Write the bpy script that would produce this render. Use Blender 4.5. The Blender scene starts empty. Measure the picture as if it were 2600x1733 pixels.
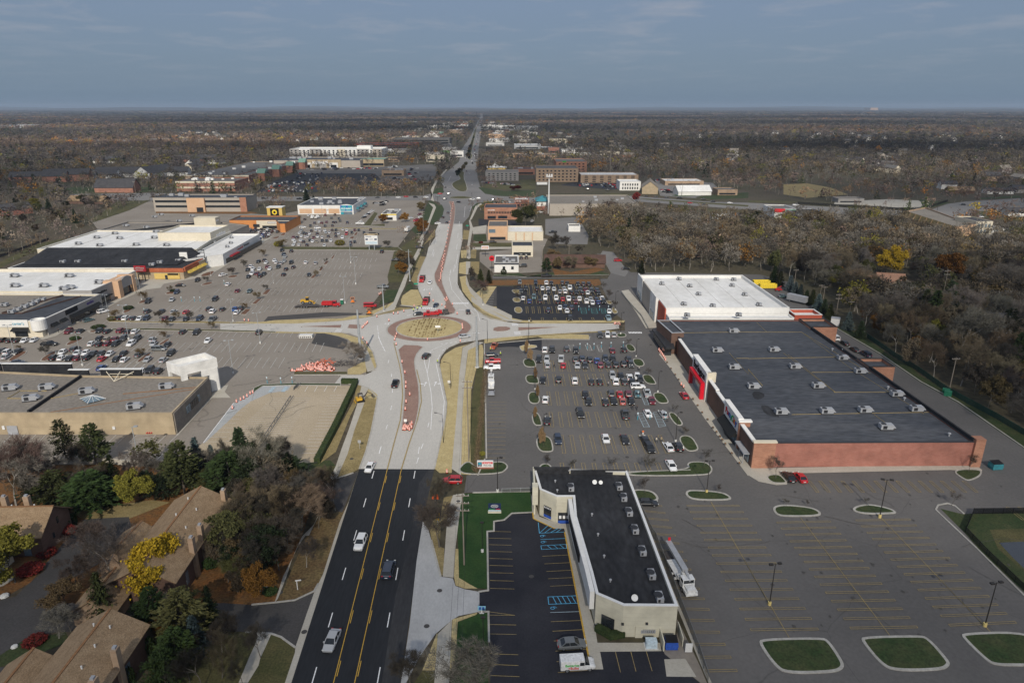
import bpy,math,random
import numpy as np
from mathutils import Vector,Matrix
from mathutils.geometry import tessellate_polygon
SC=bpy.context.scene
COL=SC.collection
PI=math.pi
rad=math.radians
R=random.Random(7)
CH,FPX,HY=84.0,1733.3,272.0
PITCH=math.atan((866.5-HY)/FPX)
cam=bpy.data.cameras.new('camera');camo=bpy.data.objects.new('camera',cam);COL.objects.link(camo)
cam.sensor_width=36;cam.lens=36*FPX/2600;cam.clip_end=90000;cam.clip_start=1
camo.location=(0,0,CH);camo.rotation_euler=(PI/2-PITCH,0,0)
SC.camera=camo
SUN_EL,SUN_AZ=rad(34),rad(1.6)
SUND=Vector((math.sin(SUN_AZ)*math.cos(SUN_EL),-math.cos(SUN_AZ)*math.cos(SUN_EL),math.sin(SUN_EL)))
sl=bpy.data.lights.new('sun','SUN');sl.energy=3.6;sl.angle=rad(0.53);sl.color=(1,.93,.82)
so=bpy.data.objects.new('sun',sl);COL.objects.link(so);so.rotation_euler=SUND.to_track_quat('Z','Y').to_euler()
so.location=(0,-60,200)
W=bpy.data.worlds.new('World');SC.world=W;W.use_nodes=True
nt=W.node_tree;nt.nodes.clear()
def N(t,ty,**k):
 n=t.nodes.new(ty)
 for a,b in k.items():setattr(n,a,b)
 return n
sky=N(nt,'ShaderNodeTexSky',sky_type='NISHITA',sun_disc=False,sun_elevation=SUN_EL,sun_rotation=PI-SUN_AZ,altitude=300,air_density=1.2,dust_density=2.0)
tc=N(nt,'ShaderNodeTexCoord');sp=N(nt,'ShaderNodeSeparateXYZ');nt.links.new(tc.outputs['Generated'],sp.inputs[0])
rp=N(nt,'ShaderNodeValToRGB');nt.links.new(sp.outputs['Z'],rp.inputs[0])
rp.color_ramp.elements[0].position=0.0;rp.color_ramp.elements[0].color=(1.55,2.35,3.35,1)
rp.color_ramp.elements[1].position=1.0;rp.color_ramp.elements[1].color=(2.7,3.2,4.2,1)
for p_,c_ in((.05,(1.62,2.36,3.40,1)),(.16,(1.9,2.55,3.85,1)),(.5,(2.6,3.1,4.1,1))):
 e=rp.color_ramp.elements.new(p_);e.color=c_
mx=N(nt,'ShaderNodeMixRGB');mx.inputs[0].default_value=.9
nt.links.new(sky.outputs[0],mx.inputs[1]);nt.links.new(rp.outputs[0],mx.inputs[2])
dv=N(nt,'ShaderNodeVectorMath',operation='DIVIDE');cz=N(nt,'ShaderNodeCombineXYZ')
za=N(nt,'ShaderNodeMath',operation='ADD');za.inputs[1].default_value=.06;nt.links.new(sp.outputs['Z'],za.inputs[0])
for i_ in range(3):nt.links.new(za.outputs[0],cz.inputs[i_])
nt.links.new(tc.outputs['Generated'],dv.inputs[0]);nt.links.new(cz.outputs[0],dv.inputs[1])
cn=N(nt,'ShaderNodeTexNoise');cn.inputs['Scale'].default_value=1.35;cn.inputs['Detail'].default_value=7;cn.inputs['Roughness'].default_value=.62;cn.inputs['Distortion'].default_value=.35
nt.links.new(dv.outputs[0],cn.inputs['Vector'])
cr=N(nt,'ShaderNodeValToRGB');cr.color_ramp.elements[0].position=.5;cr.color_ramp.elements[1].position=.74
nt.links.new(cn.outputs['Fac'],cr.inputs[0])
cm=N(nt,'ShaderNodeMath',operation='MULTIPLY');cm.inputs[1].default_value=.62;nt.links.new(cr.outputs[0],cm.inputs[0])
zm=N(nt,'ShaderNodeMapRange');zm.inputs[1].default_value=.015;zm.inputs[2].default_value=.11;nt.links.new(sp.outputs['Z'],zm.inputs[0])
cm2=N(nt,'ShaderNodeMath',operation='MULTIPLY');nt.links.new(cm.outputs[0],cm2.inputs[0]);nt.links.new(zm.outputs[0],cm2.inputs[1])
mx2=N(nt,'ShaderNodeMixRGB');mx2.inputs[2].default_value=(3.6,3.8,4.35,1)
nt.links.new(cm2.outputs[0],mx2.inputs[0]);nt.links.new(mx.outputs[0],mx2.inputs[1])
bg=N(nt,'ShaderNodeBackground');bg.inputs['Strength'].default_value=.1
wo=N(nt,'ShaderNodeOutputWorld');nt.links.new(mx2.outputs[0],bg.inputs[0]);nt.links.new(bg.outputs[0],wo.inputs[0])
SC.view_settings.view_transform='Standard';SC.view_settings.look='None';SC.view_settings.exposure=0;SC.view_settings.gamma=1
SC.cycles.max_bounces=4;SC.cycles.diffuse_bounces=2;SC.cycles.glossy_bounces=2;SC.cycles.transparent_max_bounces=8;SC.cycles.volume_bounces=0
SC.cycles.use_denoising=True
CX={'a':0,'b':600,'c':1200,'d':1900};CY={'0':250,'1':560,'2':900,'3':1273}
def px(c,x,y):
 if c=='s':return x,y
 if c=='o':return x*1.10544,y*1.10544
 if c=='n':return 960+x*400/2353,380+y*400/2353
 if c=='m':return 560+x*400/2353,400+y*400/2353
 k=700/2353
 return CX[c[0]]+x*k,(240 if c=='a0' else CY[c[1]])+y*k
def q(c,x,y,z=0.0):
 sx,sy=px(c,x,y);u=(sx-1300)/FPX;v=(sy-866.5)/FPX
 dy=math.cos(PITCH)-v*math.sin(PITCH);dz=-math.sin(PITCH)-v*math.cos(PITCH)
 t=(z-CH)/dz
 return Vector((u*t,dy*t,z))
def hz(c,x,y,b):
 v=(px(c,x,y)[1]-866.5)/FPX
 dy=math.cos(PITCH)-v*math.sin(PITCH);dz=-math.sin(PITCH)-v*math.cos(PITCH)
 return CH+b[1]/dy*dz
def P(s,z=0.0):
 out,c=[],None
 for t in s.replace('/',' ').split():
  if ',' in t:
   x,y=t.split(',');out.append(q(c,float(x),float(y),z))
  else:c=t
 return out
def V2(l):return[Vector((p[0],p[1]))for p in l]
MATS={}
def node_mat(name):
 m=bpy.data.materials.new(name);m.use_nodes=True;t=m.node_tree
 b=t.nodes['Principled BSDF'];b.inputs['Specular IOR Level'].default_value=.3
 MATS[name]=m
 return m,t,b
def lerp(a,b,f):return tuple(a[i]*(1-f)+b[i]*f for i in range(3))
def M(name,c1,c2=None,s=.15,rough=.9,fine=3.0,fa=.18,st=(1,1,1),metal=0,spec=.3,coord='pos',ramp=(.35,.65),crack=0,objcol=False,island=0,bump=0):
 """surface with two wandering tones and a fine grain, in metres"""
 m,t,b=node_mat(name)
 L=t.links.new
 g=N(t,'ShaderNodeNewGeometry');tx=N(t,'ShaderNodeTexCoord')
 src=g.outputs['Position']if coord=='pos' else tx.outputs['Object']
 mp=N(t,'ShaderNodeMapping');mp.inputs['Scale'].default_value=st;L(src,mp.inputs[0])
 n1=N(t,'ShaderNodeTexNoise');n1.inputs['Scale'].default_value=s;n1.inputs['Detail'].default_value=5;n1.inputs['Roughness'].default_value=.6;L(mp.outputs[0],n1.inputs['Vector'])
 r=N(t,'ShaderNodeValToRGB');r.color_ramp.elements[0].position=ramp[0];r.color_ramp.elements[1].position=ramp[1]
 r.color_ramp.elements[0].color=(*c1,1);r.color_ramp.elements[1].color=(*(c2 or c1),1);L(n1.outputs['Fac'],r.inputs[0])
 n2=N(t,'ShaderNodeTexNoise');n2.inputs['Scale'].default_value=fine;n2.inputs['Detail'].default_value=3;L(mp.outputs[0],n2.inputs['Vector'])
 mr=N(t,'ShaderNodeMapRange');mr.inputs[1].default_value=.3;mr.inputs[2].default_value=.7;mr.inputs[3].default_value=1-fa;mr.inputs[4].default_value=1+fa;L(n2.outputs['Fac'],mr.inputs[0])
 v=N(t,'ShaderNodeVectorMath',operation='SCALE');L(r.outputs[0],v.inputs[0]);L(mr.outputs[0],v.inputs['Scale'])
 out=v.outputs[0]
 if crack:
  wn=N(t,'ShaderNodeTexNoise');wn.inputs['Scale'].default_value=.12;L(src,wn.inputs['Vector'])
  ad=N(t,'ShaderNodeMixRGB');ad.blend_type='LINEAR_LIGHT';ad.inputs[0].default_value=6;L(src,ad.inputs[1]);L(wn.outputs['Color'],ad.inputs[2])
  vo=N(t,'ShaderNodeTexVoronoi',feature='DISTANCE_TO_EDGE');vo.inputs['Scale'].default_value=crack;L(ad.outputs[0],vo.inputs['Vector'])
  cr_=N(t,'ShaderNodeMapRange');cr_.inputs[1].default_value=0;cr_.inputs[2].default_value=.10*crack;cr_.inputs[3].default_value=.72;cr_.inputs[4].default_value=1;L(vo.outputs['Distance'],cr_.inputs[0])
  v2=N(t,'ShaderNodeVectorMath',operation='SCALE');L(out,v2.inputs[0]);L(cr_.outputs[0],v2.inputs['Scale']);out=v2.outputs[0]
 if objcol:
  oi=N(t,'ShaderNodeObjectInfo');mm=N(t,'ShaderNodeVectorMath',operation='MULTIPLY');L(out,mm.inputs[0]);L(oi.outputs['Color'],mm.inputs[1]);out=mm.outputs[0]
 if island:
  ir=N(t,'ShaderNodeMapRange');ir.inputs[3].default_value=1-island;ir.inputs[4].default_value=1+island;L(g.outputs['Random Per Island'],ir.inputs[0])
  v3=N(t,'ShaderNodeVectorMath',operation='SCALE');L(out,v3.inputs[0]);L(ir.outputs[0],v3.inputs['Scale']);out=v3.outputs[0]
 L(out,b.inputs['Base Color']);b.inputs['Roughness'].default_value=rough;b.inputs['Metallic'].default_value=metal;b.inputs['Specular IOR Level'].default_value=spec
 if bump:
  bn=N(t,'ShaderNodeBump');bn.inputs['Strength'].default_value=bump;bn.inputs['Distance'].default_value=.05;L(n2.outputs['Fac'],bn.inputs['Height']);L(bn.outputs[0],b.inputs['Normal'])
 return m
def brick_mat(name,c1,c2,mortar,bw=.6,bh=.2):
 m,t,b=node_mat(name);L=t.links.new
 g=N(t,'ShaderNodeNewGeometry');s=N(t,'ShaderNodeSeparateXYZ');L(g.outputs['Position'],s.inputs[0])
 a=N(t,'ShaderNodeMath',operation='ADD');L(s.outputs[0],a.inputs[0]);L(s.outputs[1],a.inputs[1])
 c=N(t,'ShaderNodeCombineXYZ');L(a.outputs[0],c.inputs[0]);L(s.outputs[2],c.inputs[1])
 k=N(t,'ShaderNodeTexBrick');k.inputs['Scale'].default_value=1;k.inputs['Brick Width'].default_value=bw;k.inputs['Row Height'].default_value=bh;k.inputs['Mortar Size'].default_value=.012
 k.inputs['Color1'].default_value=(*c1,1);k.inputs['Color2'].default_value=(*c2,1);k.inputs['Mortar'].default_value=(*mortar,1);L(c.outputs[0],k.inputs['Vector'])
 n=N(t,'ShaderNodeTexNoise');n.inputs['Scale'].default_value=.35;n.inputs['Detail'].default_value=6;L(g.outputs['Position'],n.inputs['Vector'])
 mr=N(t,'ShaderNodeMapRange');mr.inputs[1].default_value=.3;mr.inputs[2].default_value=.7;mr.inputs[3].default_value=.82;mr.inputs[4].default_value=1.15;L(n.outputs['Fac'],mr.inputs[0])
 v=N(t,'ShaderNodeVectorMath',operation='SCALE');L(k.outputs['Color'],v.inputs[0]);L(mr.outputs[0],v.inputs['Scale']);L(v.outputs[0],b.inputs['Base Color']);b.inputs['Roughness'].default_value=.9
 return m
def panel_mat(name,c1,c2,dz=.55,dw=3.0):
 return brick_mat(name,c1,c2,tuple(x*.75 for x in c1),dw,dz)
class MB:
 def __init__(s):s.v=[];s.f=[];s.m=[]
 def quad(s,a,b,c,d,m=0):
  i=len(s.v);s.v+=[a,b,c,d];s.f.append((i,i+1,i+2,i+3));s.m.append(m)
 def tri(s,a,b,c,m=0):
  i=len(s.v);s.v+=[a,b,c];s.f.append((i,i+1,i+2));s.m.append(m)
 def box(s,x0,y0,z0,x1,y1,z1,m=0,rot=0,org=None,top=True,bottom=True):
  c=[(x0,y0,z0),(x1,y0,z0),(x1,y1,z0),(x0,y1,z0),(x0,y0,z1),(x1,y0,z1),(x1,y1,z1),(x0,y1,z1)]
  if rot:
   ox,oy=org or((x0+x1)/2,(y0+y1)/2);ca,sa=math.cos(rot),math.sin(rot)
   c=[(ox+(x-ox)*ca-(y-oy)*sa,oy+(x-ox)*sa+(y-oy)*ca,z)for x,y,z in c]
  i=len(s.v);s.v+=c
  fs=[(0,1,5,4),(1,2,6,5),(2,3,7,6),(3,0,4,7)]
  if top:fs.append((4,5,6,7))
  if bottom:fs.append((3,2,1,0))
  for f in fs:s.f.append(tuple(i+j for j in f));s.m.append(m)
 def prism(s,poly,z0,z1,m=0,mt=None,cap=True,base=False,wallm=None):
  poly=[(p[0],p[1])for p in poly]
  a=sum(poly[i][0]*poly[(i+1)%len(poly)][1]-poly[(i+1)%len(poly)][0]*poly[i][1]for i in range(len(poly)))
  if a<0:poly=poly[::-1]
  n=len(poly);i=len(s.v)
  s.v+=[(x,y,z0)for x,y in poly]+[(x,y,z1)for x,y in poly]
  for k in range(n):
   j=(k+1)%n;s.f.append((i+k,i+j,i+n+j,i+n+k));s.m.append(m)
  if cap:
   for t in tessellate_polygon([[Vector((x,y,0))for x,y in poly]]):
    t=list(t);A,B,C=(poly[x]for x in t)
    if(B[0]-A[0])*(C[1]-A[1])-(B[1]-A[1])*(C[0]-A[0])<0:t=t[::-1]
    s.f.append(tuple(i+n+x for x in t));s.m.append(m if mt is None else mt)
 def flat(s,poly,z,m=0):
  poly=[(p[0],p[1])for p in poly];i=len(s.v);s.v+=[(x,y,z)for x,y in poly]
  for t in tessellate_polygon([[Vector((x,y,0))for x,y in poly]]):
   t=list(t);A,B,C=(poly[x]for x in t)
   if(B[0]-A[0])*(C[1]-A[1])-(B[1]-A[1])*(C[0]-A[0])<0:t=t[::-1]
   s.f.append(tuple(i+x for x in t));s.m.append(m)
 def tube(s,a,b,r0,r1=None,n=6,m=0,cap=True):
  a,b=Vector(a),Vector(b);r1=r0 if r1 is None else r1;d=b-a
  if d.length<1e-6:return
  d.normalize();u=d.orthogonal().normalized();w=d.cross(u);i=len(s.v)
  for p,r in((a,r0),(b,r1)):
   s.v+=[tuple(p+(u*math.cos(2*PI*k/n)+w*math.sin(2*PI*k/n))*r)for k in range(n)]
  for k in range(n):
   j=(k+1)%n;s.f.append((i+k,i+j,i+n+j,i+n+k));s.m.append(m)
  if cap:s.f.append(tuple(i+n+k for k in range(n)));s.m.append(m);s.f.append(tuple(i+k for k in range(n))[::-1]);s.m.append(m)
 def lathe(s,prof,n=12,m=0,c=(0,0,0)):
  i=len(s.v)
  for r,z in prof:s.v+=[(c[0]+r*math.cos(2*PI*k/n),c[1]+r*math.sin(2*PI*k/n),c[2]+z)for k in range(n)]
  for a in range(len(prof)-1):
   mm=m[a]if isinstance(m,(list,tuple))else m
   for k in range(n):
    j=(k+1)%n;s.f.append((i+a*n+k,i+a*n+j,i+(a+1)*n+j,i+(a+1)*n+k));s.m.append(mm)
 def line(s,pts,w,z,m=0,closed=False):
  pts=[Vector((p[0],p[1]))for p in pts];n=len(pts)
  L_,R_=[],[]
  for i in range(n):
   a=pts[i-1]if(i or closed)else pts[i];b=pts[(i+1)%n]if(i<n-1 or closed)else pts[i]
   d=(b-a).normalized();o=Vector((-d.y,d.x))*w/2
   if(i or closed)and(i<n-1 or closed):
    e1=(pts[i]-a).normalized();e2=(b-pts[i]).normalized();h_=Vector((-e1.y-e2.y,e1.x+e2.x))
    if h_.length>1e-4:h_.normalize();o=h_*w/2/max(.5,h_.dot(Vector((-e1.y,e1.x))))
   L_.append(pts[i]+o);R_.append(pts[i]-o)
  for i in range(n if closed else n-1):
   j=(i+1)%n
   s.quad((R_[i].x,R_[i].y,z),(R_[j].x,R_[j].y,z),(L_[j].x,L_[j].y,z),(L_[i].x,L_[i].y,z),m)
 def ridge(s,pts,w,z0,z1,m=0,closed=False):
  pts=[Vector((p[0],p[1]))for p in pts];n=len(pts);L_,R_=[],[]
  for i in range(n):
   a=pts[i-1]if(i or closed)else pts[i];b=pts[(i+1)%n]if(i<n-1 or closed)else pts[i]
   d=(b-a).normalized();o=Vector((-d.y,d.x))*w/2
   if(i or closed)and(i<n-1 or closed):
    e1=(pts[i]-a).normalized();e2=(b-pts[i]).normalized();h_=Vector((-e1.y-e2.y,e1.x+e2.x))
    if h_.length>1e-4:h_.normalize();o=h_*w/2/max(.5,h_.dot(Vector((-e1.y,e1.x))))
   L_.append(pts[i]+o);R_.append(pts[i]-o)
  rng=range(n if closed else n-1)
  for i in rng:
   j=(i+1)%n;l0,l1,r0,r1=L_[i],L_[j],R_[i],R_[j]
   s.quad((r0.x,r0.y,z1),(r1.x,r1.y,z1),(l1.x,l1.y,z1),(l0.x,l0.y,z1),m)
   s.quad((r0.x,r0.y,z0),(r1.x,r1.y,z0),(r1.x,r1.y,z1),(r0.x,r0.y,z1),m)
   s.quad((l1.x,l1.y,z0),(l0.x,l0.y,z0),(l0.x,l0.y,z1),(l1.x,l1.y,z1),m)
  if not closed:
   for k in(0,n-1):
    a,b=(R_[k],L_[k])if k else(L_[k],R_[k])
    s.quad((a.x,a.y,z0),(b.x,b.y,z0),(b.x,b.y,z1),(a.x,a.y,z1),m)
 def build(s,name,mats,parent=None,smooth=False,loc=None,col=None):
  me=bpy.data.meshes.new(name);me.from_pydata([tuple(v)for v in s.v],[],s.f)
  mats=mats if isinstance(mats,(list,tuple))else[mats]
  for m in mats:me.materials.append(MATS[m]if isinstance(m,str)else m)
  me.polygons.foreach_set('material_index',s.m)
  if smooth:me.polygons.foreach_set('use_smooth',[True]*len(s.f))
  me.update()
  o=bpy.data.objects.new(name,me);COL.objects.link(o)
  if parent:o.parent=parent
  if loc is not None:o.location=loc
  if col is not None:o.color=(*col,1)
  return o
def tag(o,label=None,cat=None,group=None,kind=None):
 if label:o['label']=label
 if cat:o['category']=cat
 if group:o['group']=group
 if kind:o['kind']=kind
 return o
def root(name,loc,rz=0,label=None,cat=None,group=None):
 o=bpy.data.objects.new(name,None);COL.objects.link(o);o.empty_display_size=.5
 o.location=loc;o.rotation_euler=(0,0,rz)
 return tag(o,label,cat,group)
def copy_tree(o,parent=None,col=None):
 c=o.copy();COL.objects.link(c);c.parent=parent
 if col is not None:c.color=(*col,1)
 for ch in o.children:copy_tree(ch,c,col)
 return c
def place(proto,used,loc,rz,label,group=None,scale=None,col=None):
 """first use moves the prototype itself, later uses copy it with its parts"""
 if proto.name in used:
  o=copy_tree(proto,None,col)
 else:
  o=proto;used.add(proto.name)
  if col is not None:
   for x in[o]+list(o.children_recursive):x.color=(*col,1)
 o.location=loc;o.rotation_euler=(0,0,rz);o['label']=label
 if group:o['group']=group
 if scale is not None:o.scale=scale if isinstance(scale,(tuple,list))else(scale,)*3
 return o
USED=set()
def text(s,size,mat,parent,loc,rot,name='lettering',depth=.06,align='CENTER',sx=1,bold=0):
 cu=bpy.data.curves.new(name,'FONT');cu.body=s;cu.size=size;cu.extrude=depth;cu.align_x=align;cu.align_y='CENTER';cu.offset=bold
 t=bpy.data.objects.new(name,cu);me=bpy.data.meshes.new_from_object(t);bpy.data.objects.remove(t)
 me.name=name;me.materials.clear();me.materials.append(MATS[mat])
 o=bpy.data.objects.new(name,me);COL.objects.link(o);o.parent=parent;o.location=loc;o.rotation_euler=rot;o.scale=(sx,1,1)
 return o
FRONT=(PI/2,0,0)
LEFT=(PI/2,0,-PI/2)
RIGHT=(PI/2,0,PI/2)
def ordn(i):return['first','second','third','fourth','fifth','sixth','seventh','eighth','ninth','tenth','eleventh','twelfth','thirteenth','fourteenth','fifteenth','sixteenth','seventeenth','eighteenth','nineteenth','twentieth','twenty-first','twenty-second','twenty-third','twenty-fourth','twenty-fifth','twenty-sixth','twenty-seventh','twenty-eighth','twenty-ninth','thirtieth'][i]if i<30 else str(i+1)+'th'
M('asphalt_left',(.225,.197,.165),(.27,.24,.205),s=.03,crack=.035,fine=1.5,fa=.09)
M('asphalt_right',(.105,.10,.096),(.138,.13,.123),s=.035,crack=.03,fine=1.5,fa=.09)
M('asphalt_new',(.022,.023,.028),(.030,.031,.036),s=.06,fine=2)
M('asphalt_road',(.014,.016,.02),(.022,.024,.028),s=.05,st=(1,.12,1))
M('asphalt_dusty',(.026,.027,.031),(.062,.061,.061),s=.09,st=(1,.2,1),ramp=(.4,.7))
M('asphalt_far',(.17,.165,.16),(.21,.2,.19),s=.03)
M('asphalt_patch',(.06,.057,.055),(.075,.07,.068),s=.1)
M('asphalt_shop',(.018,.019,.026),(.038,.038,.045),s=.08,ramp=(.4,.75))
M('concrete_new',(.44,.42,.385),(.50,.48,.44),s=.1,st=(1,.25,1),fa=.07)
M('concrete_apron',(.37,.37,.365),(.45,.45,.445),s=.2,st=(1,.5,1),fa=.07)
M('concrete_walk',(.40,.37,.31),(.46,.43,.37),s=.2,fa=.08)
M('concrete_tan',(.38,.31,.215),(.44,.365,.265),s=.06)
M('concrete_seal',(.34,.35,.35),(.40,.41,.41),s=.06)
M('kerb',(.33,.315,.28),(.45,.43,.39),s=.35,fa=.15)
M('red_paving',(.24,.145,.115),(.30,.20,.16),s=.15,ramp=(.3,.75))
M('straw',(.40,.315,.15),(.48,.39,.20),s=.35,fa=.22)
M('straw_dull',(.22,.17,.075),(.30,.235,.11),s=.35,fa=.25)
M('furrow',(.15,.10,.035),(.2,.14,.055),s=.5)
M('grass',(.024,.046,.013),(.055,.064,.024),s=.3,fa=.35,fine=2.5)
M('grass_bright',(.017,.052,.011),(.032,.068,.016),s=.2,fa=.25,fine=3)
M('grass_dull',(.06,.062,.022),(.10,.088,.036),s=.18,fa=.35)
M('leaf_litter',(.20,.085,.025),(.13,.075,.03),s=.4,fa=.4,fine=2.2)
M('leaf_dull',(.12,.075,.035),(.17,.125,.055),s=.3,fa=.4,fine=2.2)
M('mulch',(.13,.065,.04),(.17,.09,.055),s=.5)
M('earth',(.085,.068,.045),(.062,.056,.03),s=.012,fa=.35,fine=.6,ramp=(.4,.6))
M('crack_seal',(.085,.08,.076));M('oil',(.07,.066,.062))
M('paint_white',(.62,.61,.58),(.5,.49,.46),s=.8,ramp=(.45,.75))
M('paint_bright',(.8,.8,.8))
M('paint_yellow',(.55,.34,.05),(.5,.31,.06),s=.8)
M('paint_gold',(.36,.27,.11),(.27,.21,.11),s=.5)
M('paint_blue',(.10,.38,.62),(.12,.42,.66),s=.8)
M('paint_pale_blue',(.38,.47,.52),(.34,.43,.48),s=.4)
M('paint_teal',(.10,.30,.30))
M('water',(.006,.016,.032),rough=.12,spec=.5)
# ================================================================ GROUND
ZK=[0]
def lv(n):ZK[0]+=1;return .012*n+(ZK[0]%16)*.0007
SHEETS=[]
def sheet(name,pts,mat,level,label=None):
 pts=P(pts)if isinstance(pts,str)else pts
 if name in('parking_lot','road','pond','driveway'):SHEETS.append([(p[0],p[1])for p in pts])
 b=MB();b.flat(pts,lv(level));o=b.build(name,mat);o['kind']='structure'
 return o
KERB=MB();KERBS={}
ISL={}
def smooth_poly(pts,n=2):
 pts=[Vector((p[0],p[1]))for p in pts]
 for _ in range(n):
  out=[]
  for i in range(len(pts)):
   a,b=pts[i],pts[(i+1)%len(pts)];out+=[a.lerp(b,.25),a.lerp(b,.75)]
  pts=out
 return pts
def island(pts,mat,smooth=2,kw=.35,h=.14,kerb=True,z0=0.0):
 pts=P(pts)if isinstance(pts,str)else pts
 if smooth:pts=smooth_poly(pts,smooth)
 ISL.setdefault(mat,MB()).prism(pts,z0,h-.01,cap=True)
 if kerb:KERB.ridge(pts,kw,z0,h+.012,closed=True)
def rect(x0,y0,x1,y1):return[Vector((x0,y0)),Vector((x1,y0)),Vector((x1,y1)),Vector((x0,y1))]
b=MB()
ys=[-300,-40,60,120,200,300,450,700,1000,1500,2300,3500,5500,9000,15000,26000]
for i in range(len(ys)-1):
 for j in range(-10,10):
  x=lambda k,y:k/10*(y*1.2+900)
  b.quad((x(j,ys[i]),ys[i],0),(x(j+1,ys[i]),ys[i],0),(x(j+1,ys[i+1]),ys[i+1],0),(x(j,ys[i+1]),ys[i+1],0))
tag(b.build('ground','earth'),kind='structure')
sheet('parking_lot','s -420,1186 / b2 -300,925 690,925 1010,250 870,180 / b1 1110,1330 1090,1000 1110,780 1300,530 1345,270 / b0 1490,1120 1590,1000 1610,868 1000,868 / a0 2353,1030 1330,960 1290,900 790,1090 840,1160 / s 60,700 -420,800','asphalt_left',1)
sheet('parking_lot','b2 1965,1035 / c2 105,890 / c1 100,1050 590,1005 1060,940 1300,940 1300,860 1215,790 1100,560 1090,495 170,495 170,470 1150,497 1190,430 1090,330 1060,280 1200,300 1350,440 / d1 100,460 330,520 730,905 1120,1132 1470,1372 1790,1546 / d2 2353,793 / s 2800,1260 2800,1900 1830,1900 / c3 2012,1546 1370,0 / c2 1330,1130 500,1165 0,1175 / b2 1945,1178','asphalt_right',1)
sheet('parking_lot','c3 185,165 185,252 127,255 135,760 55,775 55,940 135,940 140,1200 150,1546 / s 1236,1850 1790,1850 / c3 1940,1546 1640,1300 1600,1200 1000,1200 900,700 780,230 690,230 520,150 510,90 330,100 270,155','asphalt_shop',2)
sheet('service_yard','c3 1745,1000 1940,1400 2000,1546 1945,1546 1640,1300 1600,1210 1740,1170','asphalt_left',3)
sheet('concrete_pad','c3 1635,1345 1815,1340 1910,1495 1655,1492','concrete_walk',5)
sheet('road','s 703,1850 / b3 470,1546 / b2 1050,975 1690,978 / b3 1590,165 1405,1546 / s 999,1850','asphalt_road',4)
sheet('road','b3 1240,1546 1360,800 / b2 1490,1546 1560,1100 1640,980 1690,978 / b3 1590,165 1500,800 1405,1546','asphalt_dusty',5)
sheet('road','b2 1050,975 1105,830 1150,660 1185,480 1205,370 1130,288 1025,252 900,248 838,248 895,178 1090,176 1150,150 1200,105 / b1 1170,1130 1120,1040 1070,1000 960,962 870,955 760,950 500,950 0,938 / a1 1880,938 1880,880 / b1 0,880 500,880 900,858 1100,830 1230,805 1350,785 1430,762 1510,752 1590,722 1600,680 1560,600 1545,540 1550,480 1580,400 1620,310 1640,230 1700,140 / b0 1700,1130 1725,1070 1930,1070 1930,1200 1912,1290 1895,1400 1890,1500 / b1 1888,560 1912,595 1960,672 2020,740 2100,800 2200,840 2353,860 / c1 60,795 150,838 300,868 400,880 1250,880 1250,920 1050,945 700,965 400,985 100,1010 0,1027 / b1 1900,1045 1800,1088 1740,1165 1730,1250 / b2 1735,100 1765,260 1795,410 1790,500 1770,620 1690,978','concrete_new',3)
sheet('road','b0 1725,1070 1745,1000 1755,930 1735,888 1690,872 1600,868 1000,868 200,878 / a0 1290,905 600,900 600,850 1290,840 / b0 190,838 1000,838 1600,830 1700,800 1765,800 1770,750 1740,700 1760,650 1830,600 1900,540 1920,480 1900,470 1960,380 2010,300 2050,215 2075,165 2080,130 2105,130 2103,165 2100,215 2090,300 2075,380 2065,480 2050,580 2060,680 2080,750 2120,790 2200,830 2353,840 / c0 700,855 900,830 1200,820 1400,835 2000,880 2353,890 / d0 300,905 900,935 1500,970 1700,900 1850,880 2353,850 2353,960 1960,960 1830,1040 1400,1000 700,985 / c0 2353,950 1400,880 1000,880 300,900 / b0 2250,878 2100,890 2040,920 2010,930 1985,1010 1930,1070','asphalt_far',4)
sheet('road','b2 1010,1010 1040,1000 905,1345 870,1335 850,1300 690,1110 500,1110 500,1060 780,1080 850,1062','asphalt_patch',3)
sheet('road','b3 665,775 505,1240 380,1150 300,1125 80,1110 / a3 1850,1100 1300,1050 1150,1100 600,1110 500,1110 250,1150 0,1310 / s -100,1680 -100,1520 / a3 0,840 130,810 260,690 390,580 400,520 560,330 700,220 720,150 1100,130 1130,240 900,500 500,720 500,860 800,880 1200,880 1900,865 / b3 130,880 330,860 500,840','asphalt_patch',3)
sheet('road','a3 -60,1546 0,1480 90,1410 0,1410 / s -60,1692','asphalt_patch',2)
sheet('gutter','s 680,1850 / b3 415,1546 500,1290 505,1240 600,960 665,775 740,620 880,180 960,0 / b2 1050,975 / b3 470,1546 / s 703,1850','concrete_walk',5)
sheet('apron','b3 1405,1546 1480,1050 1540,500 1592,170 1640,245 1665,330 1745,640 1850,655 1870,720 1950,748 2075,770 2075,940 1900,975 1840,1010 1700,1130 1560,1330 1450,1546 / s 999,1850','concrete_apron',5)
sheet('road','a1 1880,880 910,852 905,865 / a1 1000,905 1880,930','asphalt_left',2)
sheet('parking_lot','c1 205,562 370,562 400,538 1010,538 1080,590 1110,660 1130,700 1185,722 1245,790 1170,850 400,852 215,808 205,728','asphalt_new',2)
sheet('parking_lot','c1 105,562 205,562 205,728 110,725','asphalt_patch',2)
sheet('parking_lot','c1 215,1045 590,1013 590,1110 430,1082 330,1075 215,1080','asphalt_new',2)
sheet('parking_lot','b1 750,782 1085,790 1060,802 330,850 320,865 230,865 270,818','asphalt_patch',3)
sheet('parking_lot','b1 685,960 755,962 870,988 950,1020 940,1070 910,1098 640,1048','asphalt_patch',3)
sheet('parking_lot','b2 225,265 985,265 680,925 / a2 1500,925 1730,755 1995,415','concrete_tan',3)
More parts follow.
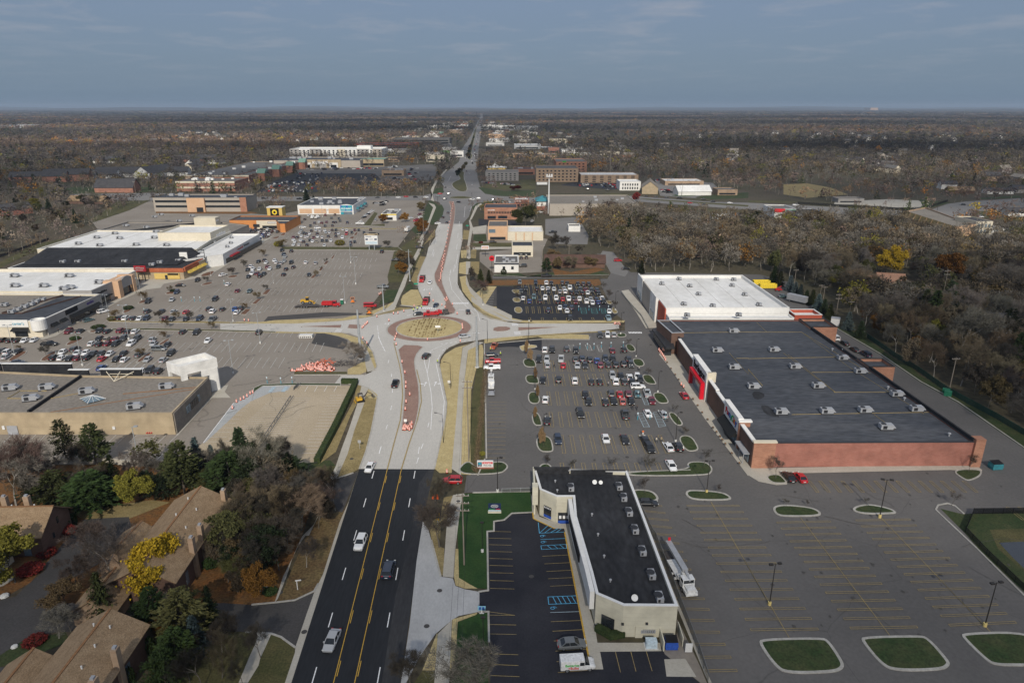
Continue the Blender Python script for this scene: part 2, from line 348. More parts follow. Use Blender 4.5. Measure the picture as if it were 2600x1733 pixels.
sheet('parking_lot','b2 225,265 470,265 440,305 280,330 120,400 20,480 -60,560 / a2 1730,770 1995,415','concrete_seal',4)
sheet('parking_lot','n 1500,1030 2060,1060 2080,1180 1860,1190 1600,1180 / n 1500,1130','asphalt_new',2)
sheet('parking_lot','b0 500,640 1180,640 1240,690 1090,740 720,720 690,800 170,800 330,700','asphalt_new',2)
sheet('parking_lot','b0 500,610 1700,560 1720,640 1650,720 1100,745 1240,690 1180,640 500,640','asphalt_right',2)
sheet('parking_lot','c0 750,740 900,700 1250,720 1250,770 1190,780','asphalt_new',2)
sheet('parking_lot','c0 1560,700 2050,720 2100,770 1900,850 1600,830','asphalt_far',2)
sheet('parking_lot','c0 620,1030 900,1010 990,1170 980,1245 700,1240 720,1190 620,1160','asphalt_far',2)
sheet('parking_lot','c0 10,1100 120,1090 640,1200 600,1290 590,1480 400,1490 180,1490 60,1390 60,1310 330,1290 0,1270','asphalt_left',2)
sheet('parking_lot','c0 1110,1300 1200,1310 1330,1480 1300,1520 1180,1490 1090,1330','asphalt_far',2)
sheet('parking_lot','d0 0,960 1000,1000 1050,1040 700,1070 200,1060 / c0 2353,1060 1880,1030 2100,975','asphalt_right',2)
sheet('parking_lot','d0 740,880 1200,860 1450,870 1560,920 1480,945 900,905 / d0 730,905','concrete_walk',3)
sheet('parking_lot','d0 1900,1150 2353,1080 2353,1230 2000,1200','asphalt_far',3)
sheet('driveway','c0 0,1100 120,1080 110,1150 0,1155','concrete_walk',5)
sheet('driveway','c0 0,1270 330,1262 330,1280 0,1292','concrete_walk',5)
RC=Vector((-33.2,261.5))
def ring(name,r0,r1,mat,z,mb=None):
 b=mb or MB();n=72
 for k in range(n):
  a0,a1=2*PI*k/n,2*PI*(k+1)/n
  p=lambda r,a:(RC.x+r*math.cos(a),RC.y+r*math.sin(a),z)
  if r0>0:b.quad(p(r0,a0),p(r1,a0),p(r1,a1),p(r0,a1))
  else:b.tri((RC.x,RC.y,z),p(r1,a0),p(r1,a1))
 if mb is None:tag(b.build(name,mat),kind='structure')
def circ(r,n=64):return[Vector((RC.x+r*math.cos(2*PI*k/n),RC.y+r*math.sin(2*PI*k/n)))for k in range(n)]
ring('truck_apron',13.3,16.6,'red_paving',.09)
KERB.ridge(circ(16.9),.6,0,.10,closed=True)
KERB.ridge(circ(13.2),.5,0,.24,closed=True)
b=MB();prof=[(0,.75),(4,.72),(8,.55),(11,.35),(13,.2)]
b.lathe(prof[::-1],48,c=(RC.x,RC.y,0));tag(b.build('planted_mound','straw',smooth=True),kind='structure')
b=MB()
for k in range(13):
 x=RC.x-7.2+k*1.15+R.uniform(-.2,.2);h=math.sqrt(max(0,12.2**2-(x-RC.x)**2))
 yy=RC.y-h
 while yy<RC.y+h:
  if R.random()<(.75 if 2<=k<=7 or k==9 else .35):
   r=math.hypot(x-RC.x,yy-RC.y);z=np.interp(r,[0,4,8,11,13],[.75,.72,.55,.35,.2])+.02
   b.box(x-.12-.4*R.random(),yy,z-.02,x+.2,yy+R.uniform(.3,1.6),z+.03)
  yy+=R.uniform(.9,1.7)
tag(b.build('furrow','furrow'),kind='stuff')
island('b1 1372,1060 1608,1066 1548,1120 1517,1190 1530,1290 / b2 1556,250 1562,400 1550,500 1527,600 1505,652 1408,652 1416,560 1437,350 1430,200 1415,100','red_paving',1,.3,.13)
island('b0 1808,875 1855,880 1868,920 1866,1000 1848,1100 1810,1280 1772,1450 / b1 1755,450 1752,520 1790,620 1830,700 1885,785 1790,805 1775,740 1790,690 1742,595 1702,535 1690,480 / b0 1690,1500 1722,1430 1770,1300 1810,1150 1835,1000 1832,920','red_paving',1,.3,.13)
island('b1 530,905 900,890 890,916 700,910','red_paving',0,.25,.13)
island('b1 962,886 1058,890 1048,926 950,918','red_paving',0,.25,.13)
island('c1 182,906 320,905 322,940 172,950','red_paving',1,.25,.13)
island('c1 388,910 745,909 390,940','red_paving',0,.25,.13)
for c_,r_ in(('n','1155,325 1292,318 1278,420 1312,500 1338,608 1270,632 1180,612 1092,530 1130,482 1232,440 1215,405'),('n','1330,60 1420,60 1380,160 1330,130')):
 island(f'{c_} {r_}','grass_dull',1,.5,.13)
for s_ in('b0 1958,505 1985,420 2012,335 2042,245 2054,245 2034,340 2014,430 1995,515','b0 2055,235 2075,180 2082,180 2066,238'):island(s_,'grass_dull',0,.5,.13)
island('n 1040,712 1240,690 1440,715 1300,735 1100,730','grass_dull',1,.5,.13)
for s_,m_ in(('b1 1990,1052 1870,1085 1780,1140 1742,1200 / b2 1740,100 1770,250 1802,410 1796,500 1775,620 1695,975 1735,1010 1838,1010 1858,750 1882,480 1905,150 / b1 1930,1080 2035,1030','straw'),('b2 1920,1020 1930,500 1950,200 1975,0 / b1 1975,1110 2050,1060 2100,1060 2110,1110 / b2 2100,110 2050,110 2005,300 1998,560 2000,1028','straw'),('b2 2000,1025 1998,560 2010,400 2055,110 2108,110 2122,890 2122,1010','grass_dull'),('b3 1668,332 1745,635 1768,620 1775,400 1735,385 1748,165 1795,165 1800,130 1700,120 1650,230','straw_dull'),('b3 1872,405 1895,405 1900,650 1990,705 2060,742 1950,743 1872,715 1858,640','straw'),('b3 1845,1004 2058,946 2050,965 1890,1025 1860,1460 1817,1460','straw'),('b3 1712,1122 1726,1150 1692,1442 1588,1440','straw'),('b3 1588,1446 1692,1448 1690,1600 1480,1600','grass_dull'),('b2 1770,1220 1845,1205 1850,1240 1800,1385 1745,1380','straw_dull'),('b2 1060,270 1130,290 1205,350 1180,480 1145,660 1100,830 1045,975 1000,1005 860,1055 905,950 950,850 1010,640 1090,420','straw_dull'),('b2 1030,255 1075,265 1040,400 975,520 850,830 700,940 800,770 1000,400','straw_dull'),('b2 1140,290 1205,345 1200,380 1130,370 1100,340','straw'),('b2 580,930 800,900 850,950 800,1060 560,1060','grass'),('b1 1060,1010 1165,1120 1202,1245 1180,1262 1110,1130 1080,1080','straw'),('b1 950,1270 1110,1190 1110,1290 1060,1312 950,1312','straw'),('b1 500,1290 945,1290 945,1312 490,1314','grass_dull'),('b1 -200,934 500,952 760,952 900,960 1040,1000 1080,1050 1010,1060 950,1010 870,985 755,962 400,960 0,950','straw'),('b1 330,850 480,845 900,835 1000,812 1090,808 1200,805 1100,826 900,855 500,878 0,878 0,862 200,866','straw'),('b1 1100,790 1200,755 1350,690 1365,740 1200,800','straw'),('b1 1420,640 1490,590 1550,590 1590,680 1580,720 1500,738 1410,720 1405,680','straw'),('b1 1390,740 1500,745 1430,765 1340,785 1200,808 1150,815','straw_dull'),('b1 1450,560 1490,530 1510,580 1440,605','grass'),('b1 1300,530 1395,520 1400,480 1440,440 1340,440','grass'),('b1 1215,720 1280,590 1390,590 1340,690','grass'),('b1 1550,300 1620,310 1580,400 1548,480 1540,560 1490,510 1530,400','straw_dull'),('b1 1345,270 1560,120 1600,240 1500,450 1440,520 1300,530 1290,480','grass_dull'),('b0 1640,1190 1700,1110 1690,1180 1600,1250','straw_dull'),('b0 1600,1060 1690,890 1760,930 1740,1010 1680,1080','grass'),('b0 1490,1120 1560,1180 1640,1060 1700,890 1650,868 1610,940 1600,1040','grass'),('c1 0,640 105,560 205,562 105,720 120,730 205,735 215,805 430,852 1300,852 1290,870 560,878 350,866 150,820 60,760','straw'),('c1 0,690 40,720 150,810 300,862 280,866 130,830 50,780 0,722','straw_dull'),('c1 400,983 700,963 990,975 995,1012 600,1005 560,990 230,1030 100,1048 100,1015','straw'),('c1 1060,945 1180,938 1240,950 1100,952 420,995 430,985','straw_dull'),('c1 105,555 105,510 1080,500 1100,545 1040,560 1010,538','leaf_litter'),('c1 180,475 1165,465 1160,455 1080,430 640,445 460,480 400,445 180,460','grass'),('c1 680,410 840,440 1060,400 1130,420 1000,455 700,465','leaf_litter'),('b1 1905,360 1965,350 1960,460 1900,450','straw'),('b1 2000,350 2075,350 2070,460 2000,455','straw_dull'),('b1 1915,255 1975,250 1960,320 1920,320','straw'),('b1 2005,250 2050,245 2045,325 2000,320','straw_dull'),('b1 1940,80 1995,85 1990,165 1930,160','straw_dull'),('b1 2025,120 2130,115 2140,180 2020,178','grass'),('b1 2000,190 2353,190 2353,225 2000,225','grass_dull'),('b1 1905,480 1960,470 1990,560 2100,680 2110,730 2230,760 2353,830 2230,830 2110,780 2000,690 1930,600','straw'),('n 1500,570 1510,560 1900,620 2353,600 2353,705 1800,690 1600,660','grass'),('n 1560,540 1700,480 2353,540 2353,590 1900,600 1530,560','grass_dull'),('n 2100,450 2353,440 2353,520 2150,530','grass_dull'),('n 800,820 870,840 950,820 985,890 960,1000 880,1060 700,1130 600,1130 700,900 830,880','grass'),('n 860,580 960,560 985,630 960,660 810,660','grass'),('n 1400,860 1470,800 1800,760 2050,760 1600,800 1470,850 1440,920','grass'),('c0 1090,820 1200,805 1350,820 1340,832','grass_dull'),('c0 1700,830 1900,780 2010,770 2000,790 1900,830 1800,838','grass_bright'),('c0 1900,840 2353,800 2353,850 2050,862','grass'),('c0 1400,850 2353,910 2353,925 1500,865','grass_dull'),('c0 1800,930 2353,960 2353,970 1900,985','grass_dull'),('d0 300,735 500,725 700,760 850,820 500,850 300,820','straw_dull'),('d0 1460,860 1720,890 1690,900 1500,945','grass'),('d0 1950,960 2353,960 2353,1050 1900,1010','grass_dull'),('d0 1950,850 2300,830 2353,845 1940,862','grass'),('d0 0,870 420,880 400,890 0,890','grass_dull'),('a0 500,830 600,790 1300,790 1350,830 600,850','grass'),('a0 1000,920 1290,900 1100,990 800,1090 790,1060','grass_dull'),('a0 -100,1480 0,1430 300,1280 480,1240 600,1230 420,1310 250,1360 0,1480','grass_dull'),('a0 1330,1000 2130,1000 2200,1010 2100,1020 1330,1012','leaf_litter'),('c3 2012,1546 1370,0 1395,0 2040,1546','concrete_walk'),('b2 690,950 905,950 860,1062 780,1075 560,1080','grass_dull'),):
 b=MB();b.flat(P(s_),lv(6));tag(b.build('verge',m_),kind='structure')
for s_ in('b2 1948,1186 / c2 500,1172 / c3 512,92 335,101 270,155 180,172 180,252 125,257 132,745 20,737 / b3 1988,720 1900,648 1895,420 1880,160 1900,20','b3 1892,1030 2060,960 2150,945 2150,1546 / s 1236,1850 1140,1850 / b3 1830,1546 1862,1440'):
 b=MB();b.flat(P(s_),lv(6));tag(b.build('lawn','grass_bright'),kind='structure')
for s_,m_ in(('a2 -100,950 700,940 1500,940 2353,960 / b2 560,1060 640,1300 560,1546 / b3 330,860 130,880 / a3 1900,865 1200,880 800,880 500,860 500,720 900,500 1130,240 1100,130 720,150 560,330 400,520 260,690 0,840 / s -150,1520 -150,1183','leaf_litter'),('b3 960,0 880,180 740,620 665,775 500,840 330,860 400,760 480,560 600,300 / b2 700,1400 870,1340 905,1345','leaf_dull'),('b3 80,1115 300,1128 380,1155 500,1245 500,1290 415,1546 / s 680,1850 380,1850 / a3 1300,1546 1200,1200 1850,1105','grass_dull'),('a3 0,1310 250,1150 450,1135 560,1110 600,1200 0,1410 / s -100,1690','grass'),('a2 600,1330 1300,1240 1450,1260 1100,1400 700,1400','straw_dull')):
 b=MB();b.flat(P(s_),lv(2));tag(b.build('garden_ground',m_),kind='structure')
for s_,m_ in(('d1 730,908 1120,1140 1470,1380 1790,1556 / d2 2353,800 / s 2800,1265 2800,1190 / d2 2353,690 1470,180 1380,100 / d1 1250,1180 1000,1000 860,930','grass'),('d2 1830,1360 2353,1330 / s 2800,1290 2800,1640 / d3 2353,770 2000,440 1850,270 1640,60','grass'),('d3 2060,240 2353,230 / s 2800,1330 2800,1520 / d3 2353,600 2130,400','grass_dull')):
 b=MB();b.flat(P(s_),lv(2 if m_=='grass' else 3));tag(b.build('bank',m_),kind='structure')
sheet('pond','d3 2140,350 2353,340 / s 2700,1370 2700,1500 / d3 2353,570 2250,470','water',4)
for s_ in('b2 1850,1200 1945,1185 / b3 1915,30 1870,400 1855,650 1762,640 1798,170 1825,20','b3 1720,1130 1840,1010 1817,1546 / s 1138,1850 1095,1850 / b3 1690,1546','b2 1838,975 1858,750 1882,480 1905,150 1925,0 / b1 1932,1082 2040,1032 2115,1040 1978,1108 / b2 1972,0 1950,200 1930,500 1918,1030','b2 1070,265 1135,285 1105,330 1090,420 1010,640 950,850 905,950 860,1060 790,1075 850,950 900,800 960,640 1030,430','b1 1085,1050 1130,1130 1180,1262 1195,1275 / b2 1120,150 1105,100 / b1 1075,1060','b1 1150,815 1350,760 1400,640 1440,560 1480,430 1560,290 1600,170 1600,140 1555,230 1500,340 1440,460 1390,580 1340,700 1290,745 1200,780','b1 1390,725 1410,720 1590,735 1560,745','b0 1570,1230 1640,1110 1660,1040 1705,930 1690,905 1640,890 1655,905 1680,930 1640,1040 1600,1130 1545,1230','b1 1985,330 2000,320 1995,200 2020,60 2000,0 1985,0 1995,60 1970,220 1965,320','b1 1960,350 1998,350 1995,460 1960,460 1990,560 2090,660 2120,710 2230,750 2353,810 2353,850 2230,790 2100,730 2000,620 1960,540','c1 -10,645 120,745 230,805 300,840 430,855 400,866 290,858 120,780 -10,690','b0 2010,1030 2060,930 2100,905 2085,895 2040,920 1985,1050','b0 1690,880 1660,868 1690,760 1720,700 1800,610 1790,606 1700,700 1660,780','a3 0,700 100,640 125,630 110,670 30,720 0,730','b3 335,855 355,830 430,640 480,480 560,300 660,200 730,60 / b2 620,1546 590,1546 / b3 620,240 520,400 400,640 330,855','b3 180,1125 300,1130 205,1340 190,1400 100,1546 20,1546 110,1330 170,1200','c3 515,145 700,232 782,232 985,1300 1035,1432 1115,1432 1088,1282 1612,1277 1600,1205 1065,1205 1045,1075 990,900 870,190 750,190 570,130 530,10 / c2 495,1185','a1 480,985 610,900 1050,672 1250,590 1370,575 1400,540 1700,490 1830,440 1900,400 2353,120 / b0 230,1210 220,1170 / a1 2210,100 1920,340 1760,380 1570,480 1230,500 1160,590 1040,655 430,950 0,965 0,985 300,1035','a2 1500,690 1830,320 1860,290 1900,270 1950,260 1920,320 1970,370 1810,372 1520,690','c1 1270,600 1330,590 1560,860 1570,915 1480,920 1400,790','c2 1590,0 1640,-90 1690,-70 1790,90 1965,360 2100,530 2150,680 2353,920 2353,1040 1990,560 1680,110','d2 220,968 1930,935 1995,985 1990,1005 1720,985 500,1012 300,1012 330,1060 330,1110 240,1115 90,1085 0,1030 0,870 90,955'):
 b=MB();b.flat(P(s_),lv(8));tag(b.build('pavement','concrete_walk'),kind='structure')
for s_ in('d3 120,1178 620,1168 680,1190 800,1370 800,1420 720,1452 330,1462 230,1400 100,1215','d3 985,1160 1450,1150 1530,1165 1700,1360 1705,1395 1640,1432 1250,1440 1130,1380 975,1190','d3 1840,1130 2300,1115 2500,1190 2650,1390 2300,1395 2100,1390 2020,1340 1835,1160','d3 210,60 260,35 370,35 540,55 610,90 605,120 400,125 250,120','d3 905,55 960,35 1050,28 1200,60 1255,90 1240,100 1000,105 900,80','c2 1830,1165 1900,1160 2120,1175 2200,1215 2190,1240 1900,1240 1825,1205','c2 1345,1155 1520,1160 1580,1215 1570,1250 1410,1250'):
 island(s_,'grass',2,.5)
for s_ in('d2 145,1035 260,1020 320,1080 320,1098 200,1095','d2 1730,985 1985,980 1985,1030 1900,1072 1850,1070','c2 565,975 590,935 650,935 680,975','c1 430,1180 520,1180 545,1240 520,1250 440,1245','c1 450,1318 545,1318 570,1385 540,1392 460,1385','c1 475,1465 555,1465 580,1560 480,1560','c2 505,505 560,495 595,595 580,605 520,600','c2 540,700 660,695 690,810 670,830 560,825','c2 1750,700 1860,690 1925,790 1915,820 1820,825','c2 1665,500 1720,495 1790,580 1785,605 1730,600','c2 1530,330 1620,325 1670,395 1665,415 1580,415','c1 1440,1318 1520,1315 1565,1385 1560,1395 1480,1390','c1 1360,1180 1440,1178 1475,1240 1390,1245','c1 1300,1058 1360,1055 1400,1115 1330,1118','c1 1225,965 1300,960 1315,990 1240,995','c2 1825,920 1980,915 2040,960 2040,1000 2000,1030 1330,1035 1330,1002 1860,985','c2 -150,1020 -50,900 30,960 / c2 45,945 230,910 290,935 300,970 230,1020',):
 island(s_,'grass',2,.35)
for s_ in('c1 325,590 410,590 420,625 360,625','c1 340,660 405,658 410,697 350,695','c1 355,740 415,737 427,787 362,787','c1 1140,680 1190,690 1190,715 1150,710','c1 1190,720 1250,790 1190,795'):
 island(s_,'straw_dull',2,.3)
island('c1 400,1065 540,1060 550,1085 460,1090 450,1115 410,1105','straw',1,.3)
for s_ in('a1 330,1195 440,1120 480,1110 470,1145 400,1200','a1 1155,1210 1260,1130 1305,1130 1200,1210','a1 550,1065 640,1000 735,997 600,1065','a1 1345,1060 1430,1005 1460,1010 1380,1065','a1 55,1200 170,1115 250,1115 110,1200','a1 745,955 800,930 890,925 850,955','a1 1170,705 1230,670 1260,690 1210,708','a1 1030,790 1100,745 1145,750 1080,790','a1 1400,630 1440,605 1530,605 1560,600 1500,628','a1 1700,555 1770,525 1830,525 1780,550','a1 1930,485 1980,465 2040,468 2000,490','a1 1700,480 1740,450 1840,425 1800,470'):
 island(s_,'mulch',1,.3)
for s_ in('b1 30,800 80,755 130,755 80,803','b1 130,712 180,668 218,668 170,714','b1 215,630 260,590 300,590 260,632','b1 625,492 660,462 692,462 660,494','b1 700,430 720,400 748,400 725,430','b1 740,375 765,345 795,345 770,375','b1 805,325 825,297 845,297 825,327','b1 -30,870 -60,880 -40,868','b1 960,155 985,135 1012,140 995,158','b1 1000,125 1020,100 1040,100 1025,128','b1 290,160 330,140 375,132 350,155','b1 370,128 400,105 425,105 410,128'):
 island(s_,'mulch',0,.3)
island('a1 910,850 1300,862 1600,858 1885,862 2100,872 2100,880 1880,878 1300,872 930,865','straw_dull',0,.25)
island('a1 745,940 830,925 1200,918 1880,932 2353,945 2353,955 1880,945 1100,932','grass_dull',0,.25)
island('b0 380,1265 1380,1268 1420,1300 900,1290 400,1290','grass_dull',0,.25)
island('b0 540,1108 900,1103 1370,1108 1370,1118 900,1112','straw_dull',0,.25)
island('b0 1080,1085 1180,970 1210,980 1150,1080 1270,1070 1270,1092','grass_dull',0,.25)
island('a1 2150,1530 / b1 150,1430 215,1400 490,1388 890,1392 890,1408 480,1404 225,1412 150,1465','grass',0,.25)
for m_,b in ISL.items():tag(b.build('traffic_island',m_),kind='structure')
for s_ in('b2 1050,975 1105,830 1150,660 1185,480 1205,370 1130,288 1025,252 900,248','b1 1190,1262 1202,1245 1165,1120 1065,1000 960,960 870,953 500,950 0,936','b1 0,880 500,880 900,858 1100,830 1230,805 1430,762 1510,752','b1 1590,722 1600,680 1560,600 1545,540 1550,480 1580,400 1620,310','b0 1890,1500 1895,1400 1912,1290 1930,1200','b1 1888,560 1912,595 1960,672 2020,740 2100,800 2200,840 2353,860','c1 60,795 150,838 300,868 400,880 1250,880','c1 1050,945 700,965 400,985 100,1010 0,1027','b1 1900,1045 1800,1088 1740,1165 1730,1250','b2 1735,100 1765,260 1795,410 1790,500 1770,620 1690,975','c2 105,890 45,1030','c1 100,1050 105,1546','c2 105,0 118,885','c1 215,1045 600,1012 995,1015 1000,990','b3 130,880 330,862 500,842 600,795 665,765 700,700','b3 80,1112 300,1127 380,1155 505,1245','b3 1665,330 1745,640','c3 510,92 335,101 270,157 182,170 182,252 125,255 133,758 50,770','c3 50,940 135,940 140,1200','c2 0,1178 500,1168','c2 1330,1036 1330,1002 1860,985','d1 730,905 1120,1132 1470,1372 1790,1546 / d2 2353,793','d3 2353,800 1950,400 1640,110 1600,70 1620,30 1700,15 1760,35 1840,105','b2 870,180 1090,176','b2 490,173 945,172','c1 180,463 460,482','c1 640,470 1165,462','b2 1000,1008 860,1056'):
 KERB.ridge(P(s_),.35,0,.15)
tag(KERB.build('kerb','kerb'),kind='structure')
MK={}
def mk(m):return MK.setdefault(m,MB())
def stroke(s_,w,m,level=9,closed=False):mk(m).line(P(s_)if isinstance(s_,str)else s_,w,lv(level),closed=closed)
def offs(a,b,d):
 v=(b-a).normalized();return Vector((-v.y,v.x))*d
for s_,sd in(('b3 830,1546 1223,0 / b2 1290,975',1),('b3 1010,1546 1340,0 / b2 1410,975',1)):
 p=V2(P(s_));a,e=p[0],p[-1];v=(e-a).normalized();a=a-v*25
 stroke([a,e],.14,'paint_yellow');o=offs(a,e,-.28*sd);L_=(e-a).length;t=3.0
 while t<L_-3:stroke([a+v*t+o,a+v*(t+3.2)+o],.14,'paint_yellow');t+=11.6
for s_ in('b2 1290,975 1345,760 1400,560 1420,350 1412,200','b2 1410,975 1475,760 1545,560 1580,400 1570,250 1540,130','b2 1412,200 1395,100 1345,-100'):
 stroke(s_,.3,'paint_gold')
for s_,n in(('b3 648,1546 815,960 990,330 1100,0',5),('b3 1205,1546 1300,960 1430,240 1480,0',5)):
 p=V2(P(s_));a,e=p[0]-(p[-1]-p[0]).normalized()*.5,p[-1];v=(e-a).normalized()
 t=0.0
 while t<(e-a).length+26:stroke([a+v*t,a+v*(t+3.6)],.17,'paint_bright');t+=12.35
for s_ in('b2 1220,835 1237,783','b2 1277,640 1290,600','b2 1317,475 1326,437','b2 1332,328 1334,292','b2 1325,192 1325,165','b2 1295,75 1303,45','b1 1272,1120 1255,1080','b1 1240,1060 1215,990','b2 1578,805 1595,760','b2 1635,620 1645,580','b2 1540,930 1555,880','b0 1735,1100 1740,1060','b0 1900,1090 1905,1050','b0 1890,1190 1893,1150','b0 1880,1290 1885,1240','b0 1855,1480 1862,1420','b0 1700,1240 1712,1190','b0 1670,1340 1685,1290','b1 1690,270 1680,310','b1 1830,420 1822,470'):
 stroke(s_,.16,'paint_bright')
for s_ in('b2 1755,620 1775,400 1735,220 1705,80 1740,0','b2 1660,640 1672,450 1662,320 1630,160 1605,60','b2 1605,60 1620,0 / b1 1680,1100 1800,1050','b2 1630,160 1660,-20 / b1 1690,1120','b1 1880,530 1920,620 1990,700 2060,790 2080,860','b1 1815,480 1840,590 1920,690 2030,800','b0 1890,1330 1870,1450','n 1040,480 1090,390','n 940,470 1000,560 1200,640','n 1300,850 1285,1010','n 1395,850 1370,920'):
 stroke(s_,.15,'paint_bright')
for s_ in('b1 1745,1053 2010,1022','b1 1205,900 1215,1000 1265,1110'):
 p=V2(P(s_))
 for i in range(len(p)-1):
  L_=(p[i+1]-p[i]).length;v=(p[i+1]-p[i]).normalized();t=0
  while t<L_:stroke([p[i]+v*t,p[i]+v*(t+.9)],.3,'paint_bright');t+=1.8
stroke('b1 1895,760 1950,763',.4,'paint_bright')
stroke('b1 1455,812 1520,805',.4,'paint_bright')
def zebra(s_,n,w,l):
 a,e=V2(P(s_));v=(e-a).normalized();o=Vector((-v.y,v.x))*l/2
 for k in range(n):
  c=a.lerp(e,(k+.5)/n);stroke([c-o,c+o],w,'paint_bright')
zebra('b1 1560,748 1710,748',9,.55,2.6);zebra('b1 1850,707 1985,706',8,.55,2.4)
def zebra2(s_,n,w,l):
 a,e=V2(P(s_))
 for k in range(n):
  c=a.lerp(e,(k+.5)/n);stroke([c-Vector((l/2,0)),c+Vector((l/2,0))],w,'paint_bright')
zebra2('c1 365,900 358,878',5,.45,2.6);zebra2('c1 385,975 378,948',5,.45,2.6);zebra2('b1 860,955 885,925',4,.45,2.6)
zebra('c1 1330,957 1445,957',9,.4,2)
stroke('b1 905,885 890,916',.2,'paint_bright');stroke('b1 962,884 950,918',.2,'paint_bright')
def arrow(c,x,y,rot,kind):
 o=q(c,x,y);ca,sa=math.cos(rot),math.sin(rot)
 T=lambda a,b_:Vector((o.x+a*ca-b_*sa,o.y+a*sa+b_*ca))
 b=mk('paint_bright');z=lv(9)
 stroke([T(0,-1.6),T(0,1)],.22,'paint_bright')
 if 's' in kind:b.tri((*T(-.5,1),z),(*T(.5,1),z),(*T(0,2.1),z))
 if 'l' in kind:stroke([T(0,-.2),T(-1.1,.3)],.22,'paint_bright');b.tri((*T(-1.0,-.2),z),(*T(-1.0,.8),z),(*T(-1.9,.4),z))
 if 'r' in kind:stroke([T(0,-.2),T(1.1,.3)],.22,'paint_bright');b.tri((*T(1.0,.8),z),(*T(1.0,-.2),z),(*T(1.9,.4),z))
arrow('b2',1612,255,-.05,'sl');arrow('b2',1697,252,-.05,'sr');arrow('b1',1605,588,PI,'sl');arrow('b1',1668,583,PI,'sr');arrow('b1',1300,878,PI/2+.3,'sl');arrow('b1',2040,962,-PI/2,'sl');arrow('b1',1780,1100,-.6,'s')
def hairpin(x,y0,y1,m,w=.12,g=.42):
 stroke([(x-g,y0),(x-g,y1)],w,m);stroke([(x+g,y0),(x+g,y1)],w,m);stroke([(x-g,y0),(x+g,y0)],w,m);stroke([(x-g,y1),(x+g,y1)],w,m)
def hairpin_h(a,b_,m,w=.10,g=.22):
 a,b_=Vector(a[:2]),Vector(b_[:2]);v=(b_-a).normalized();o=Vector((-v.y,v.x))*g
 stroke([a+o,b_+o,b_-o,a-o],w,m,closed=True)
for s_,n,ctr in(('c3 1425,20 1615,40 / c3 1990,1445 2255,1440',18,0),('c3 1830,37 2275,37 / d3 20,1095 595,1088',16,1),('d3 245,180 700,170 870,1080 1440,1070',15,1),('d3 920,162 1380,153 1715,1055 2280,1030',15,1)):
 a0,a1,b0,b1=V2(P(s_))
 for k in range(n):hairpin_h(a0.lerp(b0,k/(n-1)),a1.lerp(b1,k/(n-1)),'paint_gold')
 if ctr:
  c0,c1=(a0+a1)/2,(b0+b1)/2;v=(c1-c0).normalized();stroke([c0-v*1.5,c1+v*2.5],.12,'paint_gold')
for x0,x1,y0,y1 in((11.3,37,213.5,224),(11.3,37,201,211.3),(11.3,33.5,186,196.5),(11.2,35,171.5,181.3),(13.4,40,156.2,166.5),(12.4,40,147,151.3)):
 x=x0
 while x<x1:hairpin(x,y0,y1,'paint_gold');x+=2.65
for x0,x1,y0,y1 in((5.2,40,326.5,334),(8,42,312,327),(6.2,43,297,310.5),(6.6,26,282,292.5),(7.4,42,270.5,275.5)):
 x=x0
 while x<x1:hairpin(x,y0,y1,'paint_gold',.15);x+=2.65*(2 if y1-y0<6 else 1)
for k in range(15):hairpin(70.5+k*2.62,137.6,142.6,'paint_gold',.12,.3)
for k in range(7):hairpin(110+k*2.62,126.5,131.5,'paint_gold',.12,.3)
for k in range(19):
 y=147+k*2.3;stroke([(-6.9,y),(-1.7,y)],.11,'paint_gold')
for k in range(14):
 y=282+k*2.9;stroke([(-14,y),(-8.5,y)],.16,'paint_white')
def hatch(s_,n,m='paint_teal',w=.14):
 a,b_,c,d=V2(P(s_));stroke([a,b_,c,d],w,m,closed=True)
 for k in range(1,n):stroke([a.lerp(d,k/n),b_.lerp(c,min(1,(k+.6)/n))],w,m)
for s_,n in(('c1 920,745 965,745 975,795 930,795',7),('c1 1010,748 1055,748 1070,795 1020,795',7),('c1 1095,750 1130,750 1140,795 1105,795',7)):hatch(s_,n)
for s_,n in(('c2 1405,500 1450,500 1510,620 1460,620',9),('c2 1540,495 1590,495 1650,610 1590,620',9),('c2 1435,345 1470,345 1505,430 1470,430',7)):hatch(s_,n,'paint_pale_blue')
for s_,n in(('c1 820,1060 860,1060 880,1110 835,1110',6),('c1 960,1060 1000,1060 1020,1110 980,1110',6),('c1 1060,1065 1090,1065 1110,1120 1080,1120',6)):hatch(s_,n,'paint_white',.12)
stroke('c3 560,180 570,272 778,262',.13,'paint_blue')
for s_ in('c3 570,272 655,195','c3 615,268 690,212','c3 665,266 730,230','c3 715,264 755,235','c3 578,325 790,316'):stroke(s_,.12,'paint_blue')
hatch('c3 583,378 588,410 803,400 797,367',4,'paint_blue',.12);hatch('c3 643,815 650,878 898,868 885,805',6,'paint_blue',.13);stroke('c3 663,948 910,940',.12,'paint_pale_blue')
for x,y in((592,296),(598,348),(682,911)):
 c=q('c3',x,y);stroke([c+Vector((.35*math.cos(t*PI/4),.3*math.sin(t*PI/4),0))for t in range(8)],.11,'paint_blue',closed=True)
 stroke([(c.x+.3,c.y+.1),(c.x+.8,c.y+.15)],.11,'paint_blue');stroke([(c.x+.1,c.y+.35),(c.x+.55,c.y+.4)],.1,'paint_blue')
